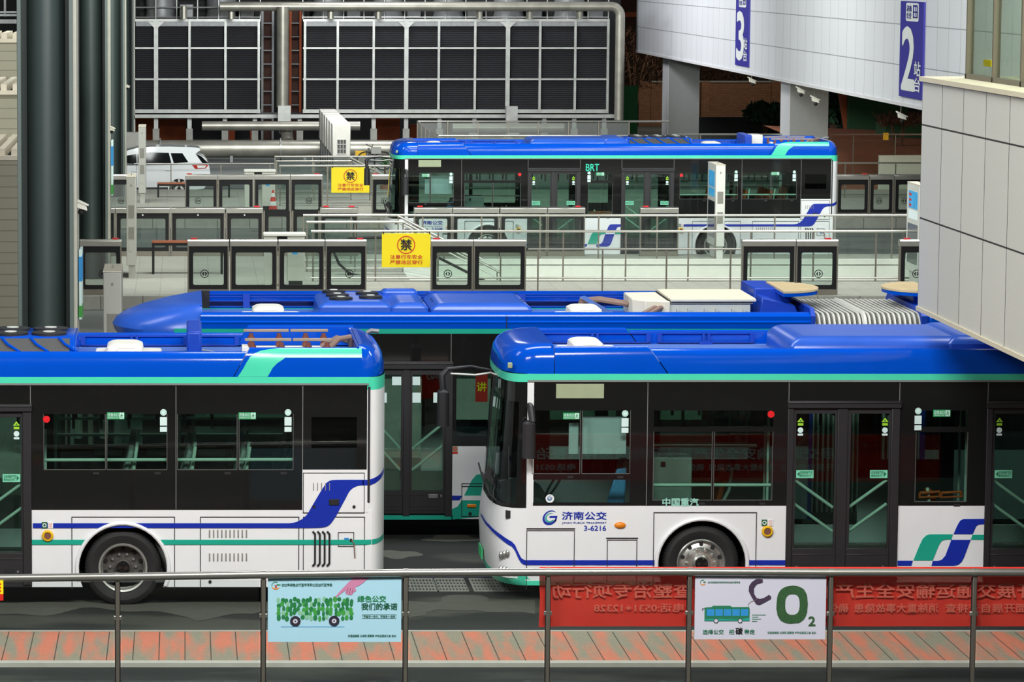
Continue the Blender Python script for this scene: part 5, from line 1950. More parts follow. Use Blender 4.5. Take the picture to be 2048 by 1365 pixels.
def console(px0, px1, py0, Y, label):
    x0, x1 = PX(px0, Y), PX(px1, Y)
    zt = PZ(py0, Y)
    root = thing('ticket_console', label, 'console', ((x0 + x1) / 2, Y, PH))
    soft_box(MB(), x0, x1, Y, Y + .5, zt - .07, zt, .02).build('counter_top', 'console_white', root)
    w = x1 - x0
    MB().box(x0 + .02, x0 + .32 * w, Y + .06, Y + .45, PH, zt - .07).build('pedestal', 'console_white', root, bevel=.02)
    k = MB().box(x0 + .56 * w, x1 - .03, Y + .06, Y + .45, PH + .12, zt - .07).build('machine_body', 'console_white', root, bevel=.02)
    MB().box(x0 + .68 * w, x0 + .8 * w, Y + .05, Y + .06, zt - .52, zt - .44).build('card_reader', 'screen_blue', k)
    MB().box(x0 + .6 * w, x1 - .08, Y + .1, Y + .4, PH, PH + .12).build('machine_foot', 'gate_black', root)
    MB().box(x0 + .32 * w, x0 + .56 * w, Y + .2, Y + .24, zt - .3, zt - .07).build('modesty_panel', 'gate_black', root)


console(527, 612, 467, 85.2, 'white ticket console behind the wide gates of the middle platform')
console(488, 552, 340, 111.5, 'white ticket console behind the gates of the far platform')
c = P(546, 412, 111.0)
c.z = PH
cn = thing('traffic_cone', 'red and white traffic cone seen through a far screen gate', 'cone', c)
MB().box(c.x - .17, c.x + .17, c.y - .17, c.y + .17, PH, PH + .04).build('base', 'rubber', cn)
MB().lathe([(.14, .04), (.115, .18)], c, 'z', 20).lathe([(.09, .32), (.065, .46)], c, 'z', 20).lathe([(.042, .58), (.025, .68), (.001, .68)], c, 'z', 20).build('cone_body', 'cone_red', cn)
MB().lathe([(.115, .18), (.09, .32)], c, 'z', 20).lathe([(.065, .46), (.042, .58)], c, 'z', 20).build('white_band', 'text_white', cn)


# ------------------------------------------------------------------ glass railing across the front, with banner and posters
YF = 39.0
FP = [(-58, 1158), (235, 1154.5), (527, 1150), (812, 1146.5), (1097, 1145), (1380, 1144.5), (1663, 1146), (1950, 1146), (2240, 1146)]
fr = thing('front_railing', 'steel and glass railing running across the road in front of the buses', 'railing', (PX(1024, YF), YF, 0))
pts = [P(a, b, YF) for a, b in FP]
m_cloth = bpy.data.materials.new('banner_red')
MATS['banner_red'] = m_cloth
m_cloth.use_nodes = True
nt = m_cloth.node_tree
bs = nt.nodes['Principled BSDF']
nz = nt.nodes.new('ShaderNodeTexNoise')
nz.inputs['Scale'].default_value = 2.0
tc = nt.nodes.new('ShaderNodeTexCoord')
nt.links.new(tc.outputs['Object'], nz.inputs['Vector'])
mx = nt.nodes.new('ShaderNodeMix')
mx.data_type = 'RGBA'
mx.inputs[6].default_value = lin((236, 62, 44))
mx.inputs[7].default_value = lin((218, 40, 28))
nt.links.new(nz.outputs['Fac'], mx.inputs[0])
nt.links.new(mx.outputs[2], bs.inputs['Base Color'])
bs.inputs['Roughness'].default_value = 0.8
tl_ = nt.nodes.new('ShaderNodeBsdfTranslucent')
nt.links.new(mx.outputs[2], tl_.inputs[0])
tp_ = nt.nodes.new('ShaderNodeBsdfTransparent')
tp_.inputs[0].default_value = (1, .55, .5, 1)
m1 = nt.nodes.new('ShaderNodeMixShader')
m1.inputs[0].default_value = 0.2
m2 = nt.nodes.new('ShaderNodeMixShader')
m2.inputs[0].default_value = 0.12
nt.links.new(bs.outputs[0], m1.inputs[1])
nt.links.new(tl_.outputs[0], m1.inputs[2])
nt.links.new(m1.outputs[0], m2.inputs[1])
nt.links.new(tp_.outputs[0], m2.inputs[2])
nt.links.new(m2.outputs[0], nt.nodes['Material Output'].inputs[0])
for a, b in zip(pts, pts[1:]):
    g = Vector((.012, 0, 0))
    MB().tube([a + g, b - g], .046, 16).build('top_rail', 'steel', fr)
    zt = min(a.z, b.z)
    MB().box(a.x + .05, b.x - .05, YF + .02, YF + .032, .12, zt - .05).build('glass_panel', 'rail_glass', fr, smooth=0)
for a in pts:
    po = MB().box(a.x - .022, a.x + .022, YF - .02, YF + .06, 0, a.z - .02).build('post', 'steel_dull', fr, bevel=.006)
    MB().tube([a - Vector((.03, 0, 0)), a + Vector((.03, 0, 0))], .05, 16).build('rail_collar', 'steel', po)
    MB().box(a.x - .045, a.x + .045, YF + .008, YF + .045, a.z - .50, a.z - .45).build('glass_clamp', 'steel', po, bevel=.006)
    MB().box(a.x - .032, a.x + .032, YF + .022, YF + .030, .1, a.z - .06).build('gasket', 'seam_black', po)

# red banner slung over the rail, lettering towards the buses
YB2 = YF + .11
bn = thing('banner', 'long red cloth banner with large mirrored characters hung on the front railing', 'banner', (PX(1600, YB2), YB2, .7))
rows = []
top, bot = [], []
n = 60
for i in range(n + 1):
    px = 1078 + (2300 - 1078) * i / n
    x = PX(px, YB2)
    wob = .004 * math.sin(i * .9) + .002 * math.sin(i * 2.3)
    zt = 1.335 + .0 * px
    zb_ = PZ(1253.5 if px > 1100 else 1255, YB2)
    rows.append([(x, YB2 - .10, zt - .0), (x, YB2 - .02, zt + .045), (x, YB2 + wob * .2, zt + .02), (x + .004, YB2 + wob, zt - .2), (x + .01, YB2 + wob * 1.5, (zt + zb_) / 2), (x, YB2 + wob, zb_)])
base = rows
zoff = PZ(1142, YB2) - 1.335
base = [[(p[0], p[1], p[2] + (zoff if j < 5 else 0)) for j, p in enumerate(r_)] for r_ in rows]
MB().grid(base).build('cloth', 'banner_red', bn)
lt, lt2 = MB(), MB()


def mirrored(s, p0, p1, y0, y1, bold=.03):
    text(lt, s, PX(p0, YB2), PX(p1, YB2), PZ(y1, YB2), PZ(y0, YB2), YB2 + .035, bold, True)
    text(lt2, s, PX(p0, YB2), PX(p1, YB2), PZ(y1, YB2), PZ(y0, YB2), YB2 - .022, bold, True)


mirrored('开展交通运输安全生产重大风险隐患排查整治专项行动', 1105, 2070, 1166, 1196, .028)
mirrored('面开展自查排查', 1890, 2052, 1207, 1225)
mirrored('消除重大事故隐患', 1708, 1876, 1207, 1225)
mirrored('确保', 1655, 1696, 1207, 1225)
mirrored('电话:0531+12328', 1188, 1366, 1207, 1224)
lt2.build('soaked_lettering', 'banner_print', bn, smooth=0, label='characters showing faintly through the back of the cloth')
lt.build('banner_lettering', 'text_white', bn, smooth=0, label='white characters on the side of the banner facing the buses')


# posters on the glass
def poster(label, p0, p1, y0, y1, m):
    Y = YF + .006
    a, b = P(p0, y1, Y), P(p1, y0, Y)
    root = thing('poster', label, 'poster', ((a.x + b.x) / 2, Y, a.z), 'posters on the front railing')
    MB().box(a.x, b.x, Y, Y + .012, a.z, b.z).build('board', m, root)
    return root, Y


root, Y = poster('pale blue poster with a green thumbprint bus and a pointing hand', 535.5, 803, 1150, 1285, 'poster_blue')
q4 = lambda a, b: (PX(420 + a / 3.531, Y, 1), PZ(930 + b / 3.531, Y))


def tbox(mb, s, a0, a1, b0, b1, conv, y, bold=.02, mi=0):
    p, q = conv(a0, b1), conv(a1, b0)
    text(mb, s, p[0], q[0], p[1], q[1], y, bold, False, mi)


tx = MB()
tbox(tx, '2022年绿色出行宣传月和公交出行宣传周', 505, 860, 838, 860, q4, Y - .004)
tbox(tx, '我们的承诺', 1070, 1322, 978, 1026, q4, Y - .004, .04)
tbox(tx, '节能尽一份力，环保多一点绿', 1084, 1306, 1064, 1082, q4, Y - .004)
tbox(tx, '交通运输部 公安部 国管局 中华全国总工会 主办', 975, 1315, 1200, 1217, q4, Y - .004)
for c in ((1074, 1315, 1059, 1060.5), (1074, 1315, 1085, 1086.5), (1074, 1075.5, 1059, 1086), (1313.5, 1315, 1059, 1086)):
    p, q = q4(c[0], c[3]), q4(c[1], c[2])
    tx.box(p[0], q[0], Y - .004, Y - .002, p[1], q[1])
tx.build('dark_green_lettering', 'poster_green_dark', root, smooth=0)
tx = MB()
tbox(tx, '绿色公交', 1042, 1242, 925, 970, q4, Y - .004, .04)
tx.build('green_lettering', 'poster_green', root, smooth=0)
lg = MB()
c = q4(463, 855)
lg.ring((c[0], Y - .004, c[1]), .040, .046, .002, 20, 60, 190, 0)
lg.ring((c[0], Y - .004, c[1]), .034, .046, .002, 20, 200, 330, 1)
lg.box(c[0] + .01, c[0] + .055, Y - .004, Y - .002, c[1] + .004, c[1] + .016, 0)
line_quad(lg, (c[0] - .01, c[1] - .03), (c[0] + .02, c[1] + .01), .008, Y - .004, .002, 2)
line_quad(lg, (c[0] - .01, c[1] + .01), (c[0] + .015, c[1] - .03), .008, Y - .004, .002, 2)
lg.build('campaign_logo', ['poster_green', 'print_orange', 'sign_red'], root, smooth=0)
rnd = random.Random(3)
pr = MB()
for j, yy in enumerate((958, 990, 1023, 1050, 1082)):
    nn = 19
    for i in range(nn):
        a = 486 + (1000 - 486) * i / (nn - 1) + rnd.uniform(-7, 7)
        b = yy + rnd.uniform(-8, 8)
        if j == 4 and (555 < a < 648 or 830 < a < 922):
            continue
        rx, rz = rnd.uniform(11, 16), rnd.uniform(16, 23)
        cc = q4(a, b)
        pts_ = [(cc[0] + rx / 3.531 / 179 * math.cos(2 * math.pi * k / 12), cc[1] + rz / 3.531 / 178 * math.sin(2 * math.pi * k / 12)) for k in range(12)]
        y = Y - .002 - .00002 * len(pr.f)
        pr.add([(p[0], y, p[1]) for p in pts_], [tuple(range(12))], rnd.choice((0, 0, 1, 1, 1, 2)))
pr.build('thumbprint_bus', ['print_green_a', 'print_green_b', 'print_green_c'], root, smooth=0)
wh = MB()
for a, b in ((603, 1106), (877, 1104)):
    c = q4(a, b)
    wh.disc((c[0], Y - .006, c[1]), .060, .002, n=28, mi=0)
    wh.disc((c[0], Y - .007, c[1]), .026, .001, n=20, mi=1)
    wh.disc((c[0], Y - .008, c[1]), .010, .001, n=12, mi=0)
p, q = q4(500, 1147), q4(950, 1144)
wh.box(p[0], q[0], Y - .003, Y - .002, p[1], q[1], 2)
wh.build('printed_wheel', ['print_tyre', 'poster_grey', 'print_bus_blue'], root, smooth=0)
hd = MB()
hand = [(1135, 792), (1098, 818), (1072, 842), (1045, 858), (1022, 866), (1028, 880), (1030, 893), (1014, 902), (1004, 918), (988, 921), (962, 914), (954, 902), (960, 885), (936, 902), (912, 922), (888, 940), (884, 935), (905, 908), (930, 880), (958, 852), (975, 832), (1000, 815), (1020, 792)]
hd.prism([q4(*v) for v in hand], Y - .004, Y - .002, 'y', 0)
for v in (((975, 870), (965, 905)), ((992, 872), (984, 912)), ((1010, 876), (1002, 908))):
    line_quad(hd, q4(*v[0]), q4(*v[1]), .004, Y - .0055, .001, 1)
hd.build('printed_hand', ['print_skin', 'print_plum'], root, smooth=0)

root, Y = poster('pale grey poster with a leafy O, a plum C and a small green bus', 1388.5, 1653, 1149, 1279.5, 'poster_grey')
q7 = lambda a, b: (PX(940 + a / 3.657, Y, 1), PZ(960 + b / 3.657, Y))
q8 = lambda a, b: (PX(1480 + a / 3.592, Y, 1), PZ(960 + b / 3.592, Y))
tx = MB()
tbox(tx, '2022年绿色出行宣传月和公交出行宣传周', 1735, 1970, 743, 758, q7, Y - .004)
tbox(tx, '选择公交', 1705, 1858, 1096, 1131, q7, Y - .004)
tbox(tx, '把', 1898, 1936, 1096, 1131, q7, Y - .004)
tbox(tx, '带走', 34, 108, 1076, 1110, q8, Y - .004)
tbox(tx, '交通运输部 公安部 国管局 中华全国总工会 主办', 200, 550, 1090, 1107, q8, Y - .004)
for a, b in ((970, 185), (985, 133), (1000, 152), (1016, 126)):
    p, q = q8(87, a + 4), q8(b, a)
    tx.box(p[0], q[0], Y - .004, Y - .002, p[1], q[1])
tx.build('green_lettering', 'print_bus_green', root, smooth=0)
tx = MB()
tbox(tx, '碳', 1945, 1996, 1083, 1132, q7, Y - .004, .05)
tx.build('black_character', 'ink_black', root, smooth=0)
lg = MB()
c = q7(1700, 752)
lg.ring((c[0], Y - .004, c[1]), .026, .031, .002, 20, 60, 190, 0)
lg.ring((c[0], Y - .004, c[1]), .022, .031, .002, 20, 200, 330, 1)
lg.box(c[0] + .005, c[0] + .032, Y - .004, Y - .002, c[1], c[1] + .01, 0)
lg.build('campaign_logo', ['poster_green', 'print_orange'], root, smooth=0)
bs_ = MB()


def pb(a0, a1, b0, b1, y, mi):
    p, q = q7(a0, b1), q7(a1, b0)
    bs_.box(p[0], q[0], y, y + .001, p[1], q[1], mi)


bs_.prism([q7(*v) for v in ((1716, 1035), (1716, 935), (1768, 932), (1778, 922), (1905, 922), (1915, 932), (2040, 932), (2046, 945), (2046, 1035))], Y - .004, Y - .002, 'y', 0)
for k in range(5):
    pb(1730 + 62 * k + 3, 1730 + 62 * k + 57, 947, 997, Y - .0055, 1)
bs_.prism([q7(*v) for v in ((1720, 1022), (1830, 1018), (1960, 1026), (2044, 1012), (2044, 1030), (1720, 1030))], Y - .0055, Y - .0045, 'y', 3)
for a in (1801, 1977):
    c = q7(a, 1032)
    bs_.disc((c[0], Y - .007, c[1]), .027, .001, n=20, mi=2)
    bs_.disc((c[0], Y - .008, c[1]), .020, .001, n=20, mi=4)
pb(1698, 1716, 943, 947, Y - .004, 2)
pb(1698, 1703, 943, 960, Y - .004, 2)
bs_.build('printed_bus', ['print_bus_green', 'print_bus_blue', 'ink_black', 'logo_teal', 'poster_grey'], root, smooth=0)
cm = MB()
path = [(152, 712), (150, 738), (110, 745), (80, 775), (78, 815), (100, 862), (125, 888), (150, 885), (215, 850)]
outer = [(135, 712), (160, 716), (160, 740), (118, 752), (98, 780), (100, 822), (118, 850), (140, 858), (170, 850), (206, 828), (222, 838), (222, 858), (180, 882), (140, 902), (116, 896), (84, 848), (60, 800), (62, 765), (82, 735), (110, 716)]
cm.prism([q8(*v) for v in outer], Y - .004, Y - .002, 'y')
cm.build('printed_letter_c', 'print_plum', root, smooth=0)
om = MB()
ro, ri = [], []
for k in range(41):
    a = 2 * math.pi * k / 40
    s, c_ = math.sin(a), math.cos(a)
    e = .75
    ro.append(q8(374 + 112 * math.copysign(abs(c_) ** e, c_) * rnd.uniform(.985, 1.015), 899 + 136 * math.copysign(abs(s) ** e, s) * rnd.uniform(.985, 1.015)))
    ri.append(q8(376 + 52 * math.copysign(abs(c_) ** e, c_), 897 + 74 * math.copysign(abs(s) ** e, s)))
om.grid([[(p[0], Y - .004, p[1]) for p in ro], [(p[0], Y - .004, p[1]) for p in ri]])
tbox(om, '2', 495, 541, 984, 1050, q8, Y - .004, .06)
om.build('printed_leafy_o', 'print_hedge', root, smooth=0)
rp = MB()
for a, b in (((57, 912), (62, 890)), ((62, 890), (80, 875)), ((80, 875), (105, 868)), ((105, 868), (130, 850))):
    line_quad(rp, q8(*a), q8(*b), .004, Y - .0055, .001)
rp.build('printed_rope', 'cable', root, smooth=0)
# small placard at the left frame edge
a, b = P(-16, 1202, YF - .06), P(6.5, 1162, YF - .06)
root = thing('placard', 'small yellow and red placard at the end of the front railing', 'placard', ((a.x + b.x) / 2, YF - .06, a.z))
MB().box(a.x, b.x, YF - .06, YF - .05, a.z + .075, b.z).build('yellow_panel', 'sign_yellow', root)
MB().box(a.x, b.x, YF - .06, YF - .05, a.z, a.z + .075).build('red_panel', 'sign_red', root)
k = MB()
for j in range(3):
    k.box(b.x - .05, b.x - .025, YF - .062, YF - .06, b.z - .05 - .04 * j, b.z - .03 - .04 * j)
k.build('placard_marks', 'sign_red', root)
MB().box(a.x + .02, b.x - .02, YF - .05, YF - .02, b.z - .04, b.z).build('bracket', 'steel_dull', root)


# ------------------------------------------------------------------ big grey pillars in a row
def pillar(px0, px1, Y, label, zb):
    x0, x1 = PX(px0, Y, 6), PX(px1, Y, 6)
    root = thing('canopy_pillar', label, 'pillar', ((x0 + x1) / 2, Y, zb), 'grey canopy pillars in a row')
    cx, hw = (x0 + x1) / 2, (x1 - x0) / 2
    t = .065
    pts_ = []
    for k in range(48):
        a = 2 * math.pi * k / 48
        pts_.append((cx + (hw - t - .05) * math.cos(a), Y + .72 + .62 * math.sin(a)))
    MB().prism(pts_, zb, 15, 'z').build('shaft', 'pillar_paint', root)
    MB().box(x0, x0 + t, Y, Y + 1.45, zb, 15).build('flange', 'pillar_edge', root, bevel=.008)
    MB().box(x1 - t, x1, Y, Y + 1.45, zb, 15).build('flange', 'pillar_edge', root, bevel=.008)
    MB().box(x0 + t, x1 - t, Y + .5, Y + .95, zb, 15).build('web_plate', 'pillar_paint', root)
    MB().box(x1, x1 + .05, Y + .1, Y + 1.3, zb, 15).build('conduit_cover', 'pillar_strip', root)
    return x1 + .05


def cctv(px, py, Y, label, side=1, wall=None, s=1.0):
    p = P(px, py, Y)
    root = thing('security_camera', label, 'camera', p)
    MB().prism([(p.x - .10 * s, p.z + .10 * s), (p.x + .10 * s, p.z + .02 * s), (p.x + .12 * s, p.z - .08 * s), (p.x - .08 * s, p.z - .02 * s)], Y - .07, Y + .07, 'y').build('housing', 'cctv_white', root, bevel=.012)
    MB().prism([(p.x - .13 * s, p.z + .15 * s), (p.x + .14 * s, p.z + .02 * s), (p.x + .14 * s, p.z), (p.x - .13 * s, p.z + .11 * s)], Y - .085, Y + .085, 'y').build('sun_hood', 'cctv_white', root)
    MB().ball((p.x + .02 * s, Y, p.z - .10 * s), .055 * s, .055, .05 * s).build('lens', 'seam_black', root)
    if wall == 'top':
        MB().tube([(p.x - .02, Y, p.z + .08), (p.x - .02, Y, 3.99)], .018, 8).build('hanging_pole', 'steel_dull', root)
    else:
        MB().box(p.x - .25 * s, p.x - .06 * s, Y - .03, Y + .03, p.z - .02, p.z + .05).build('wall_bracket', 'cctv_white', root)


e1_ = pillar(34, 146, 56, 'large grey canopy pillar standing closest, behind the bus roofs', PH)
e2_ = pillar(147, 215, 87, 'second grey canopy pillar, next to the dusty screen gate', PH)
pillar(197, 249, 117.5, 'third grey canopy pillar, by the white car', PH)
pillar(225, 267.5, 150, 'furthest grey canopy pillar, beside the louvred cooling tower', 0)
cctv(160, 412, 56.6, 'white security camera on the side of the closest pillar')
cctv(222, 258, 87.6, 'white security camera on the side of the second pillar', s=.8)
cctv(254, 173, 118.1, 'white security camera on the side of the third pillar', s=.75)
for (a, b, c, d, Y, lab) in ((147.5, 155, 500, 640, 56.7, 'blue and white notice board on the side of the closest pillar'), (215.8, 218.5, 282, 392, 87.8, 'blue and white notice board on the side of the second pillar')):
    p, q = P(a, d, Y), P(b, c, Y)
    p.x = (e1_ if Y < 60 else e2_) + .012
    q.x = max(q.x, p.x + .05)
    root = thing('notice_board', lab, 'board', ((p.x + q.x) / 2, Y, p.z))
    MB().box(p.x, q.x, Y, Y + .7, p.z, q.z).build('board', 'sticker_white', root, bevel=.01)
    MB().box(p.x, q.x + .004, Y - .004, Y + .6, p.z + .55 * (q.z - p.z), q.z - .1 * (q.z - p.z)).build('blue_print', 'print_bus_blue', root)
    MB().box(p.x, q.x + .004, Y - .004, Y + .6, p.z + .04, p.z + .2 * (q.z - p.z)).build('green_print', 'print_green_a', root)


# ------------------------------------------------------------------ terraced building at the left edge
XL = -2.75
for i, (y, zt, y2) in enumerate(((70, 4.34, 76.2), (76, 5.42, 81.6), (81.4, 6.42, 84.4))):
    zb = (0, 4.3, 5.38)[i]
    o = MB().box(-12, XL, y, y + .5, zb, zt).build('wall_left' if i == 0 else 'wall_left_terrace', 'siding', smooth=0)
    struct(o)
    r_ = thing('slatted_canopy', ['slatted cream canopy on the lowest terrace beside the closest pillar', 'slatted cream canopy on the middle terrace beside the closest pillar', 'slatted cream canopy on the top terrace beside the closest pillar'][i], 'canopy', (-4, y, zt))
    for k in range(24):
        x = -9.2 + k * .26
        MB().box(x, x + .13, y + .1, y2 - .2, zt - .02, zt + .16).build('slat', 'canopy_cream', r_)
    MB().box(-9.1, XL - .05, y - .05, y + .1, zt - .06, zt + .03).build('edge_beam', 'canopy_cream', r_)
    MB().box(-9.1, XL - .05, y2 - .25, y2 - .15, zt - .1, zt + .1).build('edge_beam', 'canopy_cream', r_)
ug = thing('roof_guardrail', 'thin grey guardrail over dark plant room at the top left corner', 'railing', (-4, 84.5, 6.5))
for y in (25, 31, 41):
    z = PZ(y, 88)
    MB().tube([(-9, 88, z), (XL, 88, z)], .03, 6).build('rail_tube', 'galv_dark', ug)
for px in (10,):
    MB().tube([P(px, 33, 88), P(px, -30, 88)], .03, 6).build('post', 'galv_dark', ug)
MB().box(-10, XL - .05, 87.9, 88.2, PZ(47, 88), PZ(39, 88)).build('toe_board', 'galv_dark', ug)

# ------------------------------------------------------------------ stone-clad block of the station, close on the right
YC = 45.0
XS = P(1840, 400, YC).x
ZS0, ZS1 = PZ(621, YC), PZ(153, YC)
sb = thing('station_block', 'pale stone clad corner of the station jutting in at the right edge', 'building', (XS, YC, ZS0))
k = MB().box(XS, XS + 6, 26, YC, ZS0 + .05, ZS1 - .06)
k.build('stone_cladding', 'clad_stone', sb, smooth=0)
MB().box(XS - .02, XS + 6, 26, YC + .02, ZS0, ZS0 + .055).build('bottom_edge', 'sill_cream', sb)
MB().box(XS - .04, XS + 6, 26, YC + .04, ZS1 - .06, ZS1).build('top_ledge', 'sill_cream', sb)
xg = XS + .40
ys = [44.2, 42.75, 41.3, 39.85, 38.4, 35.5, 32.5]
for y in ys:
    MB().box(xg - .03, xg + .06, y - .025, y + .025, ZS1, 11).build('window_mullion', 'frame_brown', sb)
MB().box(xg - .03, xg + .06, 30, 44.25, ZS1, ZS1 + .06).build('window_sill', 'frame_brown', sb)
for a, b in zip(ys, ys[1:]):
    MB().box(xg, xg + .015, b + .05, a - .05, ZS1 + .06, 11).build('window_pane', 'window_glass', sb, smooth=0)
MB().box(xg - .02, XS + 6, 44.2, 44.26, ZS1, 11).build('end_wall', 'window_glass', sb, smooth=0)
MB().box(XS + 2.6, XS + 2.8, 27, 44.0, ZS1, 11).build('inner_wall', 'wall_cream', sb, smooth=0)
MB().box(xg - .05, XS + 6, 29.9, 44.3, 11, 11.3).build('room_ceiling', 'wall_cream', sb, smooth=0)
MB().box(xg + .02, XS + 2.6, 29.95, 30.0, ZS1, 11).build('end_wall', 'wall_cream', sb, smooth=0)
MB().box(xg + .03, xg + .05, 43.1, 43.5, ZS1 + .18, ZS1 + .26).build('window_sticker', 'sign_yellow', sb)

# ------------------------------------------------------------------ white-clad station wing on columns
XW = 21.2
ZW = 3.98
wg = thing('station_wing', 'long white panelled wing of the station raised on columns', 'building', (XW, 165, ZW))
MB().box(XW, XW + 14, 62, 165, ZW + .1, 13).build('white_cladding', 'clad_white', wg, smooth=0)
MB().box(XW - .03, XW + 14, 62, 165, ZW, ZW + .1).build('bottom_edge', 'column_white', wg)
for i, (px, Y) in enumerate(((1337.5, 157), (1580, 126))):
    x = PX(px, Y, 3)
    c = thing('station_column', ['grey square column under the white wing, further back', 'grey square column under the white wing, with a pale side face'][i], 'column', (x, Y, 0), 'square columns under the white wing')
    MB().box(x, x + 1.38, Y, Y + 1.9, 0, ZW - .01).build('shaft', 'column_grey', c)
    MB().box(x - .02, x, Y, Y + 1.9, 0, ZW - .01).build('lit_side', 'column_white', c)  # pale sheet: light on the side face put into its colour


def wing_sign(y_near, y_far, digit, label):
    zb, zt = 4.27, 7.07
    x = XW - .06
    s = thing('platform_sign', label, 'sign', (x, (y_near + y_far) / 2, zb), 'tall indigo platform number signs on the white wing')
    MB().box(x, XW - .005, y_near, y_far, zb, zt).build('sign_panel', 'sign_indigo', s)
    W, H = y_far - y_near, zt - zb

    def cv(u0, u1, v0, v1, xx):
        return lambda u, v: (xx, y_far - W * (u0 + (u1 - u0) * u), zb + H * (v0 + (v1 - v0) * v))
    k = MB()
    text_local(k, digit, cv(.12, .66, .09, .72, x - .006), .055)
    text_local(k, '站', cv(.66, .93, .235, .385, x - .006), .03)
    text_local(k, '台', cv(.66, .93, .075, .215, x - .006), .03)
    k.build('white_lettering', 'text_white', s, smooth=0)
    b = MB()
    c0 = cv(.25, .80, .795, .985, x - .006)
    pts_ = []
    for cx_, cy_, st in ((.9, .9, 0), (.1, .9, 90), (.1, .1, 180), (.9, .1, 270)):
        for q in range(5):
            a = R(st + 22.5 * q)
            pts_.append((cx_ + .1 * math.cos(a), cy_ + .1 * math.sin(a)))
    b.add([c0(*p) for p in pts_], [tuple(range(len(pts_)))])
    bo = b.build('white_badge', 'text_white', s, smooth=0)
    k = MB()
    text_local(k, '济南', lambda u, v: cv(.29, .50, .895, .96, x - .012)(u, v), .03)
    text_local(k, '公交', lambda u, v: cv(.29, .50, .82, .885, x - .012)(u, v), .03)

    def rect(u0, u1, v0, v1):
        f = cv(0, 1, 0, 1, x - .012)
        k.add([f(u0, v0), f(u1, v0), f(u1, v1), f(u0, v1)], [(0, 1, 2, 3)])
    for r_ in ((.56, .60, .83, .95), (.72, .76, .83, .95), (.56, .76, .945, .965), (.56, .76, .885, .9), (.56, .76, .83, .845), (.65, .67, .845, .945)):
        rect(*r_)
    k.build('badge_print', 'sign_indigo', bo, smooth=0)


wing_sign(100.6, 103.85, '2', 'indigo sign with a large white 2 on the white wing')
wing_sign(131.8, 134.9, '3', 'indigo sign with a large white 3 on the white wing')
for px, py, lab in ((1601, 183, 'white security camera under the wing by the pale column face'), (1630, 201, 'white security camera hanging alone under the wing between the column and the stone corner'), (1803, 234, 'white security camera under the wing, closest to the stone corner'), (1504, 163, 'white security camera under the far end of the wing between the two columns')):
    cctv(px, py, 21.36 * 7000 / (px - 370), lab, wall='top', s=1.2)


# ------------------------------------------------------------------ cooling towers, pipes and yard behind
YK = 150.0
bk = MB().box(-20, 20.2, 163, 163.4, 0, 16).build('wall_back', 'dull_black', smooth=0)
struct(bk)


def tower(px0, px1, cols, thick, label):
    a, b = P(px0, 226, YK), P(px1, 38, YK)
    root = thing('cooling_tower', label, 'cooling tower', ((a.x + b.x) / 2, YK, a.z), 'louvred cooling towers')
    lv = MB()
    lv.box(a.x + .05, b.x - .05, YK + .22, YK + 3.0, a.z + .1, b.z - .1)
    n = 46
    for k in range(n):
        z = a.z + .12 + (b.z - a.z - .3) * k / n
        lv.add([(a.x + .05, YK + .12, z), (b.x - .05, YK + .12, z), (b.x - .05, YK + .22, z + .07), (a.x + .05, YK + .22, z + .07)], [(0, 1, 2, 3)])
    lv.build('louvre_face', 'louver', root, smooth=0)
    fr_ = MB()
    for y0, y1 in ((38, 43), (219, 226), (94.5, 98), (157, 160.5)):
        p, q = PZ(y1, YK), PZ(y0, YK)
        fr_.box(a.x, b.x, YK, YK + .2, p, q)
    for c in cols:
        x = PX(c, YK, 5)
        w = .09 if c in thick else .05
        fr_.box(x - w, x + w, YK - .02, YK + .18, a.z, b.z)
        if c in thick:
            zt = PZ(44, YK)
            fr_.prism([(x - .34, zt), (x + .34, zt), (x + .09, zt - .24), (x - .09, zt - .24)], YK - .035, YK - .005, 'y')
    fr_.build('steel_frame', 'galv', root)
    MB().box(a.x + .04, b.x - .04, YK + .02, YK + .2, PZ(52.5, YK), PZ(43, YK)).build('fascia', 'galv_dark', root)
    gr_ = MB()
    for y in (-6, 15, 35):
        gr_.tube([(a.x, YK + .4, PZ(y, YK)), (b.x, YK + .4, PZ(y, YK))], .03, 6)
    n = int((px1 - px0) / 40)
    for k in range(n + 1):
        x = a.x + (b.x - a.x) * k / n
        gr_.tube([(x, YK + .4, b.z), (x, YK + .4, b.z + 1.3)], .028, 6)
    gr_.build('top_guardrail', 'galv', root)
    MB().box(a.x + .2, b.x - .2, YK + 1.6, YK + 2.8, b.z, b.z + .9).build('fan_deck', 'dull_black', root)
    for j in range(max(1, int((b.x - a.x) / 2.6))):
        x = a.x + .8 + 2.6 * j
        MB().lathe([(.7, 0), (.62, .25), (.66, .9), (.6, .9), (.55, .25), (.001, .2)], (x + .3, YK + 1.3, b.z), 'z', 20).build('fan_stack', 'galv_dark', root)
        MB().box(x + 1.1, x + 1.7, YK + .9, YK + 1.5, b.z, b.z + .62).build('motor_casing', 'galv_dark', root, bevel=.04)
    return root, a, b


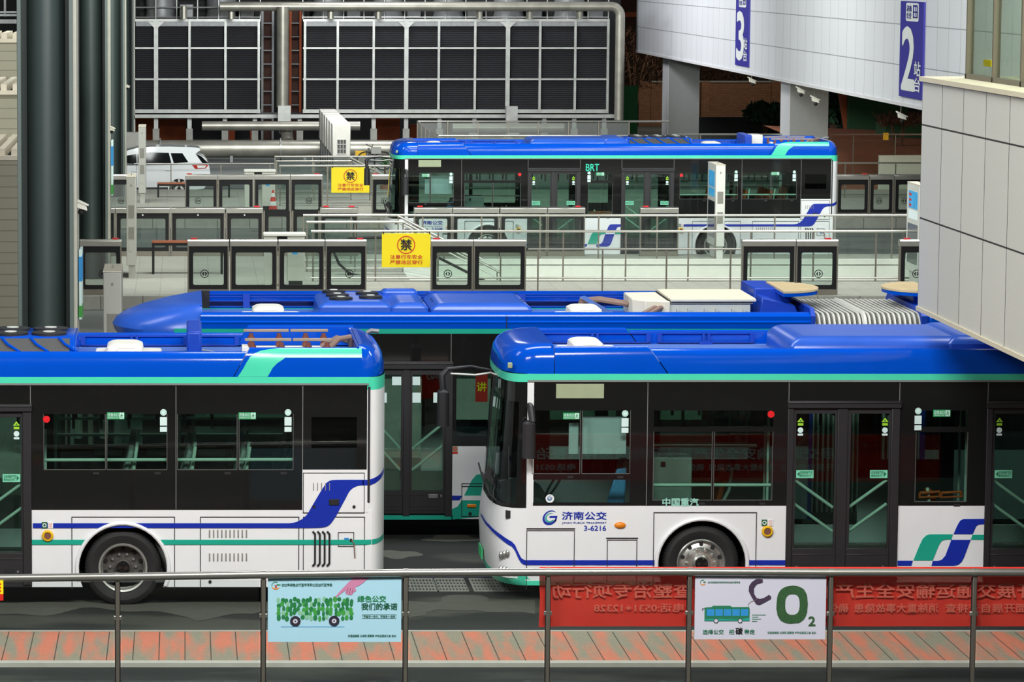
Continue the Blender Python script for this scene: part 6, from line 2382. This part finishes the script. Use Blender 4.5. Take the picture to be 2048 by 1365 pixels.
t1, a1, b1 = tower(270, 521, [312, 379, 451, 517.5], [312], 'smaller louvred cooling tower beside the grey pillars')
t2, a2, b2 = tower(605.5, 1219, [610, 675.5, 747.5, 813, 878, 950.5, 1016, 1080.5, 1151, 1216.5], [813, 1016], 'larger louvred cooling tower above the far bus')
st = thing('tower_platform', 'rusty steel platform carrying both cooling towers', 'platform', (a1.x, YK, 0))
MB().box(a1.x, b2.x + .3, YK - .1, YK + .1, PZ(236, YK), PZ(229, YK)).build('edge_beam', 'galv', st)
MB().box(a1.x, b2.x + .3, YK + .1, YK + 3, PZ(234, YK), PZ(231, YK)).build('deck', 'galv_dark', st)
for px in (312, 379, 450, 510, 600, 676, 748, 813, 880, 950, 1020, 1090, 1150, 1210):
    x = PX(px, YK, 2)
    MB().box(x - .09, x + .09, YK + .2, YK + .4, .9, PZ(234, YK)).build('steel_leg', 'galv', st)
    MB().box(x - .14, x + .14, YK + .1, YK + .5, 0, PZ(258, YK)).build('concrete_stub', 'concrete', st)
# orange painted panels and machinery behind the platform legs
for i, (p0, p1, y0, y1) in enumerate(((258, 308, 237, 300), (318, 372, 240, 300), (457, 470, 258, 300), (500, 508, 250, 300), (745, 800, 238, 300), (820, 835, 250, 290), (966, 980, 255, 285))):
    a, b = P(p0, y1, 156), P(p1, y0, 156)
    o = MB().box(a.x, b.x, 156, 156.6, 0, b.z).build('orange_casing', 'rust_orange')
    tag(o, ['orange casing behind the far pillar under the smaller tower', 'wide orange casing under the smaller tower', 'narrow orange casing under the smaller tower', 'thin orange post behind the upper pipe', 'orange casing beside the row of condensers', 'orange casing behind the glass enclosure corner', 'small orange casing behind the glass enclosure'][i], 'casing', 'orange casings under the cooling towers')
for i, (p0, p1) in enumerate(((522, 548), (578, 603))):
    a, b = P(p0, 238, 158), P(p1, 20, 158)
    r_ = thing('orange_ladder_frame', ['rust coloured frame in the gap between the towers, nearer the smaller tower', 'rust coloured frame beside the larger cooling tower'][i], 'frame', ((a.x + b.x) / 2, 158, a.z))
    MB().box(a.x, b.x, 158, 158.3, a.z - 2, b.z).build('backing_sheet', 'rust_brown', r_)
    for x in (a.x, b.x - .1):
        MB().box(x, x + .1, 157.8, 158, a.z - 2, b.z).build('upright', 'rust_orange' if i else 'galv_dark', r_)
    for k in range(8):
        z = a.z + (b.z - a.z) * k / 8
        MB().box(a.x, b.x, 157.85, 157.95, z, z + .05).build('rung', 'galv_dark', r_)


def pipe(name, label, pts_, r, m='lagging', flanges=(), extra=None):
    root = thing(name, label, 'pipe', pts_[0])
    MB().tube(pts_, r, 16).build('pipe_run', m, root)
    for f in flanges:
        MB().tube([f[0], f[1]], r * 1.25, 16).build('flange', 'galv', root)
    return root


def arc(c, r, a0, a1, Y, n=8):
    return [(c[0] + r * math.cos(R(a0 + (a1 - a0) * k / n)), Y, c[1] + r * math.sin(R(a0 + (a1 - a0) * k / n))) for k in range(n + 1)]


yp = 149.0
p0, p1 = P(440, 13, yp), P(1222, 13, yp)
v = P(1234, 30, yp)
rr = v.x - p1.x + .25
pts_ = [tuple(p0)] + [tuple(p1 + Vector((-.1, 0, 0)))] + arc((p1.x, p1.z - .4), .4, 80, 0, yp, 6) + [(p1.x + .4, yp, PZ(240, yp))]
top_pipe = pipe('coolant_pipe', 'pale lagged pipe running over the towers and dropping down at the end', pts_, .2)
for px in (368, 463, 662, 757, 960, 1060, 1160):
    x = PX(px, yp, 6)
    MB().tube([(x, yp + .3, PZ(38, yp)), (x, yp + .3, PZ(12, yp))], .14, 10).build('branch_stub', 'lagging', top_pipe)
x = PX(565.5, 148.6, 5)
vp = pipe('coolant_pipe', 'pale vertical pipe between the two cooling towers with a square duct', [(x, 148.6, PZ(14, 148.6)), (x, 148.6, PZ(214, 148.6))], .26)
MB().box(x - .2, x + .34, 148.3, 148.9, PZ(248, 148.6), PZ(211, 148.6)).build('square_duct', 'galv', vp)
MB().tube([(x + .1, 148.2, PZ(258, 148)), (x + .1, 147.9, PZ(258, 148))], .30, 18).build('flange', 'galv', vp)
MB().tube([(x + .1, 148.2, PZ(258, 148)), (x + .15, 147.6, PZ(266, 148)), (x + .2, 147.2, PZ(285, 147))], .25, 14).build('elbow', 'lagging', vp)
pipe('coolant_pipe', 'upper horizontal lagged pipe with rounded ends behind the condensers', [P(404, 252, 147.2), P(720, 252, 147.2)], .2, 'lagging')
thick = pipe('coolant_pipe', 'thick horizontal lagged pipe behind the white car', [P(268, 298, 144.5), P(800, 298, 144.5)], .36, 'lagging', [(P(319, 298, 144.5), P(322, 298, 144.5)), (P(560, 298, 144.5), P(562, 298, 144.5))])
x = PX(1022, 148.6, 3)
vq = pipe('coolant_pipe', 'short square duct and pipe behind the glass enclosure', [P(905, 256, 147.2), P(1128, 256, 147.2)], .2)
MB().box(x - .24, x + .24, 148, 148.5, PZ(262, 148), PZ(213, 148)).build('square_duct', 'galv', vq)
MB().tube([(x, 147.6, PZ(256, 147.6)), (x, 147.2, PZ(256, 147.6))], .33, 18).build('flange', 'galv', vq)
for px in (940, 1090):
    x = PX(px, 147.2)
    MB().box(x - .06, x + .06, 147.15, 147.25, 0, P(px, 256, 147.2).z - .15).build('pipe_leg', 'galv_dark', vq)
xx = PX(565.5, 148.6, 5)
MB().box(xx - .05, xx + .05, 148.95, 149.05, 0, 3.6).build('pipe_leg', 'galv_dark', vp)
o = MB().box(PX(253, 143), PX(282, 143), 143, 143.6, 0, PZ(265, 143)).build('low_wall', 'concrete', smooth=0)
tag(o, 'low concrete wall behind the white car and grey totem', 'wall')
for px in (463, 610):
    x = PX(px, 144)
    MB().box(x - .06, x + .06, 144.0, 144.1, 0, PZ(312, 144)).build('pipe_support', 'galv_dark', thick)

# air-conditioning condensers in a receding row
for i in range(6):
    Y = 130 + 2.3 * i
    x0, x1 = PX(665, 130, 1.5), PX(701, 130, 1.5)
    zb, zt = PZ(313, 130), PZ(248, 130)
    r_ = thing('condenser_unit', ['first white condenser, its grille facing the platform', 'second white condenser of the receding row', 'third white condenser of the receding row', 'fourth white condenser of the receding row', 'fifth white condenser of the receding row', 'last white condenser of the receding row'][i], 'condenser', ((x0 + x1) / 2, Y, 0), 'white condensers in a row beside the pipes')
    MB().box(x0, x1, Y, Y + 1.75, zb, zt).build('casing', 'ac_white', r_, bevel=.03)
    MB().box(x0 + .04, x1 - .04, Y + .1, Y + 1.6, 0, zb).build('stand', 'galv_dark', r_)
    g = MB()
    w, h = x1 - x0, zt - zb
    g.box(x0 + .26 * w, x0 + .76 * w, Y - .01, Y + .01, zb + .08 * h, zb + .52 * h)
    go = g.build('fan_opening', 'vent_mesh', r_)
    g = MB()
    for k in range(4):
        xx = x0 + (.26 + .166 * k) * w
        g.box(xx - .008, xx + .008, Y - .02, Y - .01, zb + .08 * h, zb + .52 * h)
        zz = zb + (.08 + .146 * k) * h
        g.box(x0 + .26 * w, x0 + .76 * w, Y - .02, Y - .01, zz - .008, zz + .008)
    g.build('grille_bar', 'ac_white', go)

# glass enclosure behind the far bus
Yn, Yf = 126.0, 137.4
en = thing('glass_enclosure', 'glass balustrade enclosure with steel handrail behind the far bus', 'railing', (PX(877, Yn), Yn, 0))
zt = PZ(272, Yn)
xl, xr = PX(877, Yn, 2), PX(1338, Yn, 2)
xf = PX(1338, Yf, 2)
MB().tube([(xf, Yf, zt), (xl, Yf, zt), (xl, Yn, zt), (xr, Yn, zt)], .04, 8).build('handrail', 'steel', en)
for x in [xl + (xr - xl) * k / 7 for k in range(8)]:
    MB().box(x - .025, x + .025, Yn - .02, Yn + .02, 0, zt).build('post', 'steel_dull', en)
    MB().box(x - .025, x + .025, Yf - .02, Yf + .02, 0, zt).build('post', 'steel_dull', en)
for k in range(7):
    a, b = xl + (xr - xl) * k / 7, xl + (xr - xl) * (k + 1) / 7
    MB().box(a + .04, b - .04, Yn, Yn + .01, .1, zt - .06).build('glass_panel', 'dusty_glass', en, smooth=0)
    MB().box(a + .04, b - .04, Yf, Yf + .01, .1, zt - .06).build('glass_panel', 'dusty_glass', en, smooth=0)
for k in range(5):
    y = Yn + (Yf - Yn) * k / 5
    MB().box(xl - .02, xl + .02, y, y + .05, 0, zt).build('post', 'steel_dull', en)
    MB().box(xl, xl + .01, y + .08, y + (Yf - Yn) / 5 - .05, .1, zt - .06).build('glass_panel', 'dusty_glass', en, smooth=0)
rail('glass_railing', 'dim glass railing running past the columns behind the far bus', 127.5, PX(1345, 127.5), PX(1870, 127.5), PZ(269, 127.5), [PX(v, 127.5) for v in (1400, 1480, 1556, 1660, 1706, 1790, 1850)], zb=0)
rail('glass_railing', 'dim glass railing on the far platform beyond the tail of the far bus', 117.6, PX(1660, 117.6), PX(1870, 117.6), PZ(326, 117.6), [PX(v, 117.6) for v in (1690, 1791, 1860)])

# ------------------------------------------------------------------ white car
YV = 124.0


def c3(a, b):
    return (PX(200 + a / 6.4, YV, .8), PZ(240 + b / 6.4, YV))


car = thing('car', 'white sport utility car parked behind the totem, its tail towards the gates', 'car', (PX(330, YV), YV, 0))
body = [(1400, 800), (1412, 690), (1402, 610), (1390, 560), (1330, 480), (1225, 432), (1290, 385), (1270, 366), (1180, 354), (900, 346), (640, 348), (480, 362), (330, 402), (120, 520), (-60, 575), (-240, 610), (-268, 680), (-270, 860), (-225, 900)]
wr = []
wf = (1012, 902)
wf2 = (-110, 902)
low = [(-215, 905)] + [(wf2[0] - 128 * math.cos(R(a)), 902 - 150 * math.sin(R(a))) for a in range(0, 181, 12)] + [(40, 905), (860, 905)] + [(wf[0] - 128 * math.cos(R(a)), 902 - 150 * math.sin(R(a))) for a in range(0, 181, 12)] + [(1180, 900), (1330, 880)]
poly = [c3(*p) for p in body] + [c3(*p) for p in low]
W = 1.86
m = MB()
lower = [c3(*p) for p in [(1400, 800), (1412, 690), (1402, 610), (1385, 565), (880, 560), (330, 570), (-60, 590), (-240, 612), (-268, 680), (-270, 860), (-225, 900)]] + [c3(*p) for p in low]
m.prism(lower, YV, YV + W, 'y')
m.build('body', 'car_white', car, bevel=.03)
cab = MB()
up = [c3(*p) for p in [(1392, 566), (1335, 480), (1228, 432), (1290, 385), (1270, 366), (1180, 354), (900, 346), (640, 348), (480, 362), (330, 402), (140, 520), (60, 572)]]
n = len(up)
zr0, zr1 = c3(0, 566)[1], c3(0, 346)[1]
rows = []
for s_ in (0, 1):
    row = []
    for p in up:
        ins = .20 * max(0, min(1, (p[1] - zr0) / (zr1 - zr0)))
        row.append((p[0], YV + .02 + ins if s_ == 0 else YV + W - .02 - ins, p[1]))
    rows.append(row)
cab.grid(rows, 0, True)
cab.add(rows[0], [tuple(range(n))])
cab.add(rows[1], [tuple(range(n))])
cab.build('cabin', 'car_white', car, bevel=.02)


def side_glass(pts_, name='side_window', m='car_glass'):
    k = MB()
    vs = []
    for p in pts_:
        x, z = c3(*p)
        ins = .20 * max(0, min(1, (z - zr0) / (zr1 - zr0)))
        vs.append((x, YV + .005 + ins, z))
    vs2 = [(p[0], p[1] + .01, p[2]) for p in vs]
    n_ = len(vs)
    k.add(vs + vs2, [tuple(range(n_)), tuple(range(2 * n_ - 1, n_ - 1, -1))] + [(i, (i + 1) % n_, n_ + (i + 1) % n_, n_ + i) for i in range(n_)])
    return k.build(name, m, car, smooth=0)


side_glass([(905, 428), (1055, 430), (1130, 540), (945, 555)])
side_glass([(480, 440), (640, 418), (880, 424), (915, 556), (480, 562)])
side_glass([(170, 555), (330, 462), (465, 438), (470, 562)])
k = MB()
rg = [c3(*p) for p in ((1226, 436), (1332, 486), (1388, 556), (1310, 560))]
k.prism(rg, YV + .15, YV + W - .15, 'y')
k.build('rear_window', 'car_glass', car)
side_glass([(1222, 432), (1300, 470), (1385, 552), (1310, 552)], 'rear_quarter_glass')
k = MB().prism([c3(*p) for p in ((1178, 578), (1370, 574), (1386, 584), (1350, 622), (1220, 628))], YV - .015, YV + .25, 'y')
k.build('tail_lamp', 'tail_red', car, bevel=.01)
MB().prism([c3(*p) for p in ((1240, 584), (1360, 582), (1345, 612), (1252, 616))], YV - .02, YV - .012, 'y').build('reversing_lamp', 'text_white', car)
k = MB()
for p in ((440, 655), (865, 642)):
    x, z = c3(*p)
    k.box(x - .09, x + .09, YV - .03, YV + .005, z - .02, z + .02)
k.build('door_handle', 'car_white', car, bevel=.008)
k = MB()
k.prism([c3(*p) for p in ((330, 566), (1000, 562), (1000, 574), (330, 582))], YV - .006, YV + .005, 'y')
for a, b in (((905, 580), (905, 800)), ((470, 580), (470, 850))):
    line_quad(k, c3(*a), c3(*b), .012, YV - .006, .01)
k.prism([c3(*p) for p in ((40, 870), (870, 862), (870, 905), (40, 905))], YV - .01, YV + .01, 'y')
k.build('side_trim', 'car_trim', car)
for w_ in (wf, wf2):
    cx, cz = c3(*w_)
    cz = .37
    for y in (YV + .02, YV + W - .26):
        t = MB().lathe([(.24, .0), (.33, 0), (.365, .03), (.37, .12), (.36, .22), (.24, .22)], (cx, y, cz), 'y', 32).build('tyre', 'rubber', car)
        MB().lathe([(.25, .05), (.06, .05), (.05, .02), (.001, .02)], (cx, y, cz), 'y', 24).build('brake_disc', 'seam_black', t)
        sp = MB()
        for k_ in range(5):
            a = R(72 * k_ + 18)
            ca, sa = math.cos(a), math.sin(a)
            sp.add([(cx + r_ * ca - w2 * sa, y + .02, cz + r_ * sa + w2 * ca) for r_, w2 in ((.03, -.03), (.255, -.05), (.255, .05), (.03, .03))], [(0, 1, 2, 3)])
        sp.ring((cx, y + .005, cz), .235, .265, .02, 28)
        sp.build('wheel_rim', 'alloy', t)

# bicycle, yellow crate and pot plant by the pipe
YBk = 127.0


def bk2(a, b): return P(600 + a / 2.926, b / 2.926, YBk)


lz = P(748, 322, YBk).z - .36
slab('kerb_ledge', PX(703, YBk), PX(775, YBk), 126.6, 128.7, 0, lz, 'concrete')
bc = thing('bicycle', 'bicycle with a front basket parked by the thick pipe', 'bicycle', (P(748, 318, YBk).x, YBk, lz))
hx = P(735, 291, YBk)
for px in (732, 766):
    c = P(px, 322, YBk)
    pts_ = [(c.x + .33 * math.cos(R(a)), YBk, c.z + .33 * math.sin(R(a))) for a in range(0, 361, 20)]
    MB().tube(pts_, .025, 6, cap=False).build('wheel', 'rubber', bc)
f0, f1, f2 = P(732, 322, YBk), P(766, 322, YBk), P(750, 322, YBk)
s0, h0 = P(756, 303, YBk), P(737, 296, YBk)
MB().tube([f0, h0], .02, 6).tube([h0, f2], .025, 6).tube([f2, s0], .02, 6).tube([f2, f1], .018, 6).tube([f1, s0], .015, 6).build('frame', 'galv_dark', bc)
MB().tube([P(732, 288, YBk), P(737, 292, YBk) + Vector((0, .0, 0)), P(744, 294, YBk), P(746, 289, YBk)], .016, 6).build('handlebar', 'seam_black', bc)
MB().ball((s0.x, YBk, s0.z + .05), .13, .08, .04).build('saddle', 'seam_black', bc)
p = P(752, 302, YBk)
MB().box(p.x - .18, p.x + .18, YBk - .12, YBk + .12, p.z - .1, p.z + .14).build('basket', 'galv', bc)
a, b = P(711, 312, 127.8), P(732, 303, 127.8)
cr_ = thing('crate', 'yellow crate on a concrete block beside the white condensers', 'crate', (a.x, 127.8, a.z))
MB().box(a.x, b.x, 127.8, 128.2, a.z, b.z).build('tub', 'cap_yellow', cr_)
MB().box(a.x + .03, b.x - .03, 127.85, 128.15, lz, a.z).build('block', 'concrete', cr_)
pp = P(770, 326, 124.5)
pl = thing('pot_plant', 'small green leafy plant beside the windscreen of the far bus', 'plant', (pp.x, pp.y, 0))
rnd2 = random.Random(5)
lf = MB()
for k in range(40):
    a = rnd2.uniform(0, 6.28)
    l = rnd2.uniform(.12, .3)
    z = pp.z + rnd2.uniform(-.12, .12)
    ca, sa = math.cos(a), math.sin(a)
    lf.add([(pp.x, pp.y, z), (pp.x + l * .5 * ca - .04 * sa, pp.y + l * .5 * sa + .04 * ca, z + .08), (pp.x + l * ca, pp.y + l * sa, z + rnd2.uniform(0, .12)), (pp.x + l * .5 * ca + .04 * sa, pp.y + l * .5 * sa - .04 * ca, z + .06)], [(0, 1, 2, 3)])
lf.build('foliage', 'leaf_green', pl, kind='stuff')
MB().tube([(pp.x, pp.y, .25), (pp.x, pp.y, pp.z)], .03, 6).build('stem', 'dry_twig', pl)
MB().lathe([(.001, 0), (.14, 0), (.18, .3), (.16, .3), (.15, .25), (.001, .25)], (pp.x, pp.y, 0), 'z', 16).build('pot', 'bench_wood', pl)

# ------------------------------------------------------------------ brick wall, fence, shrubs and slope beyond the wing columns
YW = 176.0
o = MB().box(PX(1302, YW), 48, YW, YW + .3, 0, PZ(165, YW)).build('wall_brick', 'brick_wall', smooth=0)
struct(o)
cp = MB().box(PX(1302, YW), 48, YW - .08, YW + .38, PZ(165, YW), PZ(162, YW)).build('wall_coping', 'concrete', smooth=0)
struct(cp)
for i, (p0, p1) in enumerate(((1277, 1302), (1402, 1420), (1543, 1563))):
    a, b = P(p0, 240, YW - .3), P(p1, 163, YW - .3)
    o = MB().box(a.x, b.x, YW - .3, YW - .02, 0, b.z).build('brick_pier', 'brick_wall', smooth=0)
    tag(o, ['pale pier ending the brick wall beside the green fence', 'brick pier next to the further grey column', 'brick pier with a small plate beside the pale column face'][i], 'pier', 'piers of the brick wall')
a, b = P(1400, 280, 165), P(1640, 240, 165)
o = MB().box(a.x, 40, 168, 168.3, 0, b.z).build('low_dark_wall', 'fence_dark', smooth=0)
tag(o, 'low black hoarding at the foot of the brick wall', 'hoarding')
a, b = P(1236, 240, 168), P(1276, 172, 168)
o = MB().box(a.x, b.x, 168, 168.1, 0, b.z).build('green_hoarding', 'fence_green', smooth=0)
tag(o, 'bright green hoarding beside the falling pipe', 'hoarding')
a, b = P(1236, 60, 190), P(1278, -20, 190)
ob = thing('orange_building', 'dim orange building peeping over the shrubs at the end of the towers', 'building', (a.x, 190, 0))
MB().box(a.x - .2, b.x + 6, 190, 196, 0, b.z + 3).build('wall', 'rust_brown', ob, smooth=0)
MB().box(a.x - .3, b.x + 6.1, 189.8, 190, PZ(34, 190), PZ(24, 190)).build('cornice', 'rust_orange', ob, smooth=0)


def shrub(name, label, cat, px, py0, py1, Y, spread, n, m, seed, twig=True):
    rn = random.Random(seed)
    c = P(px, py0, Y)
    zt = PZ(py1, Y)
    r_ = thing(name, label, cat, (c.x, Y, max(0, c.z)), None)
    z0 = max(0, c.z)
    k = MB()
    for i in range(n):
        a = rn.uniform(0, 6.28)
        rad = spread * rn.random() ** .5
        z = z0 + (zt - z0) * rn.uniform(.15, 1)
        x, y = c.x + rad * math.cos(a), Y + rad * .6 * math.sin(a)
        l = rn.uniform(.15, .45)
        d = Vector((rn.uniform(-1, 1), rn.uniform(-1, 1), rn.uniform(.0, 1.4) if twig else rn.uniform(-1, 1))).normalized()
        s_ = d.cross(Vector((rn.random(), rn.random(), rn.random()))).normalized() * (.022 if twig else .13)
        p = Vector((x, y, z))
        k.add([p - s_, p + s_, p + d * l + s_ * (.3 if twig else .6), p + d * l - s_ * (.3 if twig else .6)], [(0, 1, 2, 3)])
    k.build('foliage', m, r_, smooth=0, kind='stuff')
    t = MB()
    for i in range(7):
        a = rn.uniform(0, 6.28)
        t.tube([(c.x, Y, 0), (c.x + spread * .3 * math.cos(a), Y + .2, z0 + .4 * (zt - z0)), (c.x + spread * .8 * math.cos(a), Y + .3, zt - .3)], .04, 5)
    t.build('branch', 'dry_twig', r_)
    return r_


shrub('bare_shrub', 'tangle of bare brown shrub above the green hoarding', 'shrub', 1268, 200, 60, 172, 1.3, 900, 'dry_twig', 1)
shrub('bare_shrub', 'tangle of bare brown shrub between the pipe and the further column', 'shrub', 1318, 200, 85, 180, 1.6, 900, 'dry_twig', 2)
shrub('bare_shrub', 'bare brown shrub over the brick wall between the columns', 'shrub', 1440, 170, 120, 182, 1.5, 700, 'dry_twig', 3)
shrub('bare_shrub', 'bare brown shrub over the brick wall below the sign with the 3', 'shrub', 1525, 170, 135, 184, 1.3, 500, 'dry_twig', 4)
shrub('evergreen_bush', 'dark evergreen bush at the foot of the brick wall', 'bush', 1532, 240, 212, 166, .9, 400, 'hedge_green', 5, False)
shrub('evergreen_bush', 'dark evergreen bush beside the grey column in the shade', 'bush', 1668, 240, 200, 150, .8, 400, 'hedge_green', 6, False)
shrub('dry_bush', 'pale dry bush on top of the dark hedge beside the stone corner', 'bush', 1798, 250, 238, 134, .9, 500, 'dry_twig', 7)
a, b = P(1770, 312, 136), P(1870, 248, 136)
hg = thing('hedge', 'clipped dark green hedge beside the stone corner of the station', 'hedge', (a.x, 136, 0))
MB().box(a.x, b.x + 3, 136, 138, 0, b.z).build('hedge_body', 'hedge_green', hg)
o = MB().box(PX(1655, 158), 50, 158, 158.4, 0, 3.9).build('wall_shaded', 'fence_dark', smooth=0)
struct(o)
a, b = P(1676, 300, 145), P(1712, 180, 145)
rp = thing('orange_beam', 'leaning orange beam beyond the grey column', 'beam', (a.x, 145, 0))
MB().prism([(a.x + .55, 0), (b.x + .3, 0), (b.x - .35, b.z), (a.x, b.z)], 145, 145.5, 'y').build('beam', 'rust_orange', rp)
MB().box(b.x - .35, b.x + 2.1, 144.6, 145.6, 0, b.z).build('green_casing', 'hedge_green', rp)
# earth slope by the ramp
sl = MB()
p0, p1 = PX(1655, 126), 46
sl.grid([[(p0, 123, 0.02), (p1, 123, .02)], [(p0, 127.2, .15), (p1, 127.2, .25)], [(p0, 135.5, 1.6), (p1, 135.5, .7)], [(p0, 140, 1.7), (p1, 140, .8)]])
struct(sl.build('ground_slope', 'earth_orange'))
a, b = P(1762, 348, 122), P(1870, 312, 122)
o = MB().box(a.x, b.x + 2, 122.2, 122.5, 0, b.z).build('kerb_wall', 'wall_cream', smooth=0)
tag(o, 'low cream retaining wall lit greenish beside the stone corner', 'wall')
a = P(1769, 281, 127.2)
o = MB().box(a.x, a.x + .2, 127.47, 127.49, a.z, a.z + .26).build('yellow_tag', 'cap_yellow', smooth=0)
tag(o, 'small yellow tag on the dim railing beside the stone corner', 'tag')
